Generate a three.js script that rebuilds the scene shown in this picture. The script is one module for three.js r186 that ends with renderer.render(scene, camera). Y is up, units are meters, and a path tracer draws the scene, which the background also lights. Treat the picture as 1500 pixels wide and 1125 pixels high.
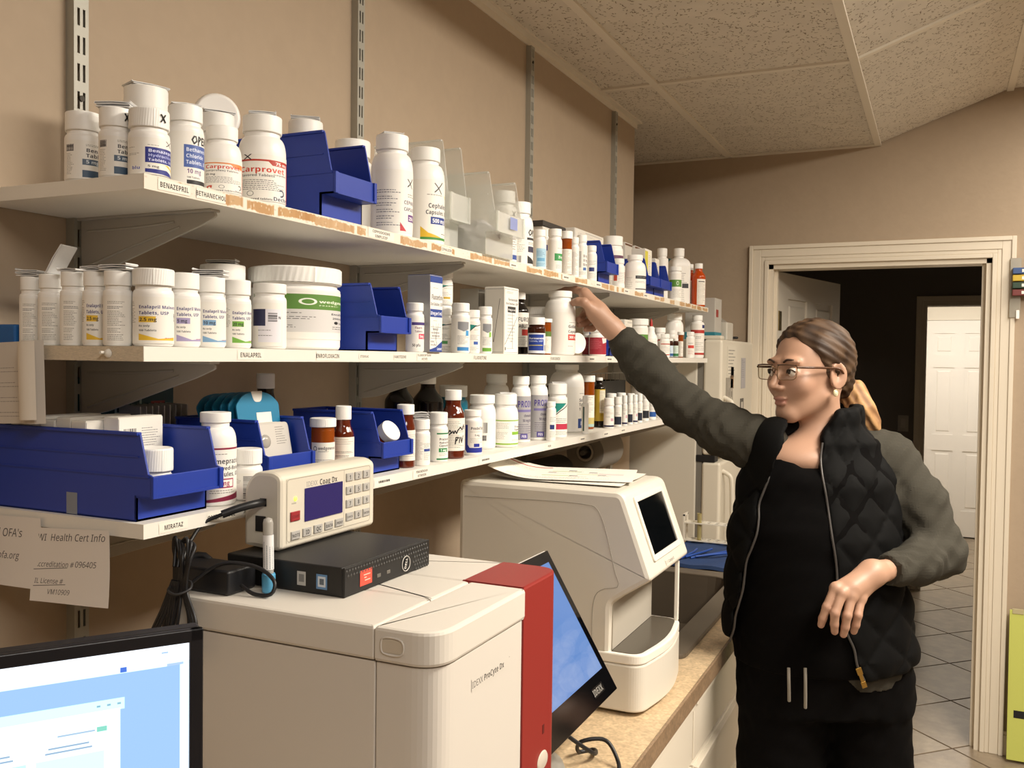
import * as THREE from 'three';
import { RoundedBoxGeometry } from 'three/addons/geometries/RoundedBoxGeometry.js';
import { mergeGeometries, mergeVertices } from 'three/addons/utils/BufferGeometryUtils.js';
import { RectAreaLightUniformsLib } from 'three/addons/lights/RectAreaLightUniformsLib.js';

// ---------- camera, light, exposure ----------
RectAreaLightUniformsLib.init();
const scene = new THREE.Scene();
scene.background = new THREE.Color(0x000000);
const renderer = new THREE.WebGLRenderer();
renderer.toneMapping = THREE.LinearToneMapping;
renderer.toneMappingExposure = 1.25;
renderer.shadowMap.enabled = true;
const camera = new THREE.PerspectiveCamera(45.36, 4 / 3, 0.05, 40);
camera.position.set(1.1039, 1.6032, 0.768);
camera.rotation.set(-0.0285, 0.4349, 0.0126, 'YXZ');

// warm ceiling fluorescents of the treatment room (panels sit in the raised part of the ceiling), plus the corridor light beyond the dark room
const WARM = [1.0, 0.91, 0.78], CORRIDOR = [1.0, 0.93, 0.84];
const LAMPS = [
  // x, y, z, size x, size z, intensity, colour
  [2.02, 2.695, -0.95, 0.56, 1.16, 39, WARM],
  [2.02, 2.695, 1.20, 0.56, 1.16, 14, [1.0, 0.94, 0.86]],
  [2.02, 2.695, -2.62, 0.56, 1.16, 9, WARM],
  [1.25, 2.42, -7.35, 0.50, 0.9, 14, CORRIDOR],
];

// ---------- helpers ----------
const V = (x, y, z) => new THREE.Vector3(x, y, z);
let seedState = 90210;
const rnd = (a = 0, b = 1) => { seedState = (Math.imul(seedState, 1664525) + 1013904223) >>> 0; return a + (b - a) * seedState / 4294967296; };
const used = {};
const numbered = (n) => { const k = used[n] = (used[n] ?? -1) + 1; return k ? n + '_' + String(k).padStart(3, '0') : n; };
const M = (color, roughness = 0.6, o = {}) => new THREE.MeshPhysicalMaterial({ color, roughness, ...o });
function tag(o, label, category, group) { o.userData.label = label; o.userData.category = category; if (group) o.userData.group = group; return o; }
function thing(name, label, category, p = [0, 0, 0], turn = 0, group) {
  const g = new THREE.Group(); g.name = numbered(name); g.position.set(...p); g.rotation.y = turn; scene.add(g);
  return tag(g, label, category, group);
}
function part(parent, name, geo, mat, p) { const m = new THREE.Mesh(geo, mat); m.name = name; if (p) m.position.set(...p); parent.add(m); return m; }
function solo(name, geo, mat, label, category, p, group) { const m = part(scene, numbered(name), geo, mat, p); return tag(m, label, category, group); }
function struct(name, geo, mat, p) { const m = part(scene, name, geo, mat, p); m.userData.kind = 'structure'; return m; }
const flat = (g) => { g = g.index ? g.toNonIndexed() : g; for (const k of Object.keys(g.attributes)) if (!['position', 'normal', 'uv'].includes(k)) g.deleteAttribute(k); return g; };
const join = (...gs) => mergeGeometries(gs.flat().map(flat));
// box with corner min / max, optional rounding
function bx(x0, x1, y0, y1, z0, z1, r = 0) {
  const w = x1 - x0, h = y1 - y0, d = z1 - z0;
  const g = r > 0 ? new RoundedBoxGeometry(w, h, d, 2, Math.min(r, w / 2.01, h / 2.01, d / 2.01)) : new THREE.BoxGeometry(w, h, d);
  return g.translate((x0 + x1) / 2, (y0 + y1) / 2, (z0 + z1) / 2);
}
const cyl = (r0, r1, h, n = 24, open = false) => new THREE.CylinderGeometry(r0, r1, h, n, 1, open);
const lathe = (pts, n = 36) => new THREE.LatheGeometry(pts.map((p) => new THREE.Vector2(p[0], p[1])), n);
// polygon in (a, b) extruded by depth; plane 'xy' extrudes along z, 'zy' (a = z) along x
function prism(pts, depth, bevel = 0, holes = []) {
  const s = new THREE.Shape(pts.map((p) => new THREE.Vector2(p[0], p[1])));
  for (const h of holes) s.holes.push(new THREE.Path(h.map((p) => new THREE.Vector2(p[0], p[1]))));
  return new THREE.ExtrudeGeometry(s, { depth: depth - 2 * bevel, bevelEnabled: bevel > 0, bevelThickness: bevel, bevelSize: bevel, bevelOffset: -bevel, bevelSegments: 2, steps: 1, curveSegments: 6 }).translate(0, 0, bevel);
}
const rectPts = (x0, x1, y0, y1) => [[x0, y0], [x1, y0], [x1, y1], [x0, y1]];
// polygon with rounded corners: pts [x, y, radius]
function rounded(pts, seg = 5) {
  const out = [], n = pts.length;
  for (let i = 0; i < n; i++) {
    const p = pts[i], a = pts[(i + n - 1) % n], b = pts[(i + 1) % n], r = p[2] || 0;
    if (!r) { out.push([p[0], p[1]]); continue; }
    const la = Math.hypot(a[0] - p[0], a[1] - p[1]), lb = Math.hypot(b[0] - p[0], b[1] - p[1]), t = Math.min(r, la / 2, lb / 2);
    const A = [p[0] + (a[0] - p[0]) / la * t, p[1] + (a[1] - p[1]) / la * t], B = [p[0] + (b[0] - p[0]) / lb * t, p[1] + (b[1] - p[1]) / lb * t];
    for (let k = 0; k <= seg; k++) { const u = k / seg; out.push([(1 - u) ** 2 * A[0] + 2 * u * (1 - u) * p[0] + u * u * B[0], (1 - u) ** 2 * A[1] + 2 * u * (1 - u) * p[1] + u * u * B[1]]); }
  }
  return out;
}
const tube = (pts, r, n = 60, radial = 8, closed = false) => new THREE.TubeGeometry(new THREE.CatmullRomCurve3(pts.map((p) => V(...p)), closed), n, r, radial, closed);
// sheet of paper following a polyline in (a, b), thickness t, extruded along the third axis
function ribbon(pts, t, depth) {
  const up = [], dn = [];
  pts.forEach((p, i) => {
    const a = pts[Math.max(0, i - 1)], b = pts[Math.min(pts.length - 1, i + 1)], l = Math.hypot(b[0] - a[0], b[1] - a[1]) || 1;
    const nx = -(b[1] - a[1]) / l * t / 2, ny = (b[0] - a[0]) / l * t / 2;
    up.push([p[0] + nx, p[1] + ny]); dn.push([p[0] - nx, p[1] - ny]);
  });
  return prism([...up, ...dn.reverse()], depth);
}
function canvas(w, h, draw) {
  const c = document.createElement('canvas'); c.width = w; c.height = h;
  const g = c.getContext('2d'); draw(g, w, h);
  const t = new THREE.CanvasTexture(c); t.colorSpace = THREE.SRGBColorSpace; t.magFilter = THREE.LinearFilter; t.anisotropy = 8;
  return t;
}
function noiseTex(size, fn, srgb = true) {
  const d = new Uint8Array(size * size * 4);
  for (let y = 0; y < size; y++) for (let x = 0; x < size; x++) { const c = fn(x / size, y / size, x, y), i = (y * size + x) * 4; for (let k = 0; k < 3; k++) d[i + k] = Math.max(0, Math.min(255, Array.isArray(c) ? c[k] : c)); d[i + 3] = 255; }
  const t = new THREE.DataTexture(d, size, size); t.wrapS = t.wrapT = THREE.RepeatWrapping; t.magFilter = THREE.LinearFilter; t.minFilter = THREE.LinearFilter;
  if (srgb) t.colorSpace = THREE.SRGBColorSpace; t.needsUpdate = true; return t;
}
// tiling value noise
function lattice(n, seed) { let s = seed; const r = () => { s = (Math.imul(s, 1664525) + 1013904223) >>> 0; return s / 4294967296; }; const a = Array.from({ length: n * n }, r); return (u, v) => { const x = u * n, y = v * n, i = Math.floor(x), j = Math.floor(y), f = x - i, g = y - j, q = (p) => p * p * (3 - 2 * p), at = (p, k) => a[((k % n) + n) % n * n + ((p % n) + n) % n]; const A = at(i, j) + (at(i + 1, j) - at(i, j)) * q(f), B = at(i, j + 1) + (at(i + 1, j + 1) - at(i, j + 1)) * q(f); return A + (B - A) * q(g); }; }
// uv in metres from position, by dominant normal axis
function metric(g, s = 1) {
  g = g.index ? g.toNonIndexed() : g; g.computeVertexNormals();
  const p = g.attributes.position, n = g.attributes.normal, uv = new Float32Array(p.count * 2);
  for (let i = 0; i < p.count; i++) {
    const a = Math.abs(n.getX(i)), b = Math.abs(n.getY(i)), c = Math.abs(n.getZ(i));
    const [u, v] = b >= a && b >= c ? [p.getX(i), p.getZ(i)] : a >= c ? [p.getZ(i), p.getY(i)] : [p.getX(i), p.getY(i)];
    uv[i * 2] = u * s; uv[i * 2 + 1] = v * s;
  }
  g.setAttribute('uv', new THREE.BufferAttribute(uv, 2)); return g;
}
// flat printed sheet in its own plane: width w, height h, facing +z, uv from an atlas cell
function sheet(w, h, cell) {
  const g = new THREE.PlaneGeometry(w, h); if (cell) remap(g, cell); return g;
}
function remap(g, [u0, v0, u1, v1]) { const uv = g.attributes.uv; for (let i = 0; i < uv.count; i++) uv.setXY(i, u0 + uv.getX(i) * (u1 - u0), v0 + uv.getY(i) * (v1 - v0)); return g; }

// ---------- materials ----------
const n8 = lattice(8, 3), n24 = lattice(24, 7), n64 = lattice(64, 11), n128 = lattice(128, 17);
const wallBump = noiseTex(512, (u, v) => 128 + 70 * (n64(u, v) - 0.5) + 90 * (n128(u, v) - 0.5), false);
const paintTex = noiseTex(256, (u, v) => { const k = 250 + 3 * (n24(u, v) - 0.5) + 3 * (n64(u, v) - 0.5); return [k, k, k - 1]; });
const wallMat = M(0xb5a28c, 0.75, { map: paintTex, bumpMap: wallBump, bumpScale: 0.0006 });
const trimMat = M(0xe4dac8, 0.45);
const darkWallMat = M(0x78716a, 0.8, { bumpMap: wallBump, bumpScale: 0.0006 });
const mWhite = M(0xf7f5f1, 0.36), mCap = M(0xf9f8f4, 0.42), mShelf = M(0xe9e5dc, 0.5), mGreyPl = M(0xd9d5cc, 0.5);
const mBlue = M(0x1d3a9e, 0.42), mBlackPl = M(0x17171a, 0.45), mBlackGloss = M(0x08080a, 0.12), mSteel = M(0x9d9b95, 0.4, { metalness: 0.85 }), mStandard = M(0xa9a79d, 0.45, { metalness: 0.25 }), mBracket = M(0xb5b2aa, 0.5, { metalness: 0.15 });
const mAmber = M(0xb4560f, 0.15, { transmission: 0.45 }), mAmberDark = M(0x5c1e0a, 0.12, { clearcoat: 0.5 }), mOrange = M(0xd2500e, 0.2, { transmission: 0.25 }), mBrown = M(0x3a1709, 0.15), mDark = M(0x120c0a, 0.14), mTeal = M(0x1b7a96, 0.35), mPaper = M(0xefece4, 0.85), mRed = M(0xb5231b, 0.4);
const mClear = M(0xfbfcfa, 0.25, { transmission: 0.76, side: THREE.DoubleSide }), mYellowPill = M(0xc9992a, 0.5);
// ---------- structure ----------
const CEIL = 2.53, HI = 2.71, BACK = -3.472, DARK_END = -6.3;
// shelf wall: ends in an outside corner, beyond it a recess for the fridge
struct('wall_left', metric(bx(-0.12, 0, 0, CEIL + 0.25, -2.72, 3.5)), wallMat);
struct('wall_recess_left', metric(bx(-0.92, -0.80, 0, CEIL + 0.25, BACK - 0.12, -2.60)), wallMat);
struct('wall_recess_near', metric(bx(-0.80, -0.12, 0, CEIL + 0.25, -2.72, -2.60)), wallMat);
// back wall with the door opening
const DX0 = 0.40, DX1 = 1.29, DH = 2.035;
const back = struct('wall_back', metric(join(bx(-0.80, DX0, 0, 2.9, BACK - 0.12, BACK), bx(DX1, 4.7, 0, 2.9, BACK - 0.12, BACK), bx(DX0, DX1, DH, 2.9, BACK - 0.12, BACK))), wallMat);
struct('wall_right', metric(bx(4.6, 4.7, 0, 2.9, BACK, 3.5)), wallMat);
struct('wall_front', metric(bx(-0.12, 4.7, 0, 2.9, 3.5, 3.6)), wallMat);
// ceiling: level strip along the shelves, one sloping bay, then a raised level part
const fissure = noiseTex(1024, (u, v, x, y) => 238 + 10 * (n24(u, v) - 0.5));
{ // fissured mineral tile: dark pits of irregular shape
  const d = fissure.image.data, S = 1024;
  for (let k = 0; k < 3600; k++) {
    let x = rnd(0, S), y = rnd(0, S), a = rnd(0, 6.28), L = rnd(1, 6) * (rnd() < 0.12 ? 2 : 1);
    for (let i = 0; i < L; i++) { a += rnd(-0.7, 0.7); x += Math.cos(a) * 1.5; y += Math.sin(a) * 1.5; const c = rnd(120, 172), T_ = rnd() < 0.4 ? 3 : 2; for (let e = 0; e < T_; e++) for (let f = 0; f < 2; f++) { const q = (((y + e | 0) + S) % S * S + ((x + f | 0) + S) % S) * 4; d[q] = c; d[q + 1] = c * 0.92; d[q + 2] = c * 0.82; } }
  }
  fissure.needsUpdate = true;
}
const tileMat = M(0xeae2d4, 0.9, { map: fissure, bumpMap: fissure, bumpScale: 0.002 }), teeMat = M(0xe4dccd, 0.5);
const ceiling = struct('ceiling', join(bx(-0.92, 0.87, CEIL + 0.03, CEIL + 0.06, BACK, 3.5), bx(1.32, 4.7, HI + 0.03, HI + 0.06, BACK, 3.5), new THREE.BoxGeometry(0.56, 0.03, 3.5 - BACK).rotateZ(Math.atan2(HI - CEIL, 0.493)).translate(1.092, (CEIL + HI) / 2 + 0.045, (3.5 + BACK) / 2)), teeMat);
const slopeA = Math.atan2(HI - CEIL, 0.493);
const bays = [[-0.80, 0.213, CEIL, CEIL], [0.213, 0.845, CEIL, CEIL], [0.845, 1.338, CEIL, HI], [1.338, 1.96, HI, HI], [1.96, 2.58, HI, HI], [2.58, 3.2, HI, HI], [3.2, 3.82, HI, HI], [3.82, 4.6, HI, HI]];
const rows = [-3.472, -2.262, -1.042, 0.178, 1.398, 2.618, 3.5];
const lampSpots = LAMPS.slice(0, 2);
for (const [x0, x1, ya, yb] of bays) for (let i = 0; i < rows.length - 1; i++) {
  const z0 = rows[i], z1 = rows[i + 1], w = Math.hypot(x1 - x0, yb - ya), a = Math.atan2(yb - ya, x1 - x0);
  if (x0 > 1.6 && x0 < 2.4 && z0 < -0.5 && z1 > -1.0 && false) continue;
  const g = metric(bx(-w / 2 + 0.012, w / 2 - 0.012, 0.004, 0.022, z0 + 0.012, z1 - 0.012)).translate(0, 0, 0);
  const uvs = g.attributes.uv; const ou = rnd(), ov = rnd(); for (let k = 0; k < uvs.count; k++) uvs.setXY(k, uvs.getX(k) * 0.95 + ou, uvs.getY(k) * 0.95 + ov);
  const t = part(ceiling, 'tile', g, tileMat, [(x0 + x1) / 2, (ya + yb) / 2, 0]); t.rotation.z = a;
  // cross tee at the near end of the bay
  const c = part(ceiling, 'tee', bx(-w / 2, w / 2, -0.003, 0.004, z1 - 0.012, z1 + 0.012), teeMat, [(x0 + x1) / 2, (ya + yb) / 2, 0]); c.rotation.z = a;
}
for (const [x, y] of [[0.213, CEIL], [0.845, CEIL], [1.338, HI], [1.96, HI], [2.58, HI], [3.2, HI], [3.82, HI]]) part(ceiling, 'tee', bx(x - 0.013, x + 0.013, y - 0.004, y + 0.006, BACK, 3.5), teeMat);
part(ceiling, 'wall_angle', join(bx(0, 0.024, CEIL - 0.004, CEIL + 0.004, -2.74, 3.5), bx(0, 0.004, CEIL - 0.022, CEIL + 0.003, -2.74, 3.5)), teeMat);
part(ceiling, 'wall_angle', bx(-0.8, 0.85, CEIL - 0.004, CEIL + 0.003, BACK, BACK + 0.022), teeMat);
// ceiling panel lamps: glowing diffuser and an area light of the same size just below it
LAMPS.forEach(([x, y, z, w, d, I, c], i) => {
  const t = thing('ceiling_light', ['fluorescent ceiling panel over the treatment room floor', 'fluorescent ceiling panel near the wall behind the viewer', 'fluorescent ceiling panel nearest the doorway wall', 'ceiling lamp lighting the corridor beyond the dark room'][i], 'light', [x, y, z]);
  part(t, 'frame', join(bx(-w / 2 - 0.02, w / 2 + 0.02, -0.006, 0.012, -d / 2 - 0.02, -d / 2), bx(-w / 2 - 0.02, w / 2 + 0.02, -0.006, 0.012, d / 2, d / 2 + 0.02), bx(-w / 2 - 0.02, -w / 2, -0.006, 0.012, -d / 2, d / 2), bx(w / 2, w / 2 + 0.02, -0.006, 0.012, -d / 2, d / 2)), teeMat);
  part(t, 'diffuser', bx(-w / 2, w / 2, 0, 0.008, -d / 2, d / 2), M(0xffffff, 0.6, { emissive: new THREE.Color(...c), emissiveIntensity: 1.6 }));
  const L = new THREE.RectAreaLight(new THREE.Color(...c), I, w, d); L.name = 'lamp_light'; L.position.set(x, y - 0.008, z); L.rotation.x = -Math.PI / 2; scene.add(L);
});

// floor: diagonal ceramic tiles laid over a darker grout bed, through the doorway into the rooms beyond
const TS = 0.4243, groutMat = M(0x5b4a40, 0.9);
const floor = struct('floor', bx(-0.92, 4.7, -0.06, -0.004, -9.2, 3.6), groutMat);
const stoneTex = noiseTex(512, (u, v) => { const k = 222 + 26 * (n8(u, v) - 0.5) + 18 * (n24(u, v) - 0.5) + 10 * (n128(u, v) - 0.5); return [k, k * 0.97, k * 0.92]; });
const tileMats = [0, 1, 2, 3].map((i) => { const t = stoneTex.clone(); t.offset.set(i * 0.27, i * 0.41); t.repeat.set(0.9, 0.9); t.needsUpdate = true; return M([0xaea293, 0xa99d8e, 0xb2a797, 0xab9f90][i], 0.28, { map: t, bumpMap: t, bumpScale: 0.0006 }); });
const tileGeo = new RoundedBoxGeometry(TS - 0.008, 0.012, TS - 0.008, 1, 0.0015).rotateY(Math.PI / 4);
for (let i = -30; i < 30; i++) for (let j = -30; j < 30; j++) {
  const x = 1.19 + 0.3 * (i + j) + 0.3, z = -4.043 + 0.3 * (i - j); // centres between the grout crossings
  if (x < 0.5 || x > 3.4 || z < -9.0 || z > 0.6 || (z < -3.3 && x > 2.9) || (z > -2.5 && x < 0.75)) continue;
  part(floor, 'tile', tileGeo, tileMats[(i * 7 + j * 3 + 400) & 3], [x, -0.006, z]);
}

// door casings (profiled) and jambs
function casing(x0, x1, h, z, side, w = 0.086) {
  // stepped profile swept round three sides; side = +1 faces +z
  const gs = [];
  for (const [a, b, t] of [[0, 0.018, 0.016], [0.018, 0.034, 0.011], [0.034, 0.068, 0.014], [0.068, w, 0.02]]) {
    const z0 = side > 0 ? z : z - t, z1 = side > 0 ? z + t : z;
    gs.push(bx(x0 - b, x0 - a, 0, h + b, z0, z1, 0.003), bx(x1 + a, x1 + b, 0, h + b, z0, z1, 0.003), bx(x0 - a - 0.001, x1 + a + 0.001, h + a, h + b, z0, z1, 0.003));
  }
  return join(gs);
}
struct('trim_1', casing(DX0, DX1, DH, BACK, 1), trimMat);
struct('trim_2', join(bx(DX0, DX0 + 0.02, 0, DH, BACK - 0.12, BACK), bx(DX1 - 0.02, DX1, 0, DH, BACK - 0.12, BACK), bx(DX0, DX1, DH - 0.02, DH, BACK - 0.12, BACK), bx(DX0 + 0.02, DX0 + 0.034, 0, DH - 0.02, BACK - 0.07, BACK - 0.035), bx(DX1 - 0.034, DX1 - 0.02, 0, DH - 0.02, BACK - 0.07, BACK - 0.035)), trimMat);
struct('trim_3', casing(DX0, DX1, DH, BACK - 0.12, -1), trimMat);
struct('baseboard_back', join(bx(DX1 + 0.086, 4.6, 0, 0.085, BACK, BACK + 0.013, 0.003), bx(DX1 + 0.086, 4.6, 0.085, 0.10, BACK, BACK + 0.009, 0.003)), trimMat);
// dark room beyond: charcoal walls, second doorway, bright corridor and its white door
const X2 = 1.02, X3 = 1.78, H2 = 2.0;
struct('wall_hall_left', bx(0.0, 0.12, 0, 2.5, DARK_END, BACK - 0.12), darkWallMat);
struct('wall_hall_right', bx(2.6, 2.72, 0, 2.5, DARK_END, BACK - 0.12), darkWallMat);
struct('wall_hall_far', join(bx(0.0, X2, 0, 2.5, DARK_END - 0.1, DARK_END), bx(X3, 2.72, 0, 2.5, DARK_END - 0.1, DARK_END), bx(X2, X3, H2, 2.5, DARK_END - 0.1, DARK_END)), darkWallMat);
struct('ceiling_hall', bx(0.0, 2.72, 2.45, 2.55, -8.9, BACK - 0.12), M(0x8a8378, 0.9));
struct('trim_4', casing(X2, X3, H2, DARK_END, 1, 0.07), trimMat);
const corridorMat = M(0xe9e2d4, 0.8);
struct('wall_corridor_left', bx(0.6, 0.72, 0, 2.5, -8.7, DARK_END - 0.1), corridorMat);
struct('wall_corridor_right', bx(2.05, 2.15, 0, 2.5, -8.7, DARK_END - 0.1), corridorMat);
struct('wall_corridor_far', join(bx(0.6, 0.97, 0, 2.5, -8.72, -8.6), bx(1.575, 2.15, 0, 2.5, -8.72, -8.6), bx(0.97, 1.575, 2.0, 2.5, -8.72, -8.6)), corridorMat);
// six-panel doors: slab with recessed panel fields and raised centres, each its own part
function panelDoor(name, w, h, mat) {
  const d = new THREE.Group(); d.name = name; d.userData.kind = 'structure'; scene.add(d);
  const st = 0.11 * w / 0.8, mid = w / 2, pw = (w - 3 * st) / 2, t = 0.036;
  const ys = [[0.24, 0.80], [0.95, 1.58], [1.70, 1.90]].map(([a, b]) => [a * h / 2.02, b * h / 2.02]);
  const holes = [], cols = [[st, st + pw], [mid + st / 2, mid + st / 2 + pw]];
  for (const [a, b] of ys) for (const [p, q] of cols) holes.push(rectPts(p, q, a, b).reverse());
  part(d, 'slab', prism(rectPts(0, w, 0, h), t, 0, holes).translate(0, 0, -t), mat);
  for (const [a, b] of ys) for (const [p, q] of cols) part(d, 'panel', join(bx(p, q, a, b, -t + 0.009, -0.009), prism(rectPts(p + 0.03, q - 0.03, a + 0.03, b - 0.03), 0.03, 0.008).translate(0, 0, -t + 0.003)), mat);
  return d;
}
const d1 = panelDoor('door_1', 0.82, 2.0, M(0xdcd5c8, 0.4)); d1.position.set(0.425, 0.015, -3.6); d1.rotation.y = 1.333;
for (const y of [0.25, 1.0, 1.73]) part(d1, 'hinge', join(bx(-0.012, 0.035, y, y + 0.09, 0, 0.003, 0.002), cyl(0.006, 0.006, 0.09, 10).translate(-0.008, y + 0.045, 0.004)), M(0x7a6a44, 0.35, { metalness: 0.8 }));
const d2 = panelDoor('door_2', 0.60, 1.985, M(0xf0ece6, 0.45)); d2.position.set(0.972, 0.012, -8.6);
struct('trim_5', join(bx(0.955, 0.97, 0, 2.0, -8.6, -8.585), bx(1.575, 1.59, 0, 2.0, -8.6, -8.585)), corridorMat);
// switch on the dark wall
{ const t = thing('light_switch', 'grey rocker switch plate on the dark wall beyond the doorway', 'switch', [0.881, 1.174, DARK_END]);
  part(t, 'plate', bx(-0.035, 0.035, -0.057, 0.057, 0, 0.006, 0.002), M(0xa8a298, 0.5)); part(t, 'rocker', bx(-0.016, 0.016, -0.032, 0.032, 0.004, 0.010, 0.002), M(0xb4aea4, 0.5)); }
// ---------- wall standards, brackets, shelves ----------
const SW = 0.287, TH = 0.0172, SY = { T: 1.806, M: 1.611, L: 1.408 };
const STD = [0.132, 0.809, 1.678, 2.441];
const slotHoles = (y0, y1) => { const hs = []; for (let y = y0; y < y1; y += 0.0381) for (const a of [0.0055, 0.0145]) hs.push([[a, y], [a, y + 0.024], [a + 0.0042, y + 0.024], [a + 0.0042, y]]); return hs; };
STD.forEach((s, i) => {
  const t = thing('shelf_standard', ['slotted wall standard nearest the paper notes', 'slotted wall standard above the upper blue bin', 'slotted wall standard above the slim bottles', 'slotted wall standard at the far end of the shelf wall'][i], 'shelf standard', [0, 0, -s], 0, 'slotted wall standards');
  // front plate lies in the z-y plane at x = 0.016, slots punched through; flanges run back to the wall
  const front = prism(rectPts(0, 0.0242, 1.12, 2.505), 0.0016, 0, slotHoles(1.14, 2.49)).rotateY(Math.PI / 2).translate(0.0144, 0, 0);
  part(t, 'face', front, mStandard);
  part(t, 'flange', bx(0, 0.0144, 1.12, 2.505, -0.0018, 0), mStandard);
  part(t, 'flange', bx(0, 0.0144, 1.12, 2.505, -0.0242, -0.0224), mStandard);
  for (const y of [2.46, 1.955, 1.25]) part(t, 'screw', cyl(0.0042, 0.0042, 0.003, 12).rotateZ(Math.PI / 2).translate(0.0165, y, -0.0121), M(0x3a352e, 0.5, { metalness: 0.6 }));
});
for (const k of ['T', 'M', 'L']) STD.forEach((s, i) => {
  const y = SY[k] - TH;
  const t = thing('shelf_bracket', 'grey steel bracket under the ' + { T: 'top', M: 'middle', L: 'lower' }[k] + ' shelf at the ' + ['first', 'second', 'third', 'last'][i] + ' wall standard from the notes', 'bracket', [0, y, -s - 0.0121], 0, 'shelf brackets');
  const p = rounded([[0.017, 0], [0.255, 0], [0.262, -0.009, 0.006], [0.235, -0.02, 0.01], [0.06, -0.074, 0.02], [0.017, -0.078]]);
  part(t, 'arm', prism(p, 0.004, 0.001).translate(0, 0, -0.002), mBracket);
  part(t, 'flange', bx(0.017, 0.258, -0.0035, 0, -0.009, 0.009, 0.001), mBracket);
  part(t, 'rib', join(tube([[0.03, -0.018, 0.002], [0.12, -0.017, 0.002], [0.19, -0.013, 0.002]], 0.0018, 10, 6), tube([[0.03, -0.066, 0.002], [0.1, -0.046, 0.002], [0.2, -0.02, 0.002]], 0.0018, 10, 6)), mBracket);
});
// shelf edge print: white strip with torn brown label remains
const edgeWorn = (seed, holes) => canvas(2048, 16, (g, w, h) => {
  g.fillStyle = '#e9e2d4'; g.fillRect(0, 0, w, h);
  for (const [a, b] of holes) { // torn patches
    let t = 2.5, q = 2.5, col = '#b98d5c'; for (let x = a * w; x < b * w; x += 1) { t = Math.max(1, Math.min(5, t + rnd(-0.8, 0.8))); q = Math.max(1, Math.min(5, q + rnd(-0.8, 0.8))); if (rnd() < 0.16) col = ['#b98d5c', '#b3834f', '#c29a6a', '#bd9262'][Math.floor(rnd(0, 4))]; { g.fillStyle = col; g.fillRect(x, t, 1, h - t - q); } if (rnd() < 0.10) { g.fillStyle = '#e2d8c6'; g.fillRect(x, rnd(2, 9), 3, rnd(1, 5)); } }
  }
  for (let k = 0; k < 260; k++) { g.fillStyle = 'rgba(140,120,95,0.35)'; g.fillRect(rnd(0, w), rnd(0, h), rnd(1, 4), 1); }
});
const topHoles = [[0.018, 0.024], [0.045, 0.058], [0.061, 0.08], [0.083, 0.112], [0.112, 0.147], [0.15, 0.158], [0.195, 0.226], [0.232, 0.262], [0.285, 0.318], [0.322, 0.355], [0.38, 0.41], [0.414, 0.445], [0.452, 0.458], [0.485, 0.515], [0.55, 0.575], [0.578, 0.592], [0.60, 0.606], [0.616, 0.634], [0.66, 0.69], [0.70, 0.706], [0.735, 0.755], [0.758, 0.775], [0.80, 0.82], [0.845, 0.87], [0.874, 0.9], [0.905, 0.93], [0.935, 0.96], [0.965, 0.995]];
const rawTex = noiseTex(256, (u, v) => { const k = 232 + 20 * (n64(u, v) - 0.5) + 40 * (n128(u, v) - 0.5); return [k, k * 0.96, k * 0.9]; });
const mRawEdge = M(0xefe9dd, 0.85, { map: rawTex, bumpMap: rawTex, bumpScale: 0.0008 });
const chipTexts = ['BENAZEPRIL', 'BETHANECHOL', 'CEPPODOXIME SIMPLICEF', 'CEPHALEXIN', '~5', '~12', '~8', 'ENALAPRIL', 'ENROFLOXACIN', 'ETODOLAC', 'FAMOTIDINE', 'FLUDROCORTISONE ACETATE', 'FLUOXETINE', 'FUROSEMIDE', '~9', '~10', 'MIRATAZ', 'OMEPRAZOLE', 'ONDANSETRON', '~13', 'PIMOBENDAN VETMEDIN', '~10', 'PROIN', '~10', '~8', '~8'];
const chipTex = canvas(1024, 1024, (g) => {
  g.fillStyle = '#f0ebdf'; g.fillRect(0, 0, 1024, 1024); g.fillStyle = '#2a2622'; g.textAlign = 'center'; g.textBaseline = 'middle';
  chipTexts.forEach((t, i) => { const x = (i % 4) * 256 + 128, y = (i >> 2) * 64 + 32, two = t.includes(' ') && t.length > 16; g.font = '600 ' + (two ? 24 : Math.min(38, 400 / t.length)) + 'px sans-serif'; if (t[0] === '~') { for (let q = -70; q < 70; ) { const e = rnd(6, 20); g.fillRect(x + q, y - 8, e, 15); q += e + 5; } } else if (two) { const [a, b] = t.split(' '); g.fillText(a, x, y - 14); g.fillText(b, x, y + 14); } else g.fillText(t, x, y); });
});
const chipMat = M(0xffffff, 0.6, { map: chipTex });
const chipCell = (t) => { const i = chipTexts.indexOf(t), x = (i % 4) / 4, y = 1 - (i >> 2) / 16; return [x + 0.004, y - 1 / 16 + 0.004, x + 0.246, y - 0.004]; };
const L_END = 2.787;
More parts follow.
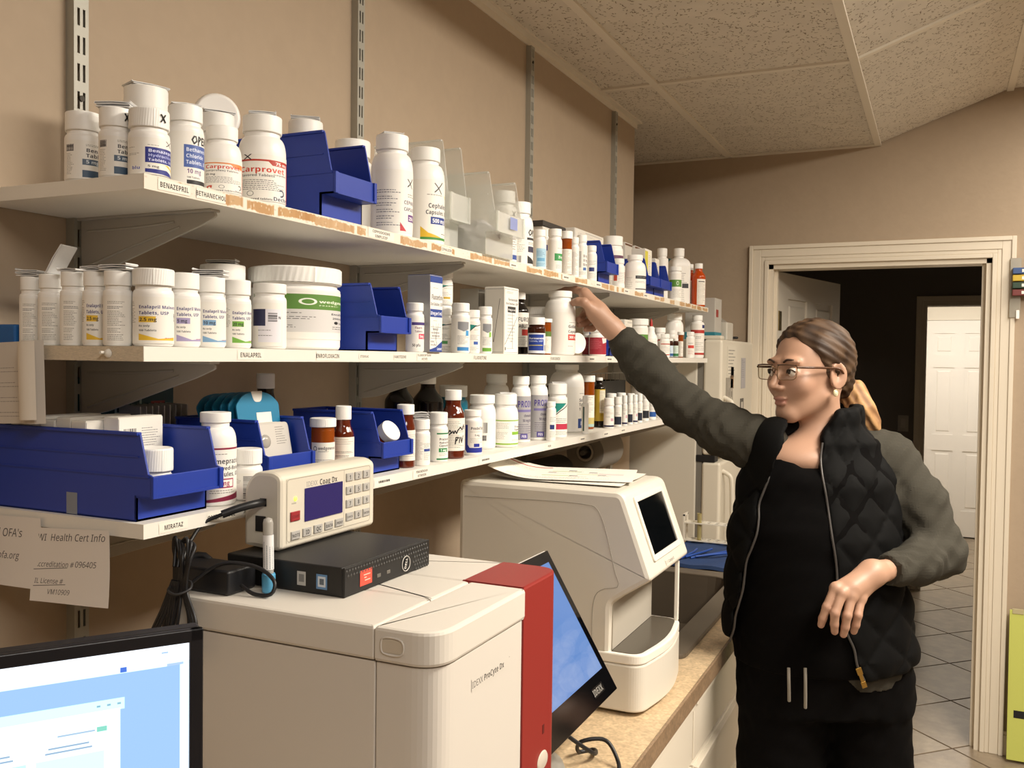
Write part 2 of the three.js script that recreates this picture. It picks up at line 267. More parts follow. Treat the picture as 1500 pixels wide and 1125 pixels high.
const chips = { T: [['BENAZEPRIL', 0.045, 0.05], ['BETHANECHOL', 0.105, 0.05], ['CEPPODOXIME SIMPLICEF', 0.485, 0.075], ['CEPHALEXIN', 0.70, 0.04], ['~5', 0.99, 0.04], ['~12', 1.29, 0.05], ['~8', 1.52, 0.05], ['~10', 1.76, 0.05], ['~9', 1.95, 0.05]],
  M: [['ENALAPRIL', 0.178, 0.05], ['ENROFLOXACIN', 0.345, 0.055], ['ETODOLAC', 0.44, 0.03], ['FAMOTIDINE', 0.545, 0.04], ['FLUDROCORTISONE ACETATE', 0.625, 0.05], ['FLUOXETINE', 0.84, 0.06], ['FUROSEMIDE', 1.23, 0.06], ['~10', 1.48, 0.06], ['~9', 1.62, 0.06]],
  L: [['MIRATAZ', 0.045, 0.045], ['OMEPRAZOLE', 0.125, 0.05], ['ONDANSETRON', 0.19, 0.05], ['~13', 0.50, 0.06], ['PIMOBENDAN VETMEDIN', 0.62, 0.06], ['~10', 0.87, 0.06], ['PROIN', 1.20, 0.04], ['~10', 1.42, 0.05], ['~8', 1.60, 0.05], ['~8', 1.75, 0.05]] };
for (const k of ['T', 'M', 'L']) {
  const y = SY[k], len = k === 'L' ? 2.70 : L_END;
  const t = thing('shelf', { T: 'white top shelf with torn brown label remains along its edge', M: 'white middle shelf with a raw chipped near end', L: 'white lower shelf with the notes hanging from its end' }[k], 'shelf', [0, y, 0]);
  part(t, 'board', bx(0.002, SW - 0.001, -TH, 0, -len, -0.001), mShelf);
  part(t, 'end_edge', bx(0.002, SW - 0.001, -TH, 0, -0.001, 0), k === 'M' ? mRawEdge : mShelf);
  const e = part(t, 'edge_strip', new THREE.PlaneGeometry(len, TH).rotateY(Math.PI / 2).translate(SW, -TH / 2, -len / 2), k === 'T' ? M(0xffffff, 0.7, { map: edgeWorn(5, topHoles) }) : mShelf);
  // edge strip as a thin slab so that it has its own thickness
  e.geometry = join(e.geometry, bx(SW - 0.001, SW - 0.0001, -TH, 0, -len, 0));
  for (const [text, z, w] of chips[k]) part(t, 'label', sheet(w, w * 0.25 > TH * 0.8 ? TH * 0.8 : w * 0.25, chipCell(text)).rotateY(Math.PI / 2), chipMat, [SW + 0.0006, -TH / 2, -z]);
}
// a screw hook and a blob of glue on the raw end of the middle shelf
{ const t = thing('screw_hook', 'small putty blob and screw on the raw end of the middle shelf', 'hook', [0.232, SY.M - 0.0085, 0.0005]); part(t, 'base', lathe([[0, 0.004], [0.004, 0.003], [0.0055, 0]], 14).rotateX(Math.PI / 2), mShelf); part(t, 'stem', cyl(0.0018, 0.0018, 0.008, 10).rotateX(Math.PI / 2).translate(-0.004, 0.001, 0.004), mShelf); }
// ---------- printed bottle labels: two atlases of 8 x 8 cells ----------
const GREY = '#8b8780', INK = '#2b2a33';
// drawing words: t text, r rect, l lines of small illegible print, x marker cross, h handwriting stroke, p polygon, q square code, b barcode, c circle
const draw = {
  t: (g, s, x, y, size, col = INK, w = '700', al = 'left') => { g.font = w + ' ' + size + 'px sans-serif'; g.fillStyle = col; g.textAlign = al; g.textBaseline = 'alphabetic'; g.fillText(s, x, y); },
  r: (g, x, y, w, h, col) => { g.fillStyle = col; g.fillRect(x, y, w, h); },
  l: (g, x, y, w, n, step = 9, col = GREY) => { g.fillStyle = col; for (let i = 0; i < n; i++) { let a = x; const e = x + w * rnd(0.55, 1); while (a < e) { const k = rnd(4, 14); g.fillRect(a, y + i * step, Math.min(k, e - a), 3); a += k + 3; } } },
  x: (g, x, y, s) => { g.strokeStyle = '#17151a'; g.lineWidth = 4.5; g.lineCap = 'round'; g.beginPath(); g.moveTo(x - s, y - s * 0.8); g.quadraticCurveTo(x, y, x + s * 0.8, y + s); g.moveTo(x + s * 1.1, y - s * 1.1); g.quadraticCurveTo(x, y + 2, x - s, y + s * 0.8); g.stroke(); },
  h: (g, pts, lw = 5) => { g.strokeStyle = '#17151a'; g.lineWidth = lw; g.lineCap = g.lineJoin = 'round'; for (const s of pts) { g.beginPath(); s.forEach((p, i) => (i ? g.lineTo(p[0], p[1]) : g.moveTo(p[0], p[1]))); g.stroke(); } },
  p: (g, pts, col) => { g.fillStyle = col; g.beginPath(); pts.forEach((p, i) => (i ? g.lineTo(p[0], p[1]) : g.moveTo(p[0], p[1]))); g.fill(); },
  b: (g, x, y, w, h, vert) => { g.fillStyle = '#26242a'; for (let a = 0; a < (vert ? h : w); a += rnd(4, 8)) { const k = rnd(1.5, 4); vert ? g.fillRect(x, y + a, w, k) : g.fillRect(x + a, y, k, h); } },
  c: (g, x, y, r, col, lw) => { g.beginPath(); g.arc(x, y, r, 0, 6.29); if (lw) { g.strokeStyle = col; g.lineWidth = lw; g.stroke(); } else { g.fillStyle = col; g.fill(); } },
};
const OPENW = (x, y, s) => [[[x, y], [x - 0.3 * s, y + 0.5 * s], [x, y + s], [x + 0.45 * s, y + 0.6 * s], [x + 0.3 * s, y], [x, y]], [[x + 0.7 * s, y + 1.1 * s], [x + 0.8 * s, y - 0.05 * s], [x + 1.2 * s, y + 0.15 * s], [x + 0.85 * s, y + 0.55 * s]], [[x + 1.9 * s, y], [x + 1.5 * s, y], [x + 1.45 * s, y + 0.95 * s], [x + 1.9 * s, y + 0.9 * s]], [[x + 1.5 * s, y + 0.45 * s], [x + 1.8 * s, y + 0.42 * s]], [[x + 2.15 * s, y + s], [x + 2.2 * s, y], [x + 2.6 * s, y + 0.9 * s], [x + 2.65 * s, y - 0.05 * s]]];
const T = draw.t, Rr = draw.r, Ln = draw.l;
const titled = (a, b, col, dose, extra) => (g) => { T(g, a, 70, 70, 30); T(g, b, 70, 102, 26); Rr(g, 66, 116, 118, 34, col); T(g, dose, 74, 142, 26, '#fff'); Ln(g, 66, 168, 120, 5); extra?.(g); };
const ena = (dose, col, tint) => (g) => { Ln(g, 0, 30, 44, 3, 9); Ln(g, 0, 66, 46, 9, 9); T(g, 'Enalapril Maleate', 60, 66, 23, '#2c2a6a', '700'); T(g, 'Tablets, USP', 60, 98, 24, '#2c2a6a', '700'); Rr(g, 60, 108, 78, 32, col); T(g, dose, 64, 134, 25, '#2b2a33'); T(g, 'Rx only', 60, 164, 15, '#555'); T(g, '100 Tablets', 60, 188, 15, '#555'); draw.p(g, [[60, 200], [60, 236], [244, 236], [244, 218], [150, 228]], col); Ln(g, 180, 222, 60, 1, 9, '#c06070'); draw.b(g, 240, 90, 12, 40, true); };
const fl = (col, hex, pill) => (g) => { if (hex) { draw.p(g, [[70, 30], [190, 30], [190, 84], [130, 104], [70, 84]], '#8d8f94'); Rr(g, 150, 96, 40, 40, pill); Ln(g, 70, 136, 120, 7, 10, '#55535a'); Rr(g, 66, 222, 130, 28, col); } else { draw.p(g, [[40, 18], [140, 26], [40, 72]], '#12857c'); draw.h(g, [[[40, 74], [120, 34], [220, 20]]], 6); Ln(g, 100, 56, 100, 2); Ln(g, 40, 110, 160, 4, 12, '#55535a'); Rr(g, 96, 166, 66, 26, col); Ln(g, 40, 214, 170, 3, 11); } };
const LABELS = {
  plain: (g) => Ln(g, 30, 40, 190, 18, 11), txt2: (g) => { Ln(g, 10, 40, 110, 17, 11); Ln(g, 120, 70, 100, 4, 11, '#444'); Rr(g, 120, 118, 90, 24, '#3b4d94'); Ln(g, 120, 152, 80, 8); draw.p(g, [[230, 250], [250, 190], [250, 250]], '#555'); },
  ben: (g) => { draw.b(g, 10, 30, 44, 44); draw.b(g, 10, 34, 44, 40, true); Ln(g, 12, 90, 44, 14, 10); Ln(g, 112, 28, 110, 2, 8); T(g, 'Benazepril HCl', 112, 78, 33, '#37363c'); T(g, 'Tablets', 112, 112, 33, '#37363c'); Rr(g, 96, 124, 100, 38, '#4d6178'); T(g, '5 mg', 112, 152, 30, '#e8edf2'); Rr(g, 96, 196, 160, 46, '#3f5872'); },
  ben2: (g) => LABELS.ben(g),
  benh: (g) => { Ln(g, 6, 70, 60, 1); Ln(g, 6, 112, 60, 2); draw.x(g, 210, 30, 20); Ln(g, 100, 52, 80, 1); Rr(g, 90, 68, 166, 106, '#222a86'); T(g, 'Benazepril', 102, 102, 28, '#dfe3ff'); T(g, 'Hydrochloride', 102, 132, 25, '#b9c0f0'); T(g, 'Tablets, USP', 102, 162, 25, '#dfe3ff'); draw.p(g, [[90, 180], [180, 180], [256, 226], [256, 210], [200, 178]], '#e8c840'); T(g, '5 mg', 100, 206, 22, '#333'); draw.p(g, [[90, 216], [190, 216], [256, 250], [256, 256], [90, 240]], '#222a86'); T(g, 'blu', 26, 222, 28, '#4456b8'); },
  beth: (g) => { draw.h(g, OPENW(126, 24, 34), 8); Rr(g, 76, 66, 150, 108, '#4660a8'); T(g, 'Bethanechol', 86, 98, 25, '#dfe6f8'); T(g, 'Chloride', 86, 128, 25, '#dfe6f8'); T(g, 'Tablets, USP', 86, 158, 25, '#dfe6f8'); T(g, '10 mg', 90, 202, 28, '#6a4a7c'); T(g, '100 Tablets', 90, 226, 13, '#666'); Rr(g, 90, 234, 130, 22, '#222'); },
  redl: (g) => { Rr(g, 0, 40, 60, 120, '#c84a34'); Ln(g, 80, 60, 140, 12, 11); Rr(g, 200, 50, 56, 150, '#b5522f'); },
  carp: (g) => { draw.p(g, [[20, 34], [236, 34], [236, 70], [170, 66], [150, 44], [20, 42]], '#e08a4a'); Rr(g, 228, 60, 10, 190, '#d9603a'); T(g, 'Carprovet', 28, 78, 36, '#cf3a26'); Ln(g, 180, 72, 50, 1); T(g, '(carprofen) Tablets', 28, 100, 18, '#666'); T(g, '25 mg', 28, 128, 18, '#333'); Ln(g, 28, 140, 190, 5, 10, '#55535a'); draw.p(g, [[34, 214], [46, 206], [64, 204], [62, 224], [56, 224], [54, 214], [44, 216], [42, 226], [36, 226]], '#c8402c'); draw.c(g, 108, 214, 12, '#555', 2); T(g, '180 flavored tablets', 28, 246, 15, '#333'); g.strokeStyle = '#2b2a33'; g.lineWidth = 6; g.beginPath(); g.arc(202, 208, 14, -2.2, 1.6); g.stroke(); T(g, 'Dechra', 172, 246, 20); },
  carp75: (g) => { draw.p(g, [[10, 40], [130, 40], [146, 60], [246, 62], [246, 30], [10, 30]], '#b93c2c'); T(g, '75 mg', 158, 56, 24, '#fff'); Rr(g, 226, 62, 20, 190, '#c9553f'); draw.x(g, 50, 16, 16); T(g, 'Carprovet', 12, 98, 40, '#cf3a26'); T(g, '(carprofen)', 150, 112, 13, '#666'); T(g, 'Flavored Tablets', 12, 122, 18, '#666'); Ln(g, 12, 140, 200, 6, 10, '#55535a'); draw.c(g, 60, 214, 13, '#555', 2); T(g, '180 flavored tablets', 12, 248, 14, '#333'); g.strokeStyle = '#25304f'; g.lineWidth = 7; g.beginPath(); g.arc(186, 204, 16, -2, 1.6); g.stroke(); T(g, 'Dechra', 148, 248, 28, '#25304f'); },
  ceph1: (g) => { for (let k = 0; k < 6; k++) Ln(g, 10, 84 + k * 26, 110, 2, 9, '#77757d'); draw.x(g, 176, 52, 18); Ln(g, 158, 96, 60, 2); T(g, 'CEPHALEXIN', 136, 138, 21, '#443f55', '700'); T(g, 'CAPSULES, USP', 136, 164, 19, '#443f55'); Rr(g, 160, 178, 80, 28, '#6a3f86'); T(g, '250 mg', 166, 200, 20, '#fff'); draw.p(g, [[118, 212], [118, 246], [150, 246]], '#c43440'); },
  ceph2: (g) => { draw.x(g, 150, 36, 22); Ln(g, 90, 64, 90, 1); draw.p(g, [[190, 62], [246, 74], [246, 110], [222, 80]], '#d9c13a'); T(g, 'Cephalexin', 96, 120, 26); T(g, 'Capsules, USP', 84, 146, 23); Rr(g, 108, 156, 96, 30, '#27408f'); T(g, '500 mg', 116, 180, 23, '#fff'); draw.p(g, [[60, 196], [60, 240], [170, 240], [96, 222]], '#e0b62a'); Rr(g, 60, 240, 180, 10, '#3f8a3a'); Ln(g, 170, 222, 60, 1, 9, '#555'); },
  txtb: (g) => { draw.x(g, 160, 18, 14); Ln(g, 60, 60, 170, 12, 12, '#55535a'); Rr(g, 60, 222, 84, 24, '#38539c'); Rr(g, 150, 222, 84, 24, '#38539c'); },
  open2: (g) => { Ln(g, 6, 80, 100, 9, 11); draw.h(g, OPENW(144, 20, 36), 8); Rr(g, 120, 72, 130, 16, '#2a2a2e'); Ln(g, 132, 106, 96, 2, 10, '#333'); Rr(g, 128, 132, 100, 40, '#3a3a52'); draw.b(g, 20, 200, 60, 46); draw.p(g, [[124, 196], [240, 250], [124, 250]], '#222'); },
  lblue: (g) => { Rr(g, 50, 70, 160, 170, '#a9cfe4'); Ln(g, 58, 96, 130, 4, 14, '#27487c'); Rr(g, 66, 158, 110, 30, '#6fa9cf'); Ln(g, 58, 206, 130, 3, 10, '#5b86a8'); },
  bband: (g) => { Rr(g, 0, 20, 256, 44, '#24388a'); Ln(g, 40, 90, 170, 9, 12); Rr(g, 0, 214, 256, 40, '#24388a'); },
  green: (g) => { Ln(g, 120, 60, 90, 1, 9, '#444'); Rr(g, 80, 104, 160, 60, '#3a9a54'); T(g, '25 mg', 130, 144, 28, '#fff'); Ln(g, 100, 200, 100, 3, 12); },
  rx: (g) => { Rr(g, 0, 0, 256, 256, '#f1ece2'); Ln(g, 20, 20, 210, 18, 13, '#6d665e'); }, rxs: (g) => { Rr(g, 0, 0, 256, 256, '#f1ece2'); Ln(g, 20, 30, 210, 15, 15, '#8d867e'); Rr(g, 40, 24, 170, 8, '#555'); },
  barc: (g) => { draw.b(g, 40, 40, 50, 130); for (let k = 0; k < 3; k++) T(g, '50 mg', 120, 90 + k * 34, 30); Rr(g, 120, 170, 60, 24, '#3c68a8'); Ln(g, 40, 206, 170, 3); },
  navy1: (g) => { Ln(g, 60, 60, 130, 4, 12, '#444'); Rr(g, 60, 126, 90, 40, '#23306f'); Ln(g, 60, 186, 150, 5, 11); },
  purp: (g) => { Rr(g, 60, 30, 196, 70, '#5f3558'); Rr(g, 110, 108, 140, 70, '#8f4b54'); Ln(g, 60, 196, 170, 5, 11); }, blk: (g) => { Rr(g, 90, 60, 150, 38, '#26262b'); Ln(g, 104, 76, 110, 1, 9, '#ddd'); Ln(g, 90, 130, 120, 2, 12, '#555'); Rr(g, 90, 216, 150, 14, '#555'); Ln(g, 8, 80, 60, 12, 12); },
  grn2: (g) => { Rr(g, 0, 60, 256, 66, '#5c8f3c'); draw.c(g, 150, 92, 16, '#e7efe0', 6); Ln(g, 80, 150, 150, 7, 12); }, jug: (g) => { Ln(g, 40, 50, 180, 6, 12, '#55535a'); Rr(g, 120, 118, 110, 30, '#2c2c33'); Ln(g, 40, 160, 180, 7, 12); },
  enab: (g) => { Ln(g, 60, 36, 110, 2, 8); Ln(g, 60, 62, 118, 2, 8, '#55535a'); Ln(g, 60, 86, 110, 9, 9); Ln(g, 60, 176, 90, 3, 9); Ln(g, 60, 208, 100, 4, 9); }, enab2: (g) => { LABELS.enab(g); Rr(g, 236, 150, 20, 100, '#e6c23a'); },
  ena25: ena('2.5 mg', '#ecc23c'), ena25r: ena('2.5 mg', '#ecc23c'), ena5: ena('5 mg', '#a79cc4'), ena10: ena('10 mg', '#7fa9cf'), ena20: ena('20 mg', '#79b24a'),
  enro: (g) => { Rr(g, 0, 20, 256, 78, '#5c8a3a'); draw.c(g, 116, 58, 15, '#f0f4ea', 6); T(g, 'wedgewood', 138, 64, 20, '#eef3e6', '700'); T(g, 'P H A R M A C Y', 138, 80, 8, '#dfe8d4'); Rr(g, 0, 98, 256, 118, '#d9d7d6'); T(g, 'Enrofloxacin', 168, 124, 14); T(g, '204mg/tab', 172, 146, 15); draw.c(g, 186, 164, 8, '#222'); T(g, 'QuadTabs', 198, 170, 12); Ln(g, 172, 184, 60, 2, 10, '#444'); Ln(g, 60, 116, 60, 1, 9, '#444'); Ln(g, 60, 136, 74, 2, 10, '#555'); Ln(g, 60, 180, 50, 2, 10, '#555'); draw.b(g, 28, 110, 12, 96, true); },
  navyq: (g) => { Rr(g, 110, 40, 130, 190, '#eceaf2'); Rr(g, 60, 40, 92, 96, '#25284d'); draw.b(g, 166, 62, 50, 52, true); T(g, 'N', 222, 96, 22, '#333'); Ln(g, 110, 160, 110, 2, 30, '#666'); }, pink: (g) => { Rr(g, 60, 40, 190, 22, '#4a3a7c'); T(g, 'Fluoro', 90, 92, 26, '#5a2c50'); T(g, 'Tablets', 90, 118, 24, '#5a2c50'); Rr(g, 130, 128, 90, 40, '#e0506a'); T(g, '5mg', 140, 158, 28, '#fff'); T(g, '50 pfu', 66, 226, 28); },
  fl1: fl('#4c9a58', 0), fl2: fl('#3f87c4', 1, '#4a9ad4'), fl3: fl('#3f62b4', 0), fl4: fl('#6ba33a', 1, '#8cc05a'), flS: fl('#c9a83a', 0),
  black1: (g) => { Rr(g, 0, 0, 256, 256, '#efebe2'); T(g, 'FURO', 70, 70, 44); T(g, 'TABLETS', 60, 114, 36); Rr(g, 110, 126, 90, 44, '#c23c34'); Ln(g, 60, 184, 150, 5, 13, '#444'); }, blkb: (g) => { Rr(g, 40, 70, 90, 150, '#1e1e24'); Ln(g, 150, 90, 90, 8, 14); },
  cobalt: (g) => { Rr(g, 0, 0, 256, 256, '#e3e6ee'); Rr(g, 20, 20, 176, 200, '#23409a'); T(g, 'Furosemide', 30, 80, 32, '#fff'); T(g, 'Tablets, USP', 30, 112, 26, '#cfd8f4'); draw.h(g, []); Rr(g, 30, 150, 150, 8, '#e4d35a'); draw.b(g, 206, 150, 40, 70); }, grnv: (g) => { Rr(g, 0, 0, 256, 256, '#eeeae0'); Rr(g, 0, 0, 256, 60, '#5b7a36'); Ln(g, 30, 90, 190, 10, 14); },
  held: (g) => { Ln(g, 126, 64, 90, 1); T(g, 'Gabapentin', 118, 100, 27); T(g, 'Capsules, USP', 118, 130, 23); Rr(g, 118, 140, 92, 36, '#d24a40'); T(g, '300 mg', 124, 166, 24, '#fff'); Ln(g, 118, 212, 50, 1); }, crim: (g) => { Rr(g, 0, 10, 256, 236, '#a02335'); Ln(g, 20, 40, 150, 10, 14, '#d88a92'); draw.p(g, [[160, 20], [250, 20], [250, 70], [170, 96]], '#ece4de');  },
  mag: (g) => { Ln(g, 40, 40, 150, 12, 14); draw.p(g, [[200, 20], [256, 20], [256, 90]], '#b83a86');  }, red2: (g) => { Rr(g, 20, 40, 216, 16, '#b8402f'); Ln(g, 30, 80, 190, 8, 15, '#55535a'); Rr(g, 20, 216, 216, 16, '#b8402f'); }, bl3: (g) => { Rr(g, 0, 0, 256, 256, '#cfe0ee'); Ln(g, 30, 60, 190, 6, 18, '#333'); Rr(g, 0, 180, 256, 60, '#2c5a94'); }, gr3: (g) => { Rr(g, 0, 0, 256, 256, '#d6e6dc'); Ln(g, 30, 60, 190, 6, 18, '#333'); Rr(g, 0, 180, 256, 60, '#2f7a4a'); },
  red4: (g) => { Ln(g, 60, 60, 130, 2, 14, '#333'); Rr(g, 60, 96, 140, 40, '#d4473c'); Ln(g, 60, 160, 140, 5, 14, '#b8402f'); }, redn: (g) => { Rr(g, 0, 46, 256, 26, '#b8332c'); Ln(g, 90, 100, 110, 2, 12, '#333'); Ln(g, 90, 146, 140, 5, 14); Rr(g, 0, 226, 256, 16, '#b8332c'); Rr(g, 180, 6, 76, 26, '#2a346e'); },
  ome: (g) => { Rr(g, 0, 14, 256, 8, '#8a2442'); Ln(g, 60, 40, 80, 1); T(g, 'Omeprazole', 40, 84, 30); T(g, 'Delayed-Release', 40, 112, 24); T(g, 'Capsules, USP', 40, 140, 26); g.strokeStyle = '#a03050'; g.lineWidth = 5; g.strokeRect(40, 152, 110, 36); T(g, '20 mg', 50, 180, 28, '#a03050'); Ln(g, 40, 200, 120, 2, 10); draw.p(g, [[0, 246], [256, 204], [256, 236], [0, 256]], '#8a2442'); }, bar2: (g) => { Ln(g, 6, 60, 50, 4, 12); draw.b(g, 66, 30, 96, 210, true); draw.p(g, [[196, 30], [250, 30], [196, 96]], '#12857c'); draw.c(g, 226, 150, 20, '#26347c', 6); },
  wedge: (g) => { Rr(g, 0, 0, 256, 256, '#f0ece2'); draw.c(g, 46, 44, 14, '#3a3a48', 5); T(g, 'wedgewood', 70, 52, 28, '#2b2a33'); T(g, 'P H A R M A C Y', 74, 68, 11, '#555'); Ln(g, 20, 120, 210, 3, 14, '#55535a'); }, wlab: (g) => { Rr(g, 0, 0, 256, 256, '#f0ece2'); Ln(g, 20, 20, 200, 3, 16); for (let k = 0; k < 4; k++) Ln(g, 20, 110 + k * 30, 210, 2, 9, '#333'); }, wlab2: (g) => { Rr(g, 0, 0, 256, 256, '#efe9df'); Ln(g, 20, 40, 200, 12, 16); },
  grn4: (g) => { Rr(g, 60, 20, 196, 12, '#2e8050'); T(g, 'Prazosin', 84, 84, 28); T(g, 'Hydrochloride', 84, 112, 24); T(g, 'Capsules', 84, 138, 26); Rr(g, 80, 150, 96, 34, '#2f8a4e'); T(g, '1 mg', 96, 178, 28, '#fff'); Ln(g, 84, 196, 100, 3); Rr(g, 60, 236, 196, 14, '#2e8050'); },
  awas: (g) => { Rr(g, 0, 0, 256, 256, '#f0ebe1'); Ln(g, 16, 30, 220, 16, 13, '#6d665e'); draw.h(g, [[[70, 120], [88, 96], [100, 112], [84, 128], [112, 104], [118, 120], [128, 100], [140, 118], [150, 96], [172, 74], [190, 92], [210, 54], [216, 84]], [[130, 200], [136, 150], [156, 150], [138, 176]], [[164, 190], [168, 150]], [[180, 150], [186, 190], [204, 140]]], 9); },
  navyL: (g) => { draw.p(g, [[40, 20], [66, 20], [66, 180], [86, 206], [250, 206], [250, 246], [60, 246], [40, 220]], '#28359a'); T(g, 'PredniTab', 96, 60, 30); Ln(g, 90, 76, 130, 1); T(g, '5 mg', 134, 112, 22); Ln(g, 90, 128, 140, 4, 11); Rr(g, 126, 172, 60, 28, '#28359a'); }, qr: (g) => { draw.b(g, 108, 150, 48, 48); draw.b(g, 108, 150, 48, 48, true); draw.b(g, 104, 40, 60, 90); },
  lime: (g) => { Rr(g, 0, 18, 256, 10, '#8ab63c'); Ln(g, 10, 50, 110, 4, 14); Ln(g, 10, 130, 90, 6, 12); T(g, 'Trazodone', 150, 90, 26); T(g, 'Tablets', 150, 116, 24); Rr(g, 130, 126, 126, 28, '#84b63a'); Ln(g, 130, 196, 100, 2); Rr(g, 0, 232, 256, 14, '#8ab63c'); }, proin: (g) => { Rr(g, 0, 0, 256, 256, '#a9a7ab'); T(g, 'PROIN 50', 60, 66, 50, '#463a8c'); Rr(g, 60, 80, 190, 14, '#7a72aa'); T(g, 'chewable', 120, 122, 22, '#3b3550'); T(g, '50 mg/tab', 110, 150, 22, '#3b3550'); Ln(g, 70, 164, 180, 5, 12, '#4b4660'); Rr(g, 90, 218, 70, 30, '#463a8c'); T(g, 'PRN', 100, 242, 24, '#e4e2ea'); },
  teal5: (g) => { draw.p(g, [[50, 20], [180, 20], [90, 80], [50, 110]], '#16877c'); draw.h(g, [[[50, 116], [110, 76], [230, 20]]], 6); Ln(g, 60, 130, 150, 3, 12, '#444'); Rr(g, 70, 168, 150, 40, '#c43450'); Ln(g, 60, 222, 170, 3, 10); }, big5: (g) => { draw.b(g, 20, 40, 40, 140); Ln(g, 140, 40, 70, 1); T(g, 'Sucralfate', 136, 90, 26); T(g, 'Tablets', 136, 116, 24); T(g, '1 gm', 136, 142, 24); Rr(g, 130, 190, 110, 56, '#2c4c94'); Rr(g, 150, 206, 60, 24, '#dfe5f4'); }, vial5: (g) => { Rr(g, 0, 0, 256, 256, '#eeeae0'); Ln(g, 20, 20, 210, 9, 14); Rr(g, 0, 180, 256, 50, '#c8b878'); Rr(g, 0, 230, 256, 26, '#a9c4c0'); }, dkg: (g) => { Rr(g, 70, 20, 40, 220, '#2c4a44');  },
  yel: (g) => { Rr(g, 0, 0, 256, 256, '#c7a93c'); Rr(g, 120, 10, 120, 180, '#e4dcc6'); Ln(g, 126, 24, 100, 12, 13); }, sm0: (g) => { Ln(g, 20, 40, 210, 3, 13); Ln(g, 60, 100, 120, 2, 14, '#444'); Rr(g, 150, 130, 60, 40, '#c9a0b0'); Rr(g, 0, 226, 256, 24, '#2b2a4a'); }, sm1: (g) => { Ln(g, 60, 70, 120, 3, 14, '#444'); Rr(g, 40, 130, 170, 110, '#232a3a'); }, blk2: (g) => { Ln(g, 30, 60, 190, 4, 14); Rr(g, 40, 130, 180, 100, '#22262e'); }, bl6: (g) => { Ln(g, 60, 70, 130, 2, 14, '#444'); Rr(g, 40, 160, 190, 70, '#2c5aa4'); Ln(g, 60, 110, 150, 3, 12); }, red6: (g) => { Ln(g, 60, 50, 160, 4, 13); Rr(g, 90, 110, 120, 60, '#cc3a30'); Ln(g, 60, 190, 150, 3, 13); },
  bopen: (g) => { Ln(g, 10, 60, 60, 8, 12); draw.h(g, OPENW(120, 26, 40), 9); Rr(g, 60, 84, 90, 40, '#149080'); Ln(g, 80, 140, 140, 7, 12); },
};
const labelKeys = Object.keys(LABELS);
const atlases = [0, 1].map((k) => canvas(2048, 2048, (g) => {
  g.fillStyle = '#f4f1ea'; g.fillRect(0, 0, 2048, 2048);
  labelKeys.slice(k * 64, k * 64 + 64).forEach((key, i) => { g.save(); g.translate((i % 8) * 256, (i >> 3) * 256); g.beginPath(); g.rect(0, 0, 256, 256); g.clip(); LABELS[key](g); g.restore(); });
}));
const labelMats = atlases.map((t) => M(0xffffff, 0.45, { map: t }));
const labelCell = (key) => { const n = labelKeys.indexOf(key), i = n % 64, x = (i % 8) / 8, y = 1 - (i >> 3) / 8; return { mat: labelMats[n >> 6], cell: [x + 0.0015, y - 0.125 + 0.0015, x + 0.1235, y - 0.0015] }; };
// ---------- bottles ----------
const ribCap = (() => { // unit ribbed cap: radius 1, height 1, slightly domed rim
  const n = 96, pr = [[0, 0.94], [0.80, 0.94], [0.90, 1], [0.97, 0.97], [1, 0.9], [1, 0.06], [0.985, 0], [0.86, 0], [0.86, 0.3]];
  const g = lathe(pr, n), p = g.attributes.position;
  for (let i = 0; i < p.count; i++) { const x = p.getX(i), z = p.getZ(i), r = Math.hypot(x, z), y = p.getY(i); if (r > 0.99 && y > 0.05 && y < 0.93) { const k = Math.round(Math.atan2(z, x) / (2 * Math.PI) * n); const f = k & 1 ? 0.965 : 1; p.setX(i, x * f); p.setZ(i, z * f); } }
  g.computeVertexNormals(); return g;
})();
const plainCap = lathe([[0, 0.96], [0.82, 0.96], [0.92, 1], [0.98, 0.98], [1, 0.92], [1, 0.06], [0.985, 0], [0.86, 0], [0.86, 0.3]], 40);
const spec = {
  // shoulder height (in r), shoulder roundness exponent, body material, cap ribs
  p: [0.30, mWhite, 0], w: [0.78, mWhite, 0], j: [0.05, mWhite, 1], v: [0.04, mAmber, 1], a: [1.15, mAmberDark, 0], k: [1.0, mDark, 0], o: [1.0, mOrange, 0], g: [0.25, mBrown, 0], c: [0.4, mTeal, 0], d: [1.2, mWhite, 0], s: [0.75, mWhite, 0],
};
const CAT = { p: 'bottle', w: 'bottle', j: 'jar', v: 'vial', a: 'bottle', k: 'bottle', o: 'bottle', g: 'bottle', c: 'jar', d: 'bottle', s: 'jug' };
const NAME = { p: 'tablet_bottle', w: 'tablet_bottle', j: 'medicine_jar', v: 'pharmacy_vial', a: 'amber_bottle', k: 'dark_bottle', o: 'orange_bottle', g: 'brown_bottle', c: 'teal_jar', d: 'dropper_bottle', s: 'white_jug' };
const GROUPS = { T: 'medicine containers on the top shelf', M: 'medicine containers on the middle shelf', L: 'medicine containers on the lower shelf' };
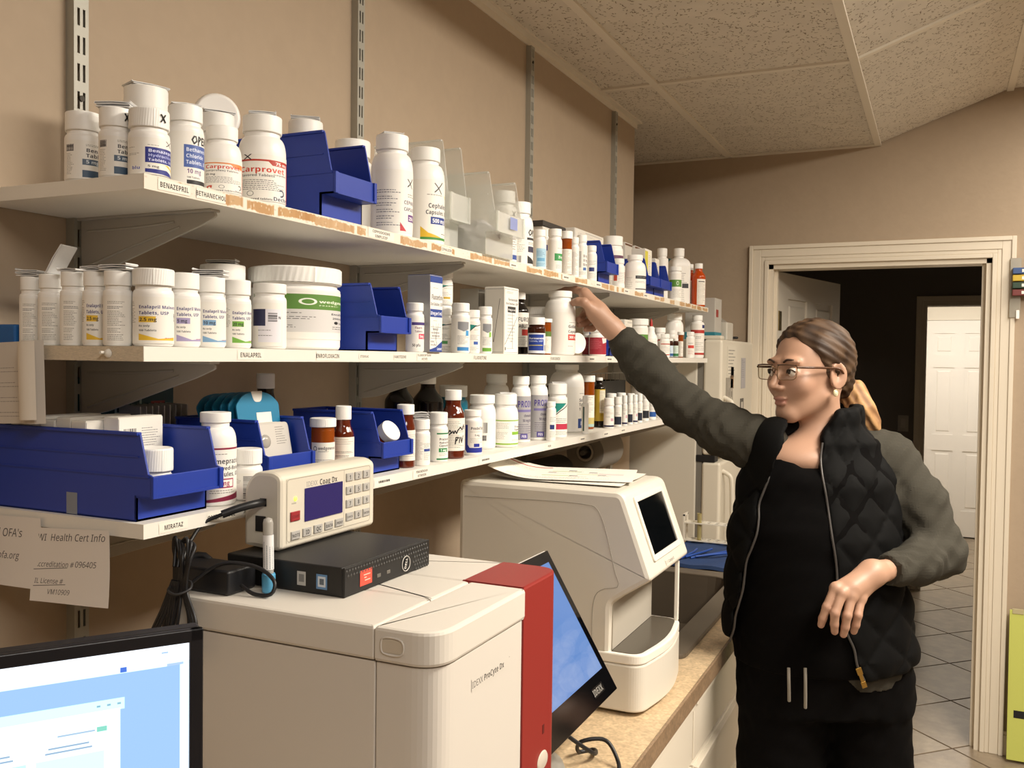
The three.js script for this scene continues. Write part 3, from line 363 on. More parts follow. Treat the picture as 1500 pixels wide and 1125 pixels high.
function fillBottle(t, r, h, kind, capR, capH, key, ribbed) {
  const [shr, mat, rib] = spec[kind], ch = h * capH, cr = r * capR, nr = kind === 'v' || kind === 'j' ? r * 0.93 : Math.min(cr * 0.9, r * 0.88), hb = h - ch;
  const sh = Math.min(Math.max(shr * r, (r - nr) * 0.9), hb * 0.42), gap = Math.min(0.05 * h, 0.006), hs = hb - gap - sh, br = kind === 'v' ? r * 0.94 : r, e = Math.min(0.12 * r, 0.004);
  const pts = [[0, 0.0015], [br * 0.78, 0.0012], [br * 0.84, 0], [br - e * 0.6, e * 0.3], [br, e * 1.4]];
  const sloped = kind === 'a' || kind === 'k' || kind === 'o' || kind === 'd';
  for (let i = 0; i <= 8; i++) { const u = i / 8, a = u * Math.PI / 2; const k = sloped ? (1 - Math.cos(u * Math.PI)) / 2 : 1 - Math.cos(a); const yy = sloped ? u : Math.sin(a); pts.push([br - (br - nr) * k, hs + sh * yy]); }
  pts.push([nr, hb + ch * 0.4]);
  if (kind === 's') { // square jug: rounded-square sections between foot and shoulder
    const g = lathe(pts, 40), p = g.attributes.position;
    for (let i = 0; i < p.count; i++) { const x = p.getX(i), z = p.getZ(i), y = p.getY(i), q = Math.hypot(x, z); if (q < nr * 1.02) continue; const a = Math.atan2(z, x), f = Math.min(1.16, 0.92 / Math.max(Math.abs(Math.cos(a)), Math.abs(Math.sin(a)))), b = Math.min(1, (q - nr) / (br - nr)); p.setX(i, x * (1 + (f - 1) * b)); p.setZ(i, z * (1 + (f - 1) * b)); }
    g.computeVertexNormals(); part(t, 'body', g, mat);
  } else part(t, 'body', lathe(pts), mat);
  if (kind === 'd') { // dropper neck and red tip
    part(t, 'neck', lathe([[nr, 0], [nr * 1.05, 0.004], [nr * 0.8, ch * 0.75], [nr * 0.45, ch]], 20).translate(0, hb, 0), mCap);
    part(t, 'tip', lathe([[nr * 0.44, 0], [nr * 0.4, 0.012], [nr * 0.12, 0.026], [0, 0.027]], 16).translate(0, h, 0), mRed);
  } else {
    const c = part(t, 'cap', rib || ribbed ? ribCap : plainCap, mCap, [0, hb, 0]); c.scale.set(cr, ch, cr);
  }
  if (kind === 'v') part(t, 'contents', lathe([[0, 0.003], [br * 0.86, 0.003], [br * 0.9, 0.006], [br * 0.88, hb * 0.6], [0, hb * 0.64]], 20), mYellowPill);
  if (key !== 'none') {
    const { mat: lm, cell } = labelCell(key), small = ['carp', 'carp75', 'ena25', 'ena5', 'ena10', 'ena20', 'benh', 'ben'].includes(key);
    const top = ['v', 'g', 'o'].includes(kind) ? hb * 0.72 : hs - 0.002, bot = kind === 'k' || kind === 'a' ? hb * 0.14 : hb * (key === 'enro' ? 0.16 : 0.05), lr = (kind === 's' ? br * 1.0 : br) + 0.0004;
    const arc = key === 'rxs' ? 1.5 : key === 'enro' ? 2.9 : 2.75;
    const g = remap(new THREE.CylinderGeometry(lr, lr, top - bot, 28, 1, true, -arc / 2, arc), cell);
    if (kind === 's') { g.dispose(); const gg = remap(new THREE.PlaneGeometry(br * 1.45, top - bot), cell); part(t, 'label', gg, lm, [0, (top + bot) / 2, br * 0.932]); } else part(t, 'label', g, lm, [0, (top + bot) / 2, 0]);
  }
  return t;
}
const RIBBED = new Set(['ena25', 'benh', 'bar2', 'enro', 'txt2', 'grn4', 'fl1', 'fl2', 'fl4', 'bopen', 'pink']);
const CROSSED = { benh: 0.5, ben2: 0.42 };
const bottleRows = [
['T',0.162,-0.025,0.0214,0.084,'p',0.97,0.27,'ben',66,'white tablet bottle at the near end of the top shelf, slate 5 mg label'],
['T',0.218,-0.023,0.0193,0.083,'p',0.97,0.27,'ben2',62,'white benazepril bottle with a folded leaflet on its cap, second from the top shelf end'],
['T',0.260,-0.033,0.0232,0.080,'p',0.97,0.28,'benh',60,'white bottle with a royal blue benazepril label and a marker cross on its cap'],
['T',0.130,-0.151,0.0289,0.151,'p',0.97,0.21,'plain',107,'tall white bottle standing behind the blue-labelled benazepril bottle'],
['T',0.253,-0.097,0.0219,0.101,'p',0.93,0.2,'beth',73,'white bethanechol bottle with a blue panel and OPEN written in marker'],
['T',0.160,-0.252,0.0269,0.138,'p',0.9,0.2,'redl',23,'white bottle with a red label edge standing behind the small carprofen bottle'],
['T',0.254,-0.160,0.0248,0.090,'w',0.8,0.2,'carp',54,'small white carprofen bottle with an orange bordered label'],
['T',0.070,-0.373,0.0185,0.130,'p',0.95,0.22,'none',42,'white bottle hidden at the wall under the lying bottle'],
['T',0.249,-0.244,0.0321,0.124,'w',0.82,0.19,'carp75',54,'large white carprofen bottle with a red 75 mg label, next to the blue bin'],
['T',0.090,-0.545,0.0323,0.204,'p',0.92,0.2,'none',38,'white bottle behind the blue bin with a rolled leaflet on its cap'],
['T',0.100,-0.673,0.0409,0.197,'w',0.8,0.16,'none',35,'white bottle partly hidden behind the far side of the upper blue bin'],
['T',0.239,-0.591,0.0360,0.176,'w',0.78,0.15,'ceph1',62,'tall white capsule bottle with a purple strength box and a barcode leaflet on its cap'],
['T',0.239,-0.704,0.0358,0.178,'w',0.76,0.14,'ceph2',60,'tall white capsule bottle with a yellow and green swoosh label'],
['T',0.234,-1.047,0.0305,0.158,'p',0.86,0.17,'txtb',56,'white bottle just past the clear bins with a blue strip at the label foot'],
['T',0.244,-1.113,0.0306,0.144,'w',0.8,0.18,'open2',63,'white bottle with OPEN in marker and a black triangle on its label'],
['T',0.260,-1.191,0.0150,0.093,'p',0.9,0.17,'lblue',43,'slim white bottle with a pale blue label panel on the top shelf'],
['T',0.200,-1.366,0.0129,0.119,'p',0.9,0.18,'bband',33,'slim white bottle with dark blue bands behind the pale blue label'],
['T',0.262,-1.278,0.0172,0.106,'p',0.94,0.17,'green',52,'slim white bottle with a green band, left of the orange vial'],
['T',0.260,-1.357,0.0152,0.111,'v',1.05,0.17,'rx',22,'orange pharmacy vial with a white cap on the top shelf'],
['T',0.255,-1.426,0.0122,0.105,'p',0.9,0.16,'plain',21,'small white bottle touching the orange vial on the top shelf'],
['T',0.261,-1.464,0.0141,0.115,'p',0.9,0.16,'barc',41,'small white bottle with a grey barcode label on the top shelf'],
['T',0.265,-1.525,0.0144,0.095,'p',0.9,0.16,'navy1',40,'short white bottle with a navy dose square before the small blue bin'],
['T',0.190,-1.919,0.0314,0.171,'p',0.96,0.17,'purp',49,'white bottle with a wide cap and purple label beside the small blue bin'],
['T',0.239,-1.831,0.0181,0.093,'p',0.9,0.16,'redl',48,'small bottle with a red-brown label half hidden by the black-titled bottle'],
['T',0.243,-1.978,0.0338,0.119,'w',0.7,0.14,'blk',45,'round-shouldered white bottle with a black title band next to the twin bins'],
['T',0.160,-2.575,0.0229,0.210,'p',0.8,0.14,'none',16,'white bottle standing behind the twin blue bins'],
['T',0.257,-2.403,0.0216,0.123,'j',1.05,0.13,'grn2',25,'white jar with a green label band beside the twin bins'],
['T',0.190,-2.702,0.0406,0.223,'s',0.5,0.14,'jug',39,'tall square-shouldered white jug near the far end of the top shelf'],
['T',0.220,-2.762,0.0199,0.168,'o',0.6,0.14,'rx',14,'orange plastic bottle behind the last orange bottle'],
['T',0.264,-2.718,0.0260,0.165,'o',0.56,0.12,'rxs',44,'orange plastic bottle last on the top shelf'],
['M',0.080,-0.016,0.0127,0.085,'p',0.93,0.2,'enab',53,'first white enalapril bottle from the wall, in the row along the shelf end'],
['M',0.114,-0.018,0.0147,0.087,'p',0.93,0.2,'enab',52,'second white enalapril bottle from the wall in the end row'],
['M',0.153,-0.017,0.0144,0.089,'p',0.93,0.2,'enab2',50,'third white enalapril bottle from the wall in the end row'],
['M',0.191,-0.018,0.0151,0.088,'p',0.93,0.2,'ena25r',49,'fourth enalapril bottle from the wall, yellow 2.5 mg half showing'],
['M',0.227,-0.018,0.0165,0.088,'p',0.93,0.2,'enab',48,'fifth enalapril bottle from the wall, plain grey print facing out'],
['M',0.262,-0.038,0.0229,0.091,'p',1.02,0.22,'ena25',46,'large front enalapril bottle with a yellow 2.5 mg label at the shelf corner'],
['M',0.258,-0.091,0.0185,0.091,'p',0.95,0.22,'ena5',59,'white enalapril bottle with a purple 5 mg label'],
['M',0.256,-0.138,0.0188,0.090,'p',0.95,0.22,'ena10',57,'white enalapril bottle with a blue 10 mg label'],
['M',0.258,-0.186,0.0172,0.090,'p',0.97,0.22,'ena20',62,'white enalapril bottle with a green 20 mg label'],
['M',0.150,-0.276,0.0330,0.122,'p',0.97,0.2,'none',42,'wide white bottle topped by a leaflet behind the 10 mg enalapril bottle'],
['M',0.198,-0.382,0.0687,0.125,'j',1.03,0.2,'enro',62,'very large white jar with a ribbed lid and a green label band'],
['M',0.260,-0.248,0.0227,0.090,'p',0.98,0.15,'navyq',10,'white bottle with a navy square and barcode standing in front of the large jar'],
['M',0.269,-0.622,0.0161,0.086,'p',0.93,0.17,'pink',55,'white bottle with a purple bar and pink dose box between bin and white carton'],
['M',0.200,-0.840,0.0211,0.094,'p',0.96,0.2,'fl1',43,'white bottle with a teal swoosh label, lower of two stacked bottles'],
['M',0.249,-0.829,0.0181,0.098,'p',0.95,0.18,'fl2',48,'white bottle with grey hexagon and blue foot band on the middle shelf'],
['M',0.263,-0.859,0.0122,0.086,'p',0.95,0.18,'fl3',47,'slim white bottle with a teal swoosh and blue pill mark'],
['M',0.242,-0.950,0.0150,0.098,'p',0.95,0.18,'fl4',47,'white bottle with a grey hexagon and green foot band'],
['M',0.200,-1.211,0.0234,0.146,'k',0.66,0.11,'black1',55,'black-brown glass bottle with white cap beside the scribbled carton'],
['M',0.250,-1.072,0.0098,0.087,'p',0.95,0.2,'blkb',25,'tiny white bottle at the foot of the black-brown bottle'],
['M',0.258,-1.183,0.0205,0.086,'g',0.95,0.2,'cobalt',35,'short brown jar with a cobalt blue label and white cap'],
['M',0.242,-1.275,0.0148,0.087,'v',1.1,0.1,'grnv',23,'orange vial with a green band behind the short brown jar'],
['M',0.166,-1.394,0.0365,0.122,'j',1.03,0.16,'grn2',53,'white wide-lidded jar behind the short brown jar and orange vial'],
['M',0.245,-1.360,0.0384,0.159,'w',0.76,0.1,'held',60,'tall white bottle being gripped by the reaching hand'],
['M',0.243,-1.645,0.0237,0.082,'p',0.96,0.2,'crim',30,'white bottle with a crimson wraparound label under the reaching wrist'],
['M',0.170,-1.782,0.0221,0.086,'p',0.96,0.2,'crim',0,'crimson-labelled bottle behind the lying white bottle'],
['M',0.200,-2.168,0.0305,0.126,'j',1.05,0.17,'grn2',27,'white jar with green band right of the forearm'],
['M',0.220,-2.243,0.0219,0.104,'d',0.6,0.1,'mag',36,'white dropper bottle with a red pointed tip'],
['M',0.230,-2.316,0.0200,0.102,'p',0.95,0.17,'red2',26,'small white bottle with red lines, first past the dropper bottle'],
['M',0.263,-2.263,0.0161,0.079,'p',0.95,0.18,'red2',26,'short white bottle with red lines at the shelf edge past the forearm'],
['M',0.220,-2.509,0.0149,0.099,'p',0.95,0.12,'plain',15,'white bottle above the two small brown bottles'],
['M',0.269,-2.307,0.0105,0.064,'g',0.9,0.12,'bl3',15,'small brown bottle with a blue label, nearer of the pair'],
['M',0.267,-2.387,0.0095,0.066,'g',0.9,0.12,'gr3',15,'small brown bottle with a green label, farther of the pair'],
['M',0.267,-2.453,0.0097,0.092,'v',1.2,0.12,'rx',15,'thin orange vial between the small brown bottles and the carton-like bottle'],
['M',0.211,-2.576,0.0328,0.162,'w',0.84,0.14,'none',15,'very wide round white bottle at the far end of the middle shelf'],
['M',0.270,-2.584,0.0151,0.096,'p',0.9,0.14,'red4',24,'white bottle with red lettering in front of the very wide round bottle'],
['M',0.262,-2.719,0.0261,0.163,'p',0.74,0.12,'redn',24,'last white bottle on the middle shelf, red and navy label'],
['L',0.252,-0.152,0.0262,0.120,'w',0.74,0.11,'ome',83,'tall white bottle with maroon label beside the largest blue bin'],
['L',0.262,-0.203,0.0189,0.069,'p',0.97,0.3,'bar2',61,'short white bottle with a large barcode beside the tall maroon-labelled bottle'],
['L',0.235,-0.405,0.0192,0.098,'v',1.06,0.14,'wedge',49,'brown vial with white lid and white label behind the coagulation meter'],
['L',0.240,-0.452,0.0170,0.115,'a',0.74,0.19,'wlab',59,'dark brown glass bottle with white label beside the brown vial'],
['L',0.050,-0.491,0.0171,0.163,'k',0.9,0.16,'none',40,'black bottle with grey cap at the wall behind the blue card wallets'],
['L',0.100,-0.845,0.0302,0.157,'k',0.55,0.12,'none',32,'squat black bottle with white cap at the wall, nearer of two'],
['L',0.100,-0.961,0.0348,0.155,'k',0.5,0.12,'none',30,'squat black bottle with white cap at the wall, farther of two'],
['L',0.100,-1.076,0.0335,0.131,'c',0.95,0.2,'none',29,'teal blue plastic jar at the wall behind the red-brown bottle'],
['L',0.254,-0.619,0.0168,0.111,'a',0.9,0.16,'wlab2',61,'red-brown bottle with white label against the amber vial bin'],
['L',0.261,-0.661,0.0160,0.083,'p',0.97,0.22,'txt2',55,'white bottle with a crumpled leaflet over its cap on the lower shelf'],
['L',0.257,-0.731,0.0179,0.092,'p',0.95,0.24,'grn4',63,'white bottle with two thin green bands left of the handwritten bottle'],
['L',0.253,-0.795,0.0225,0.132,'a',0.72,0.15,'awas',39,'red-brown bottle with handwriting in black marker on a white label'],
['L',0.258,-0.868,0.0192,0.090,'p',0.9,0.14,'navyL',37,'white bottle with a thick navy L-shaped border on its label'],
['L',0.215,-0.995,0.0294,0.115,'w',0.92,0.16,'qr',27,'tall plain white bottle with a small square code'],
['L',0.243,-1.054,0.0277,0.116,'w',0.88,0.2,'lime',55,'white bottle with lime green lines top and bottom of its label'],
['L',0.100,-1.302,0.0325,0.154,'w',0.8,0.14,'none',26,'dim white bottle standing back at the wall behind the lime-lined bottle'],
['L',0.225,-1.174,0.0230,0.153,'w',0.84,0.13,'proin',48,'white bottle with grey label and purple lettering, nearer of two alike'],
['L',0.235,-1.251,0.0237,0.154,'w',0.84,0.13,'proin',43,'white bottle with grey label and purple lettering, farther of two alike'],
['L',0.248,-1.343,0.0245,0.133,'p',0.94,0.2,'teal5',50,'white bottle with a teal corner and red oval on its label'],
['L',0.273,-1.243,0.0113,0.093,'p',0.9,0.12,'navy1',52,'small white bottle in front of the teal-cornered one'],
['L',0.200,-1.526,0.0467,0.179,'w',0.68,0.08,'big5',62,'largest white bottle on the lower shelf, reaching up to the middle shelf'],
['L',0.220,-1.640,0.0181,0.149,'v',1.02,0.12,'vial5',20,'tall amber vial filled with yellow tablets'],
['L',0.272,-1.476,0.0089,0.099,'p',0.8,0.14,'dkg',20,'tiny white bottle in front of the tall amber vial'],
['L',0.225,-1.717,0.0166,0.142,'k',0.56,0.06,'yel',29,'slim dark bottle with a yellow label beside the amber vial'],
['L',0.259,-1.703,0.0145,0.085,'p',0.93,0.24,'sm0',29,'first small white bottle of the low front row after the dark bottle'],
['L',0.261,-1.777,0.0119,0.086,'p',0.93,0.24,'sm1',28,'second small white bottle of the low front row, black square label'],
['L',0.265,-1.829,0.0081,0.089,'p',0.93,0.24,'sm0',28,'third small white bottle of the low front row'],
['L',0.265,-1.883,0.0082,0.089,'p',0.93,0.24,'sm1',28,'fourth small white bottle of the low front row'],
['L',0.265,-1.931,0.0083,0.088,'p',0.93,0.24,'sm0',27,'fifth small white bottle of the low front row'],
['L',0.265,-1.981,0.0085,0.088,'p',0.93,0.24,'sm1',27,'sixth small white bottle of the low front row'],
['L',0.200,-1.899,0.0156,0.091,'p',0.95,0.22,'none',19,'small white bottle behind the first of the low front row'],
['L',0.200,-1.995,0.0150,0.090,'p',0.95,0.22,'none',18,'small white bottle behind the third of the low front row'],
['L',0.200,-2.094,0.0133,0.085,'p',0.95,0.22,'none',18,'small white bottle behind the fifth of the low front row'],
['L',0.259,-2.061,0.0119,0.088,'p',0.9,0.17,'blk2',27,'white bottle with a dark square just past the low front row'],
['L',0.259,-2.139,0.0122,0.088,'p',0.9,0.17,'bl6',26,'white bottle with a blue label foot beneath the forearm'],
['L',0.250,-2.259,0.0173,0.100,'w',0.9,0.17,'red6',26,'white bottle with a red square partly behind the forearm'],
['L',0.120,-2.461,0.0323,0.122,'w',0.7,0.12,'none',17,'round white bottle at the back beneath the forearm'],
];
const byText = {};
for (const [sh, x, z, r, h, kind, cr, ch, key, rot, text] of bottleRows) {
  const t = thing(NAME[kind], text, CAT[kind], [x, SY[sh], z], rot * Math.PI / 180, GROUPS[sh]);
  fillBottle(t, r, h, kind, cr, ch, key, RIBBED.has(key)); byText[text] = t; t.userData.h = undefined;
  if (CROSSED[key]) { // marker cross on the cap wall
    const R = r * cr + 0.0006, cy = h * (1 - ch / 2), mk = (s) => tube([0, 1, 2, 3, 4].map((i) => { const a = CROSSED[key] + (i - 2) * 0.07; return [Math.sin(a) * R, cy + s * (i - 2) * 0.0022, Math.cos(a) * R]; }), 0.0008, 10, 6);
    part(t, 'marker_cross', join(mk(1), mk(-1)), mBlackPl);
  }
}
// the upper of the two stacked bottles
{ const t = thing('tablet_bottle', 'white bottle with teal swoosh stacked on another bottle behind the blue-topped carton', 'bottle', [0.2, SY.M + 0.0945, -0.842], 0.98, GROUPS.M); fillBottle(t, 0.0205, 0.074, 'p', 1.0, 0.26, 'flS', true); }
// bottle lying on the back row of the top shelf, its round base towards the room
{ const t = thing('tablet_bottle', 'white bottle lying on its side on top of the back row, round base showing', 'bottle', [0.075, SY.T + 0.14 + 0.0355, -0.30], 0, GROUPS.T); const g = new THREE.Group(); fillBottle(t, 0.0345, 0.115, 'w', 0.8, 0.18, 'none', false); t.rotation.order = 'YXZ'; t.rotation.set(-Math.PI / 2, 0.85, 0); t.position.set(0.118, SY.T + 0.1185 + 0.0345, -0.298); }
// bottle lying on the middle shelf under the hand, cap towards the room
{ const t = thing('tablet_bottle', 'white bottle lying cap end outwards beside the gripped bottle', 'bottle', [0.12, SY.M + 0.0335, -1.50], 0, GROUPS.M); fillBottle(t, 0.032, 0.105, 'w', 0.86, 0.2, 'none', false); t.rotation.order = 'YXZ'; t.rotation.set(Math.PI / 2, 1.05, 0); t.position.set(0.152, SY.M + 0.0325, -1.545); }
// ---------- stacking bins ----------
function bin(name, label, x1, z0, w, h, len, y, mat = mBlue, group = 'stacking bins on the shelves') {
  // front lip at x1, near side at z0 (largest z), running to z0 - w
  const t = thing(name, label, 'bin', [x1, y, z0], 0, group), th = 0.0026;
  const lipT = h * 0.52, lipB = h * 0.27, xr = -0.024;
  const side = [[-len, 0], [xr, 0], [xr, lipB], [0, lipB], [0, lipT], [-0.006, lipT + 0.002], [-0.018, h - 0.004], [-0.021, h], [-len + 0.006, h]];
  const s1 = prism(side, th).translate(0, 0, -th), s2 = prism(side, th).translate(0, 0, -w);
  part(t, 'side', join(s1, bx(-len, -0.02, h * 0.72, h * 0.735, -0.0005, 0.0012), bx(-len, -0.004, h * 0.5, h * 0.515, -0.0005, 0.0012), bx(-len, -0.02, h - 0.004, h, -th - 0.002, 0.003, 0.001)), mat);
  part(t, 'side', join(s2, bx(-len, -0.02, h * 0.72, h * 0.735, -w - 0.0012, -w + 0.0005), bx(-len, -0.02, h - 0.004, h, -w - 0.003, -w + th + 0.002, 0.001)), mat);
  part(t, 'back', bx(-len, -len + th, 0, h, -w, 0), mat);
  part(t, 'bottom', bx(-len, xr, 0, th, -w, 0), mat);
  part(t, 'front', join(bx(xr - th, xr, 0, lipB, -w, 0), bx(xr - th, 0, lipB, lipB + th, -w, 0)), mat);
  part(t, 'lip', join(bx(-th, 0.0005, lipB, lipT, -w, 0, 0.001), bx(-0.001, 0.0035, lipB, lipT, -0.006, 0.001, 0.001), bx(-0.001, 0.0035, lipB, lipT, -w - 0.001, -w + 0.006, 0.001), bx(-0.001, 0.0025, lipB, lipB + 0.003, -w, 0)), mat);
  return t;
}
bin('blue_bin', 'blue stacking bin on the top shelf beside the large carprofen bottle', 0.299, -0.342, 0.106, 0.127, 0.20, SY.T);
bin('blue_bin', 'blue stacking bin on the middle shelf right of the very large jar', 0.297, -0.468, 0.09, 0.109, 0.19, SY.M);
bin('blue_bin', 'long blue bin at the near end of the lower shelf, holding cartons', 0.291, -0.008, 0.112, 0.104, 0.272, SY.L);
bin('blue_bin', 'blue bin on the lower shelf holding teal card wallets and blister cards', 0.266, -0.238, 0.102, 0.104, 0.168, SY.L);
bin('blue_bin', 'blue bin on the lower shelf holding a tilted amber vial', 0.284, -0.498, 0.092, 0.104, 0.18, SY.L);
bin('blue_bin', 'small blue bin among the slim bottles of the top shelf', 0.281, -1.60, 0.095, 0.119, 0.095, SY.T);
bin('blue_bin', 'nearer of the twin blue bins, holding a yellow-edged carton', 0.270, -2.05, 0.122, 0.117, 0.14, SY.T);
bin('blue_bin', 'farther of the twin blue bins, holding a white carton', 0.270, -2.177, 0.122, 0.117, 0.14, SY.T);
bin('blue_bin', 'blue bin hidden by the reaching forearm on the middle shelf', 0.283, -1.70, 0.10, 0.075, 0.085, SY.M);
bin('clear_bin', 'tall clear plastic bin with purple and green packets, nearer of two', 0.268, -0.748, 0.075, 0.205, 0.17, SY.T, mClear, 'clear bins on the top shelf');
{ const b = bin('clear_bin', 'clear plastic bin tilted over the shelf edge with a small blue label', 0.318, -0.845, 0.125, 0.16, 0.2, SY.T, mClear, 'clear bins on the top shelf'); part(b, 'label', sheet(0.034, 0.024).rotateY(Math.PI / 2), M(0x8c97c8, 0.6), [0.004, 0.066, -0.07]); }
// ---------- cartons and packets ----------
const cartonTex = {};
function carton(label, x0, x1, y, h, z0, z1, key, turn = 0, side = 0xe6e2da, group = 'cartons on the shelves', tilt = 0) {
  // front face (+x) printed with an atlas cell, near side (+z) plain
  const w = z0 - z1, d = x1 - x0, t = thing('carton', label, 'carton', [(x0 + x1) / 2, y, (z0 + z1) / 2], turn, group);
  part(t, 'box', bx(-d / 2, d / 2, 0, h, -w / 2, w / 2, 0.0012), M(side, 0.6));
  if (key) { const { mat, cell } = cartonCell(key); part(t, 'print', sheet(w * 0.98, h * 0.98, cell).rotateY(Math.PI / 2), mat, [d / 2 + 0.0005, h / 2, 0]); const k2 = key + '_side'; if (CART[k2]) { const c2 = cartonCell(k2); part(t, 'side_print', sheet(d * 0.98, h * 0.98, c2.cell), c2.mat, [0, h / 2, w / 2 + 0.0005]); } }
  part(t, 'flap', join(bx(-d / 2 + 0.001, d / 2 - 0.001, h, h + 0.0008, -w / 2 + 0.001, w / 2 - 0.001)), M(key === 'fluox' ? 0x2b4592 : side, 0.6));
  if (tilt) t.rotation.z = tilt;
  return t;
}
const CART = {
  fluox: (g) => { Rr(g, 0, 0, 256, 512, '#f2efe8'); Rr(g, 0, 0, 256, 46, '#2b4592'); Ln(g, 60, 80, 130, 1); T(g, 'Fluoxetine', 30, 160, 46); T(g, 'Oral Solution, USP', 14, 200, 28); Rr(g, 8, 224, 240, 54, '#2b4592'); T(g, '20 mg per 5 mL', 18, 262, 31, '#fff'); Ln(g, 70, 300, 120, 1); draw.h(g, [[[60, 330], [150, 460]], [[180, 320], [90, 470]], [[130, 320], [136, 470]]], 3); g.strokeStyle = '#444'; g.lineWidth = 2; g.strokeRect(20, 344, 210, 76); T(g, 'PHARMACIST:', 60, 366, 18); T(g, 'PLEASE DISPENSE WITH', 28, 388, 15); T(g, 'MEDICATION GUIDE', 46, 410, 16); T(g, 'Rx Only', 20, 448, 18); T(g, '120 mL (4 fl oz)', 20, 470, 16); draw.p(g, [[0, 512], [0, 496], [120, 480], [256, 436], [256, 512]], '#2b4592'); T(g, 'Lannett', 150, 500, 26, '#e8ecf8'); },
  furo: (g) => { Rr(g, 0, 0, 256, 512, '#f1eee6'); g.strokeStyle = '#777'; g.lineWidth = 3; g.strokeRect(10, 10, 236, 492); Ln(g, 40, 30, 170, 2); T(g, 'Furosemide', 70, 100, 28); T(g, 'Oral Solution, USP', 30, 130, 24); Rr(g, 60, 144, 140, 46, '#333'); T(g, '10 mg per mL', 68, 176, 20, '#fff'); for (let k = 0; k < 8; k++) Ln(g, 60, 210 + k * 26, 140, 1, 9, '#444'); draw.h(g, [[[230, 220], [150, 310], [20, 440]], [[140, 170], [150, 470]]], 4); T(g, '2 oz', 110, 420, 18); Ln(g, 50, 470, 150, 1); Rr(g, 20, 462, 14, 24, '#333'); },
  furo_side: (g) => { Rr(g, 0, 0, 256, 512, '#d7d3ca'); g.strokeStyle = '#999'; g.lineWidth = 3; g.strokeRect(12, 12, 232, 488); draw.h(g, [[[80, 150], [120, 420]], [[200, 90], [126, 420]]], 5); },
  back: (g) => { Rr(g, 0, 0, 256, 512, '#8f8b82'); g.strokeStyle = '#55524c'; g.lineWidth = 4; g.strokeRect(14, 14, 228, 484); },
  yellow: (g) => { Rr(g, 0, 0, 256, 512, '#efeadd'); Rr(g, 0, 20, 110, 400, '#d9cf4e'); draw.t(g, '', 0, 0, 10); Ln(g, 140, 60, 80, 18, 20, '#55535a'); },
  grey: (g) => { Rr(g, 0, 0, 256, 512, '#d5cfc4'); draw.b(g, 90, 120, 60, 240, true); Rr(g, 0, 0, 256, 20, '#6b4a34'); },
  white: (g) => { Rr(g, 0, 0, 256, 512, '#eae5da'); Ln(g, 30, 60, 180, 12, 22); draw.b(g, 140, 340, 90, 120); },
  teal: (g) => { Rr(g, 0, 0, 256, 512, '#1f6d73'); draw.t(g, 'LYONS', 110, 90, 40, '#8fb3b2', '400'); },
  mir: (g) => { Rr(g, 0, 0, 256, 512, '#e9e6de'); draw.b(g, 30, 60, 70, 160); Ln(g, 130, 60, 110, 14, 14, '#55535a'); T(g, '(mirtazapine', 30, 300, 38); },
  flap: (g) => { Rr(g, 0, 0, 256, 512, '#e6e1d6'); Rr(g, 90, 60, 150, 80, '#c9c5bc'); Ln(g, 30, 180, 200, 6, 22, '#6d6a66'); },
};
const cartKeys = Object.keys(CART);
const cartAtlas = canvas(2048, 1024, (g) => cartKeys.forEach((k, i) => { g.save(); g.translate((i % 8) * 256, (i >> 3) * 512); g.beginPath(); g.rect(0, 0, 256, 512); g.clip(); CART[k](g); g.restore(); }));
const cartMat = M(0xffffff, 0.6, { map: cartAtlas });
function cartonCell(k) { const i = cartKeys.indexOf(k), x = (i % 8) / 8, y = 1 - (i >> 3) / 2; return { mat: cartMat, cell: [x + 0.002, y - 0.498, x + 0.123, y - 0.002] }; }
carton('blue-topped white oral solution carton on the middle shelf', 0.246, 0.292, SY.M, 0.136, -0.634, -0.678, 'fluox', 0, 0x9c9c9e);
carton('white oral solution carton crossed with pen marks on the middle shelf', 0.222, 0.268, SY.M, 0.142, -0.987, -1.06, 'furo');
carton('grey-looking carton behind the pen-marked carton', 0.155, 0.20, SY.M, 0.14, -1.0, -1.07, 'back', 0, 0xa9a59c);
carton('carton standing in the nearer of the twin bins, yellow stripe facing out', 0.20, 0.245, SY.T + 0.003, 0.148, -2.075, -2.15, 'yellow');
carton('white carton standing in the farther of the twin bins', 0.205, 0.24, SY.T + 0.003, 0.13, -2.205, -2.255, 'white');
carton('grey carton with a brown top behind the twin bins, nearer', 0.11, 0.15, SY.T, 0.185, -2.16, -2.24, 'grey');
carton('grey carton with a brown top behind the twin bins, farther', 0.11, 0.15, SY.T, 0.186, -2.27, -2.35, 'grey');
carton('flat dark-edged carton lying on the back-row bottles of the top shelf', 0.09, 0.17, SY.T + 0.1405, 0.012, -1.42, -1.58, null, 0, 0x3b3733);
carton('flat white carton lying on stacked cartons on the top shelf', 0.10, 0.18, SY.T + 0.132, 0.028, -1.62, -1.86, 'flap');
carton('plain carton under the flat white carton on the top shelf', 0.10, 0.17, SY.T, 0.1305, -1.64, -1.84, 'white');
carton('plain carton at the wall under the dark-edged carton', 0.09, 0.165, SY.T, 0.139, -1.43, -1.57, 'white');
carton('upright white carton at the wall past the flat carton', 0.08, 0.12, SY.T, 0.165, -1.90, -1.96, 'white');
carton('teal booklet carton at the far end of the top shelf behind orange bottles', 0.02, 0.145, SY.T, 0.19, -2.735, -2.775, 'teal', 0, 0x1f6d73);
for (let k = 0; k < 3; k++) carton(['lowest small carton of the stack behind the reaching wrist', 'middle small carton of the stack behind the reaching wrist', 'top small carton of the stack behind the reaching wrist'][k], 0.19, 0.235, SY.M + 0.038 * k, 0.0365, -1.90 - 0.004 * k, -1.975 - 0.004 * k, 'flap');
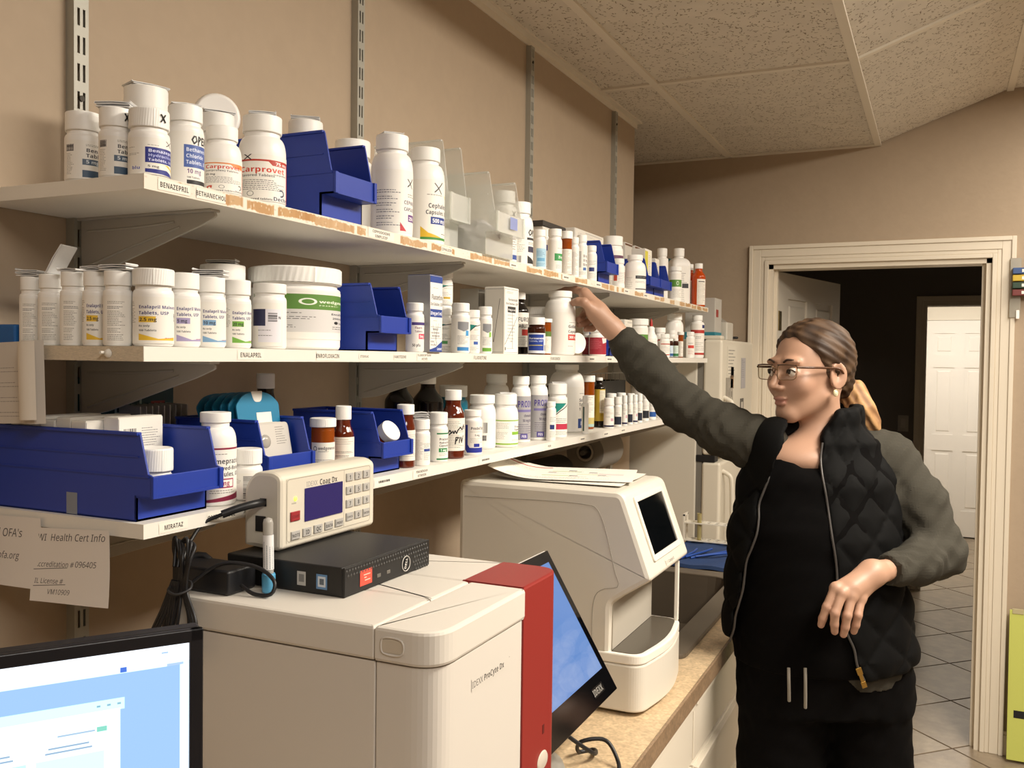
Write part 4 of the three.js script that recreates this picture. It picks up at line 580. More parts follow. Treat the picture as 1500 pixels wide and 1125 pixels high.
carton('large white carton at the back of the middle shelf past the dropper bottle', 0.03, 0.12, SY.M, 0.12, -2.36, -2.62, 'white');
for (let k = 0; k < 6; k++) { // cartons standing in the long near bin
  const x = 0.045 + k * 0.027; carton(['first', 'second', 'third', 'fourth', 'fifth', 'sixth'][k] + ' white carton from the wall standing in the long near bin', x, x + 0.025, SY.L + 0.003, 0.108 + [0.001, 0.003, 0.0, 0.004, 0.001, 0.005][k], -0.014 - [0, 0.002, 0, 0.001, 0, 0.024][k], -0.108, k === 5 ? 'mir' : 'flap', 0, 0xdeDAD1, 'cartons in the near bin');
}
{ const t = thing('tablet_bottle', 'white bottle marked OPEN standing in the long near bin', 'bottle', [0.242, SY.L + 0.003, -0.058], 1.25, 'bottles in the near bin'); fillBottle(t, 0.0225, 0.078, 'p', 1.0, 0.36, 'bopen', true); }
{ const t = thing('tablet_bottle', 'white bottle with a leaflet on its cap at the near side of the long bin', 'bottle', [0.238, SY.L + 0.003, -0.0335 + 0.0], 0.9, 'bottles in the near bin'); t.position.set(0.2, SY.L + 0.003, -0.045); t.scale.setScalar(1); fillBottle(t, 0.0195, 0.082, 'p', 1.0, 0.3, 'plain', false); for (const c of []) t.add(c); }
// packets in the nearer clear bin
[[0.20, -0.775, 0.11, 0x7d5a74], [0.215, -0.79, 0.085, 0x2f5b4a], [0.232, -0.785, 0.06, 0xc9c6bd], [0.19, -0.805, 0.12, 0x3b6a3f]].forEach(([x, z, h, c], i) => solo('packet', new RoundedBoxGeometry(0.008, h, 0.05 - i * 0.004, 2, 0.003).rotateZ(0.12 - i * 0.05).translate(x, SY.T + 0.006 + h / 2, z), M(c, 0.5), ['dusty purple packet in the nearer clear bin', 'dark green packet in the nearer clear bin', 'pale packet in the nearer clear bin', 'leaf green packet in the nearer clear bin'][i], 'packet', [0, 0, 0], 'packets in the clear bin'));
// crumpled bag in the tilted clear bin
{ const g = new THREE.IcosahedronGeometry(0.05, 4), p = g.attributes.position; for (let i = 0; i < p.count; i++) { const x = p.getX(i), y = p.getY(i), z = p.getZ(i), k = 1 + 0.12 * Math.sin(x * 170 + y * 90) + 0.1 * Math.sin(z * 210 - y * 130); p.setXYZ(i, x * k * 1.2, y * k * 0.62, z * k * 0.95); } g.computeVertexNormals(); solo('crumpled_bag', g, M(0xd7d2d4, 0.5, { transmission: 0.3 }), 'crumpled pale plastic bag inside the tilted clear bin', 'bag', [0.225, SY.T + 0.044, -0.908]); }
// teal card wallets and blister cards in the card bin
for (let k = 0; k < 6; k++) {
  const s = rounded([[-0.04, 0], [0.04, 0], [0.046, 0.10, 0.004], [0.03, 0.112, 0.012], [0, 0.117, 0.02], [-0.03, 0.112, 0.012], [-0.046, 0.10, 0.004]]);
  const t = thing('card_wallet', ['frontmost teal card wallet with a white notch in the card bin', 'second teal card wallet from the front of the card bin', 'third teal card wallet from the front of the card bin', 'fourth teal card wallet from the front of the card bin', 'fifth teal card wallet from the front of the card bin', 'rearmost teal card wallet in the card bin'][k], 'card', [0.222 - k * 0.0095, SY.L + 0.004, -0.289 + k * 0.0015], Math.PI / 2, 'teal card wallets');
  t.rotation.order = 'YXZ'; t.rotation.x = -0.16 - k * 0.03; t.scale.set(1, 1.2, 1); part(t, 'sleeve', prism(s, 0.0022), k % 3 ? M(0x156e93, 0.45) : M(0x1a7ba3, 0.45));
  if (k === 0) { part(t, 'notch', prism(rounded([[-0.012, 0.116, 0.002], [-0.008, 0.103, 0.006], [0.008, 0.103, 0.006], [0.012, 0.116, 0.002]]), 0.0006).translate(0, 0, 0.0022), mPaper); part(t, 'sticker', join(prism(rectPts(-0.006, 0.026, 0.03, 0.09), 0.0006).translate(0, 0, 0.0022)), mPaper); }
}
const blisterTex = canvas(256, 384, (g) => { g.fillStyle = '#cfcac2'; g.fillRect(0, 0, 256, 384); for (let k = 0; k < 8; k++) Ln(g, 150, 20 + k * 15, 90, 1, 9, '#4b4844'); for (let k = 0; k < 5; k++) Ln(g, 150, 250 + k * 14, 80, 1, 9, '#77736d'); });
for (let k = 0; k < 4; k++) { const t = thing('blister_card', ['front blister card with grey print in the card bin', 'second blister card from the front of the card bin', 'third blister card from the front of the card bin', 'rear blister card behind the printed ones in the card bin'][k], 'card', [0.243 - k * 0.005, SY.L + 0.006, -0.292 + k * 0.003], Math.PI / 2, 'blister cards'); t.rotation.order = 'YXZ'; t.rotation.x = -0.2; part(t, 'card', prism(rounded(rectPts(-0.037, 0.037, 0, 0.092).map((p) => [...p, 0.008])), 0.0018), M(0xc8c3ba, 0.4)); if (!k) { part(t, 'print', sheet(0.07, 0.088), M(0xffffff, 0.45, { map: blisterTex }), [0, 0.046, 0.0022]); for (const [a, b] of [[-0.018, 0.022], [-0.018, 0.066]]) part(t, 'blister', new THREE.SphereGeometry(0.011, 16, 8, 0, 6.3, 0, 1.57).scale(1, 0.35, 0.9).rotateX(Math.PI / 2).translate(a, b, 0.002), M(0xd8d5ce, 0.12, { transmission: 0.6 })); } }
// fan of clear sleeves behind
for (let k = 0; k < 9; k++) { const t = solo('clear_sleeve', bx(-0.0006, 0.0006, 0, 0.12, -0.034, 0.034), M(0xdedad2, 0.35, { transmission: 0.3 }), ['first', 'second', 'third', 'fourth', 'fifth', 'sixth', 'seventh', 'eighth', 'ninth'][k] + ' clear plastic sleeve from the near end of the fanned row behind the bins', 'sleeve', [0.058, SY.L, -0.19 - k * 0.011], 'clear sleeves'); t.rotation.y = 1.25; }
// amber vial lying tilted in its bin
{ const t = thing('pharmacy_vial', 'amber vial with white cap lying tilted in a blue bin', 'vial', [0.232, SY.L + 0.045, -0.535], 0, GROUPS.L); part(t, 'body', lathe([[0, 0], [0.0165, 0], [0.018, 0.002], [0.018, 0.052], [0.016, 0.054]], 30), mAmber); const c = part(t, 'cap', ribCap, mCap, [0, 0.052, 0]); c.scale.set(0.019, 0.014, 0.019); const { mat, cell } = labelCell('rx'); part(t, 'label', remap(new THREE.CylinderGeometry(0.0184, 0.0184, 0.03, 24, 1, true, 0.2, 2.6), cell), mat, [0, 0.019, 0]); part(t, 'contents', lathe([[0, 0.003], [0.0155, 0.003], [0.0155, 0.028], [0, 0.03]], 20), mYellowPill); t.rotation.set(0.25, 0, -0.95); t.position.set(0.222, SY.L + 0.035, -0.548); }
// dark teal pouches at the wall behind the near bins
{ const pt = canvas(256, 256, (g) => { g.fillStyle = '#0d3f45'; g.fillRect(0, 0, 256, 256); g.strokeStyle = '#9cb4b2'; g.lineWidth = 6; g.strokeRect(96, 40, 66, 46); Ln(g, 100, 104, 70, 2, 12, '#8aa5a2'); Rr(g, 130, 150, 40, 16, '#a9bcb8'); Rr(g, 190, 60, 40, 20, '#8a2b26'); });
  solo('card_box', bx(-0.005, 0.005, 0, 0.16, -0.09, 0.09, 0.002), M(0xffffff, 0.5, { map: pt }), 'dark teal printed carton at the wall behind the near bins', 'carton', [0.008, SY.L, -0.228]); }
// wire rack with a black tray on the far part of the lower shelf
{ const t = thing('wire_rack', 'black tray with a wire rim behind the low row of small bottles', 'tray', [0.08, SY.L, -2.02]); part(t, 'tray', join(bx(-0.06, 0.06, 0, 0.004, -0.2, 0.2), bx(0.056, 0.06, 0, 0.125, -0.2, 0.2), bx(-0.06, -0.056, 0, 0.125, -0.2, 0.2), bx(-0.06, 0.06, 0, 0.125, 0.196, 0.2), bx(-0.06, 0.06, 0, 0.125, -0.2, -0.196)), mBlackPl); const ws = []; for (let k = 0; k < 9; k++) ws.push(tube([[0.058, 0.12, -0.19 + k * 0.047], [0.058, 0.15, -0.19 + k * 0.047]], 0.0012, 2, 5)); ws.push(tube([[0.058, 0.15, -0.2], [0.058, 0.15, 0.2]], 0.0016, 2, 6)); part(t, 'wire', join(ws), mSteel); }

// ---------- folded leaflets on the caps ----------
const leafTex = noiseTex(64, (u, v, x, y) => 232 - (y % 4 < 2 ? 26 * n64(u, v) : 0));
const mLeaf = M(0xffffff, 0.85, { map: leafTex });
function leaflet(label, x, y, z, w, d, h, turn, tiltz = 0) {
  // concertina of soft folds, each turn rounded
  const n = Math.max(2, Math.round(h / 0.0028)), pts = [], st = (h - 0.0014) / n;
  for (let i = 0; i < n; i++) { const e = i & 1 ? -1 : 1, y0 = 0.0007 + i * st; pts.push([-e * w / 2 * (0.92 + 0.08 * ((i * 7) % 3) / 2), y0], [0, y0 + st * 0.15 + 0.0004 * ((i * 5) % 3)], [e * (w / 2 - st * 0.5), y0 + st * 0.1], [e * w / 2, y0 + st * 0.5], [e * (w / 2 - st * 0.5), y0 + st * 0.95]); }
  const t = solo('folded_leaflet', ribbon(pts, 0.0009, d).translate(0, 0, -d / 2), mLeaf, label, 'leaflet', [x, y, z], 'folded leaflets on bottle caps'); t.rotation.set(0, turn, tiltz); return t;
}
const topOf = (text) => { const r = bottleRows.find((q) => q[10] === text); return [r[1], SY[r[0]] + r[4] + 0.0003, r[2]]; };
for (const [text, label, w, d, h, turn] of [
  ['white benazepril bottle with a folded leaflet on its cap, second from the top shelf end', 'rounded folded leaflet on the second bottle of the top shelf', 0.05, 0.032, 0.010, 0.5],
  ['tall white bottle standing behind the blue-labelled benazepril bottle', 'flat folded leaflet on the tall back-row bottle', 0.062, 0.044, 0.005, 1.2],
  ['white bethanechol bottle with a blue panel and OPEN written in marker', 'thin leaflet lying on the bethanechol bottle cap', 0.042, 0.03, 0.003, 0.9],
  ['white bottle with a red label edge standing behind the small carprofen bottle', 'flat leaflet on the bottle behind the small carprofen bottle', 0.055, 0.04, 0.006, 1.0],
  ['large white carprofen bottle with a red 75 mg label, next to the blue bin', 'rolled thick leaflet on the large carprofen bottle', 0.044, 0.03, 0.009, 0.7],
  ['white bottle behind the blue bin with a rolled leaflet on its cap', 'thick leaflet on the bottle behind the upper blue bin', 0.06, 0.034, 0.011, 0.6],
  ['white bottle partly hidden behind the far side of the upper blue bin', 'creased leaflet on the bottle at the far side of the upper blue bin', 0.045, 0.03, 0.004, 0.3],
  ['tall white capsule bottle with a purple strength box and a barcode leaflet on its cap', 'leaflet with barcode stripes on the purple-boxed capsule bottle', 0.044, 0.026, 0.008, 0.9],
  ['first white enalapril bottle from the wall, in the row along the shelf end', 'curled leaflet on the first enalapril bottle from the wall', 0.034, 0.026, 0.011, 0.4],
  ['third white enalapril bottle from the wall in the end row', 'flat leaflet across the third enalapril bottle', 0.036, 0.028, 0.005, 0.1],
  ['fourth enalapril bottle from the wall, yellow 2.5 mg half showing', 'striped-end leaflet on the fourth enalapril bottle', 0.036, 0.026, 0.009, 0.2],
  ['fifth enalapril bottle from the wall, plain grey print facing out', 'curled thick leaflet on the fifth enalapril bottle', 0.046, 0.028, 0.010, 0.2],
  ['white enalapril bottle with a blue 10 mg label', 'two-layer leaflet on the 10 mg enalapril bottle', 0.05, 0.026, 0.013, 0.4],
  ['wide white bottle topped by a leaflet behind the 10 mg enalapril bottle', 'leaflet on the wide bottle behind the enalapril row', 0.052, 0.034, 0.010, 0.5],
  ['white bottle with a crumpled leaflet over its cap on the lower shelf', 'crumpled leaflet over the cap of a lower shelf bottle', 0.034, 0.026, 0.016, 0.6],
  ['white bottle with lime green lines top and bottom of its label', 'thin leaflet on the lime-lined bottle', 0.044, 0.03, 0.004, 0.8],
  ['white bottle with a teal corner and red oval on its label', 'thin leaflet on the teal-cornered bottle', 0.044, 0.03, 0.005, 0.7],
]) { const [x, y, z] = topOf(text); leaflet(label, x, y, z, w * 0.82, d * 0.8, h * 0.9, turn); }
leaflet('upright folded white leaflet leaning behind the third enalapril bottle', 0.115, SY.M + 0.093, -0.046, 0.04, 0.034, 0.004, 0.35, 1.05).position.set(0.126, SY.M + 0.104, -0.024);
leaflet('leaflet on the cap of the bottle at the near side of the long bin', 0.2, SY.L + 0.0853, -0.045, 0.034, 0.026, 0.010, 0.4);

// ---------- notes hanging at the shelf end ----------
const noteTex = (lines) => canvas(512, 384, (g) => { g.fillStyle = '#e6e0da'; g.fillRect(0, 0, 512, 384); g.fillStyle = '#4a4748'; for (const [s, x, y, size, u] of lines) { g.font = 'italic 400 ' + size + 'px sans-serif'; g.save(); g.translate(x, y); g.rotate(-0.03); g.fillText(s, 0, 0); if (u) { g.strokeStyle = '#4a4748'; g.lineWidth = 3; g.beginPath(); g.moveTo(-6, 14); g.lineTo(u, 2); g.stroke(); } g.restore(); } });
const noteA = noteTex([['WI  Health Cert Info', 40, 70, 50], ['Accreditation #', 22, 206, 38, 220], ['096405', 290, 196, 42], ['IL License #', 22, 292, 36, 210], ['VM10909', 110, 344, 36]]);
const noteB = noteTex([["Send OFA's", 60, 120, 62], ['to ofa.org', 120, 240, 52]]);
function note(label, x0, x1, y0, y1, z, tex, bow, tilt) {
  const w = x1 - x0, h = y1 - y0, g = new THREE.PlaneGeometry(w, h, 12, 12), p = g.attributes.position; for (let i = 0; i < p.count; i++) p.setZ(i, bow * ((p.getY(i) / h - 0.5) ** 2) + 0.3 * bow * Math.sin(p.getX(i) / w * 3));
  const b = g.clone(); b.translate(0, 0, -0.0004); const t = thing('paper_note', label, 'note', [(x0 + x1) / 2, (y0 + y1) / 2, z], 0, 'paper notes at the shelf end'); t.rotation.z = tilt; g.computeVertexNormals();
  part(t, 'sheet', g, M(0xffffff, 0.85, { map: tex, side: THREE.DoubleSide })); part(t, 'backing', b, M(0xdcd6d0, 0.9, { side: THREE.DoubleSide })); return t;
}
note('handwritten health certificate note hanging in front of the other note', 0.108, 0.244, 1.306, 1.394, 0.006, noteA, 0.006, 0.06);
note('handwritten note about sending results, partly behind the other note', -0.0, 0.124, 1.314, 1.40, 0.003, noteB, 0.004, 0.03);
const noteC = canvas(256, 384, (g) => { g.fillStyle = '#cfc7bd'; g.fillRect(0, 0, 256, 384); for (let k = 0; k < 4; k++) Ln(g, 20, 120 + k * 70, 150, 2, 18, '#8d857e'); });
{ const t = thing('paper_note', 'curled white paper hanging over the near end of the middle shelf', 'note', [0.10, SY.M, 0.014], 0, 'paper notes at the shelf end');
  const g = new THREE.PlaneGeometry(0.09, 0.10, 14, 8), p = g.attributes.position; for (let i = 0; i < p.count; i++) { const u = p.getX(i) / 0.09 + 0.5; p.setZ(i, u > 0.55 ? 0.010 * Math.sin((u - 0.55) / 0.45 * Math.PI) : 0); } g.computeVertexNormals(); part(t, 'sheet', g, M(0xffffff, 0.85, { map: noteC, side: THREE.DoubleSide }), [-0.014, -0.045, -0.008]);
  const c = new THREE.PlaneGeometry(0.03, 0.094, 6, 6), q = c.attributes.position; for (let i = 0; i < q.count; i++) { const u = q.getX(i) / 0.03; q.setZ(i, 0.006 - 0.02 * u * u); } c.computeVertexNormals(); part(t, 'curl', c, M(0xe4ddd2, 0.85, { side: THREE.DoubleSide }), [0.014, -0.043, 0.002]); t.rotation.z = 0.04; }
solo('blue_folder', bx(0.03, 0.078, SY.M, SY.M + 0.026, -0.10, -0.004, 0.003), M(0x1d62a8, 0.4), 'bright blue packet on the near end of the middle shelf', 'packet', [-0.012, 0, 0]);
// strip of clear tape on the near bin
solo('tape_strip', bx(0.118, 0.136, SY.L + 0.001, SY.L + 0.027, 0.0002, 0.0007), M(0xaeb6c4, 0.25, { transmission: 0.5 }), 'short strip of clear tape stuck on the side of the long near bin', 'tape', [0.035, 0, -0.0081]);
// ---------- counter and cabinets ----------
const CY = 0.914;
const slab = (pts, y0, y1, bevel = 0) => prism(pts.map(([x, z, r]) => [x, -z, r]), y1 - y0, bevel).rotateX(-Math.PI / 2).translate(0, y0, 0);
const slabR = (pts, y0, y1, bevel = 0, seg = 6) => prism(rounded(pts.map(([x, z, r]) => [x, -z, r]), seg), y1 - y0, bevel).rotateX(-Math.PI / 2).translate(0, y0, 0);
const textPlane = (w, h, draw_, px = 512) => { const t = canvas(px, Math.max(8, Math.round(px * h / w)), draw_); return [new THREE.PlaneGeometry(w, h), t]; };
const printOn = (parent, name, w, h, bg, fn, p, ry = 0, rough = 0.5, px = 512, rx = 0) => { const [g, t] = textPlane(w, h, (c, W, H) => { c.fillStyle = bg; c.fillRect(0, 0, W, H); fn(c, W, H); }, px); const m = part(parent, name, g, M(0xffffff, rough, { map: t }), p); m.rotation.order = 'YXZ'; m.rotation.y = ry; m.rotation.x = rx; return m; };
const lamTex = noiseTex(512, (u, v) => { const k = 222 + 26 * (n64(u, v) - 0.5) + 34 * (n128(u, v) - 0.5) + 12 * (n24(u, v) - 0.5); return [k, k * 0.955, k * 0.88]; });
const mCounter = M(0xe2d0b6, 0.45, { map: lamTex }), mCab = M(0xe6ddcc, 0.42);
{
  const t = thing('countertop', 'beige speckled laminate countertop along the shelf wall', 'countertop');
  part(t, 'top', metric(join(bx(0, 0.648, CY - 0.036, CY, -1.30, 1.3), bx(0, 0.648, CY - 0.036, CY, -2.72, -2.16), bx(0, 0.11, CY - 0.036, CY, -2.16, -1.30), bx(0.575, 0.648, CY - 0.036, CY, -2.16, -1.30)), 2.2), mCounter);
  part(t, 'front_edge', metric(bx(0.648, 0.654, CY - 0.04, CY, -2.72, 1.3, 0.002), 2.2), M(0xa08c78, 0.5, { map: lamTex }));
}
// base cabinets: each with a drawer front over a deeper drawer or door front
[[1.3, 0.72], [0.72, 0.14], [0.14, -0.50], [-0.50, -1.228], [-1.228, -1.95], [-1.95, -2.70]].forEach(([z0, z1], i) => {
  const t = thing('base_cabinet', 'white base cabinet ' + ['farthest behind the viewer', 'second from the end behind the viewer', 'under the computer screen', 'under the white analyser, nearest full front in view', 'under the sink beside the standing person', 'at the far end next to the refrigerator'][i], 'cabinet', [0, 0, 0], 0, 'base cabinets');
  const sink = i === 4 || i === 3, top = CY - 0.04;
  part(t, 'carcass', i === 4 ? join(bx(0.02, 0.612, 0.1, 0.70, z1, z0), bx(0.597, 0.612, 0.70, top, z1, z0), bx(0.02, 0.09, 0.70, top, z1, z0)) : i === 5 ? join(bx(0.02, 0.612, 0.1, 0.70, z1, z0), bx(0.02, 0.612, 0.70, top, z1, -2.17)) : bx(0.02, 0.612, 0.1, top - 0.002, z1, i === 3 ? z0 : z0), mCab);
  part(t, 'toe_kick', bx(0.02, 0.55, 0, 0.1, z1, z0), M(0x4a4238, 0.8));
  for (const [nm, y0, y1] of [['drawer', 0.715, 0.868], ['drawer', 0.53, 0.705], ['door', 0.11, 0.52]]) {
    const d = part(t, nm, join(bx(0.612, 0.630, y0, y1, z1 + 0.006, z0 - 0.006, 0.003), bx(0.628, 0.637, y1 - 0.03, y1 - 0.008, z1 + 0.008, z0 - 0.008, 0.003)), mCab);
    if (nm === 'door') part(d, 'hinge', bx(0.628, 0.64, y1 - 0.09, y1 - 0.04, z1 + 0.008, z1 + 0.022, 0.002), M(0x5f5138, 0.4, { metalness: 0.7 }));
    else part(d, 'pull_lip', bx(0.628, 0.641, y1 - 0.012, y1 - 0.004, z1 + 0.008, z0 - 0.008, 0.002), mCab);
  }
});
// sink: brown-grey basin let into the counter
{
  const t = thing('sink', 'brown-grey basin sink set in the counter beyond the white analyser', 'sink', [0, 0, 0]);
  const m = M(0x5a5044, 0.38), hole = rounded([[0.15, 1.36, 0.07], [0.53, 1.36, 0.07], [0.53, 2.10, 0.07], [0.15, 2.10, 0.07]]), inner = hole;
  part(t, 'rim', prism(rounded([[0.10, 1.29, 0.04], [0.59, 1.29, 0.04], [0.59, 2.17, 0.04], [0.10, 2.17, 0.04]]), 0.012, 0.003, [hole.slice().reverse()]).rotateX(-Math.PI / 2).translate(0, CY + 0.0005, 0), m);
  const wall = []; const N = hole.length; const pos = []; const uv = [];
  const levels = [[0, CY + 0.006], [0.004, CY - 0.03], [0.02, 0.77], [0.06, 0.735]]; const cx = 0.34, cz = -1.73;
  const ringAt = (k) => hole.map(([x, z]) => { const dx = x - cx, dz = -z - cz, q = 1 - levels[k][0] / Math.hypot(dx, dz); return [cx + dx * q, levels[k][1], cz + dz * q]; });
  const rings = levels.map((_, k) => ringAt(k));
  for (let k = 0; k < rings.length - 1; k++) for (let i = 0; i < N; i++) { const a = rings[k][i], b = rings[k][(i + 1) % N], c = rings[k + 1][(i + 1) % N], d = rings[k + 1][i]; pos.push(...a, ...b, ...c, ...a, ...c, ...d); }
  const last = rings[rings.length - 1]; for (let i = 0; i < N; i++) pos.push(...last[i], ...last[(i + 1) % N], cx, 0.73, cz);
  const g = new THREE.BufferGeometry(); g.setAttribute('position', new THREE.Float32BufferAttribute(pos, 3)); g.setAttribute('uv', new THREE.Float32BufferAttribute(new Float32Array(pos.length / 3 * 2), 2)); g.computeVertexNormals();
  part(t, 'basin', g, M(0x5a5044, 0.38, { side: THREE.DoubleSide })); part(t, 'drain', lathe([[0, 0.002], [0.03, 0.002], [0.042, 0.004], [0.045, 0]], 28).translate(cx, 0.7315, cz), mSteel);
}
// ---------- beige blood analyser with red stripe ----------
const mBeige = M(0xd6d0c6, 0.5), mBeige2 = M(0xd4cec5, 0.5), mRedPanel = M(0x8e2622, 0.42);
{
  const T1 = 1.315, y0 = CY + 0.012, LID = T1 - 0.038, F = 0.638, S = 0.5635, Z0 = -0.058, Z1 = -0.397, ZR = -0.274, XB = 0.268;
  const t = thing('blood_analyser', 'large beige blood analyser with a dark red front stripe on the counter', 'analyser');
  part(t, 'body', slabR([[XB, Z0, 0.02], [S - 0.0012, Z0, 0.002], [S - 0.0012, Z1, 0.002], [XB, Z1, 0.01]], y0, LID - 0.0014, 0.001), mBeige2);
  const lid = part(t, 'lid', join(slabR([[XB - 0.004, Z0 + 0.003, 0.022], [S - 0.0012, Z0 + 0.003, 0.002], [S - 0.0012, Z0 - 0.118, 0.001], [XB - 0.004, Z0 - 0.118, 0.002]], LID, T1, 0.004), slabR([[XB - 0.004, Z0 - 0.1195, 0.002], [S - 0.0012, Z0 - 0.1195, 0.001], [S - 0.0012, -0.275, 0.002], [XB - 0.004, -0.275, 0.002]], LID, T1, 0.004), slabR([[XB - 0.004, -0.2765, 0.002], [S - 0.0012, -0.2765, 0.002], [S - 0.0012, Z1, 0.002], [XB - 0.004, Z1, 0.01]], LID, T1, 0.004)), mBeige);
  part(t, 'front_body', slabR([[S, Z0, 0.002], [F, Z0, 0.052], [F, ZR + 0.0008, 0.001], [S, ZR + 0.0008, 0.001]], y0, LID - 0.0014, 0.001, 10), mBeige2);
  // front lid with a grip recess on the near face
  const fl = part(t, 'front_lid', slabR([[S, Z0 + 0.004, 0.002], [F + 0.004, Z0 + 0.004, 0.054], [F + 0.004, ZR + 0.0008, 0.001], [S, ZR + 0.0008, 0.001]], LID, T1, 0.004, 10), mBeige);
  part(fl, 'grip', slabR([[S + 0.008, Z0 + 0.0045, 0.001], [S + 0.037, Z0 + 0.0045, 0.001], [S + 0.037, Z0 + 0.0035, 0.001], [S + 0.008, Z0 + 0.0035, 0.001]], LID + 0.012, LID + 0.026), M(0xc5bbaa, 0.6));
  part(fl, 'grip_rim', tube([[S + 0.009, LID + 0.019, Z0 + 0.0045], [S + 0.011, LID + 0.0265, Z0 + 0.0045], [S + 0.034, LID + 0.0265, Z0 + 0.0045], [S + 0.037, LID + 0.019, Z0 + 0.0045], [S + 0.034, LID + 0.0115, Z0 + 0.0045], [S + 0.011, LID + 0.0115, Z0 + 0.0045]], 0.0011, 50, 6, true), mBeige2);
  const red = part(t, 'red_stripe', slabR([[S - 0.012, ZR - 0.0004, 0.001], [F + 0.002, ZR - 0.0004, 0.001], [F + 0.002, Z1, 0.035], [S - 0.012, Z1, 0.006]], y0, T1 + 0.001, 0.003, 8), mRedPanel);
  part(red, 'button', lathe([[0, 0.0025], [0.0105, 0.002], [0.0125, 0]], 24).scale(1, 1, 1.35).rotateZ(-Math.PI / 2), M(0xcdc3b4, 0.4), [F + 0.0022, 1.072, -0.340]);
  part(red, 'button', lathe([[0, 0.0022], [0.006, 0.0015], [0.008, 0]], 20).scale(1, 1, 1.5).rotateZ(-Math.PI / 2), M(0xcdc3b4, 0.4), [F + 0.0022, 1.022, -0.340]);
  part(red, 'slot', bx(-0.0004, 0.0004, -0.006, 0.006, -0.003, 0.003), M(0x5c1614, 0.5), [F + 0.002, 1.113, -0.342]);
  printOn(t, 'lettering', 0.100, 0.014, '#d4cec5', (g, w, h) => { g.fillStyle = '#3c3833'; g.textBaseline = 'middle'; g.font = '400 ' + h * 0.72 + 'px sans-serif'; g.fillText('IDEXX', 6, h * 0.52); const a = g.measureText('IDEXX ').width; g.font = '700 ' + h * 0.72 + 'px sans-serif'; g.fillText('ProCyte Dx', 6 + a, h * 0.52); g.font = '400 ' + h * 0.22 + 'px sans-serif'; g.fillText('™', w - 18, h * 0.25); }, [F + 0.0006, 1.236, -0.187], Math.PI / 2, 0.5, 768);
  for (const [x, z] of [[0.3, -0.09], [0.3, -0.36], [0.6, -0.13], [0.6, -0.36]]) part(t, 'foot', cyl(0.012, 0.012, 0.014, 16).translate(x, CY + 0.007, z), mBlackPl);
}
// ---------- small desktop computer ----------
{
  const x0 = 0.291, x1 = 0.471, z0 = -0.131, z1 = -0.330, y = 1.3155, h = 0.036;
  const t = thing('mini_computer', 'small black desktop computer lying flat on the beige analyser', 'computer', [0, y, 0]);
  part(t, 'case', bx(x0, x1 - 0.004, 0, h, z1, z0, 0.002), M(0x1b1a19, 0.5));
  part(t, 'front_panel', bx(x1 - 0.004, x1, 0.0005, h - 0.0005, z1, z0, 0.001), M(0x131313, 0.5));
  // perforated grille: rows of diamond studs on the front
  const studs = []; for (let r = 0; r < 4; r++) for (let k = 0; k < 33; k++) { const z = z0 - 0.004 - k * 0.006 - (r & 1) * 0.003, yy = h - 0.005 - r * 0.0062; if (z < z1 + 0.004 || (r > 1 && z > -0.288) ) continue; studs.push(new THREE.OctahedronGeometry(0.0021).scale(0.6, 1.25, 1).translate(x1 + 0.0002, yy, z)); }
  for (let r = 4; r < 6; r++) for (let k = 0; k < 6; k++) studs.push(new THREE.OctahedronGeometry(0.0021).scale(0.6, 1.25, 1).translate(x1 + 0.0002, h - 0.005 - r * 0.0058, -0.292 - k * 0.006 - (r & 1) * 0.003));
  const gr = part(t, 'grille', join(studs), M(0x3a3936, 0.4)); gr.userData.kind = 'stuff';
  part(t, 'logo_ring', new THREE.TorusGeometry(0.0098, 0.0006, 8, 36).rotateY(Math.PI / 2), M(0xc9c6c0, 0.3), [x1 + 0.0008, 0.0145, -0.268]);
  printOn(t, 'logo', 0.014, 0.007, '#131313', (g, w, h_) => { g.fillStyle = '#d4d1cb'; g.font = '700 ' + h_ * 0.9 + 'px sans-serif'; g.textAlign = 'center'; g.textBaseline = 'middle'; g.fillText('DELL', w / 2, h_ / 2); }, [x1 + 0.0008, 0.0145, -0.268], Math.PI / 2, 0.4, 128).rotation.z = 1.25;
  printOn(t, 'red_sticker', 0.026, 0.019, '#e0503e', (g, w, h_) => { g.fillStyle = '#f4c8b8'; g.fillRect(w * 0.3, h_ * 0.3, w * 0.55, 6); g.fillRect(w * 0.35, h_ * 0.48, w * 0.2, 6); g.fillRect(w * 0.4, h_ * 0.66, w * 0.45, 6); }, [x1 + 0.0006, 0.0165, -0.175], Math.PI / 2, 0.6, 128);
  for (const z of [-0.200, -0.222]) part(t, 'port', bx(x1 - 0.001, x1 + 0.0006, 0.010, 0.0145, z - 0.008, z, 0.0004), M(0x77746e, 0.3, { metalness: 0.6 }));
  printOn(t, 'badge', 0.013, 0.017, '#b9b8b4', (g, w, h_) => { g.fillStyle = '#7d7d7c'; g.fillRect(w * 0.2, h_ * 0.2, w * 0.6, h_ * 0.55); }, [0.408, 0.017, z0 + 0.0006], 0, 0.3, 64);
  printOn(t, 'badge', 0.016, 0.018, '#5d87b4', (g, w, h_) => { g.fillStyle = '#c9d0d8'; g.fillRect(w * 0.15, h_ * 0.15, w * 0.7, h_ * 0.7); g.fillStyle = '#55606c'; g.fillRect(w * 0.3, h_ * 0.3, w * 0.4, h_ * 0.4); }, [0.438, 0.016, z0 + 0.0006], 0, 0.3, 64);
}
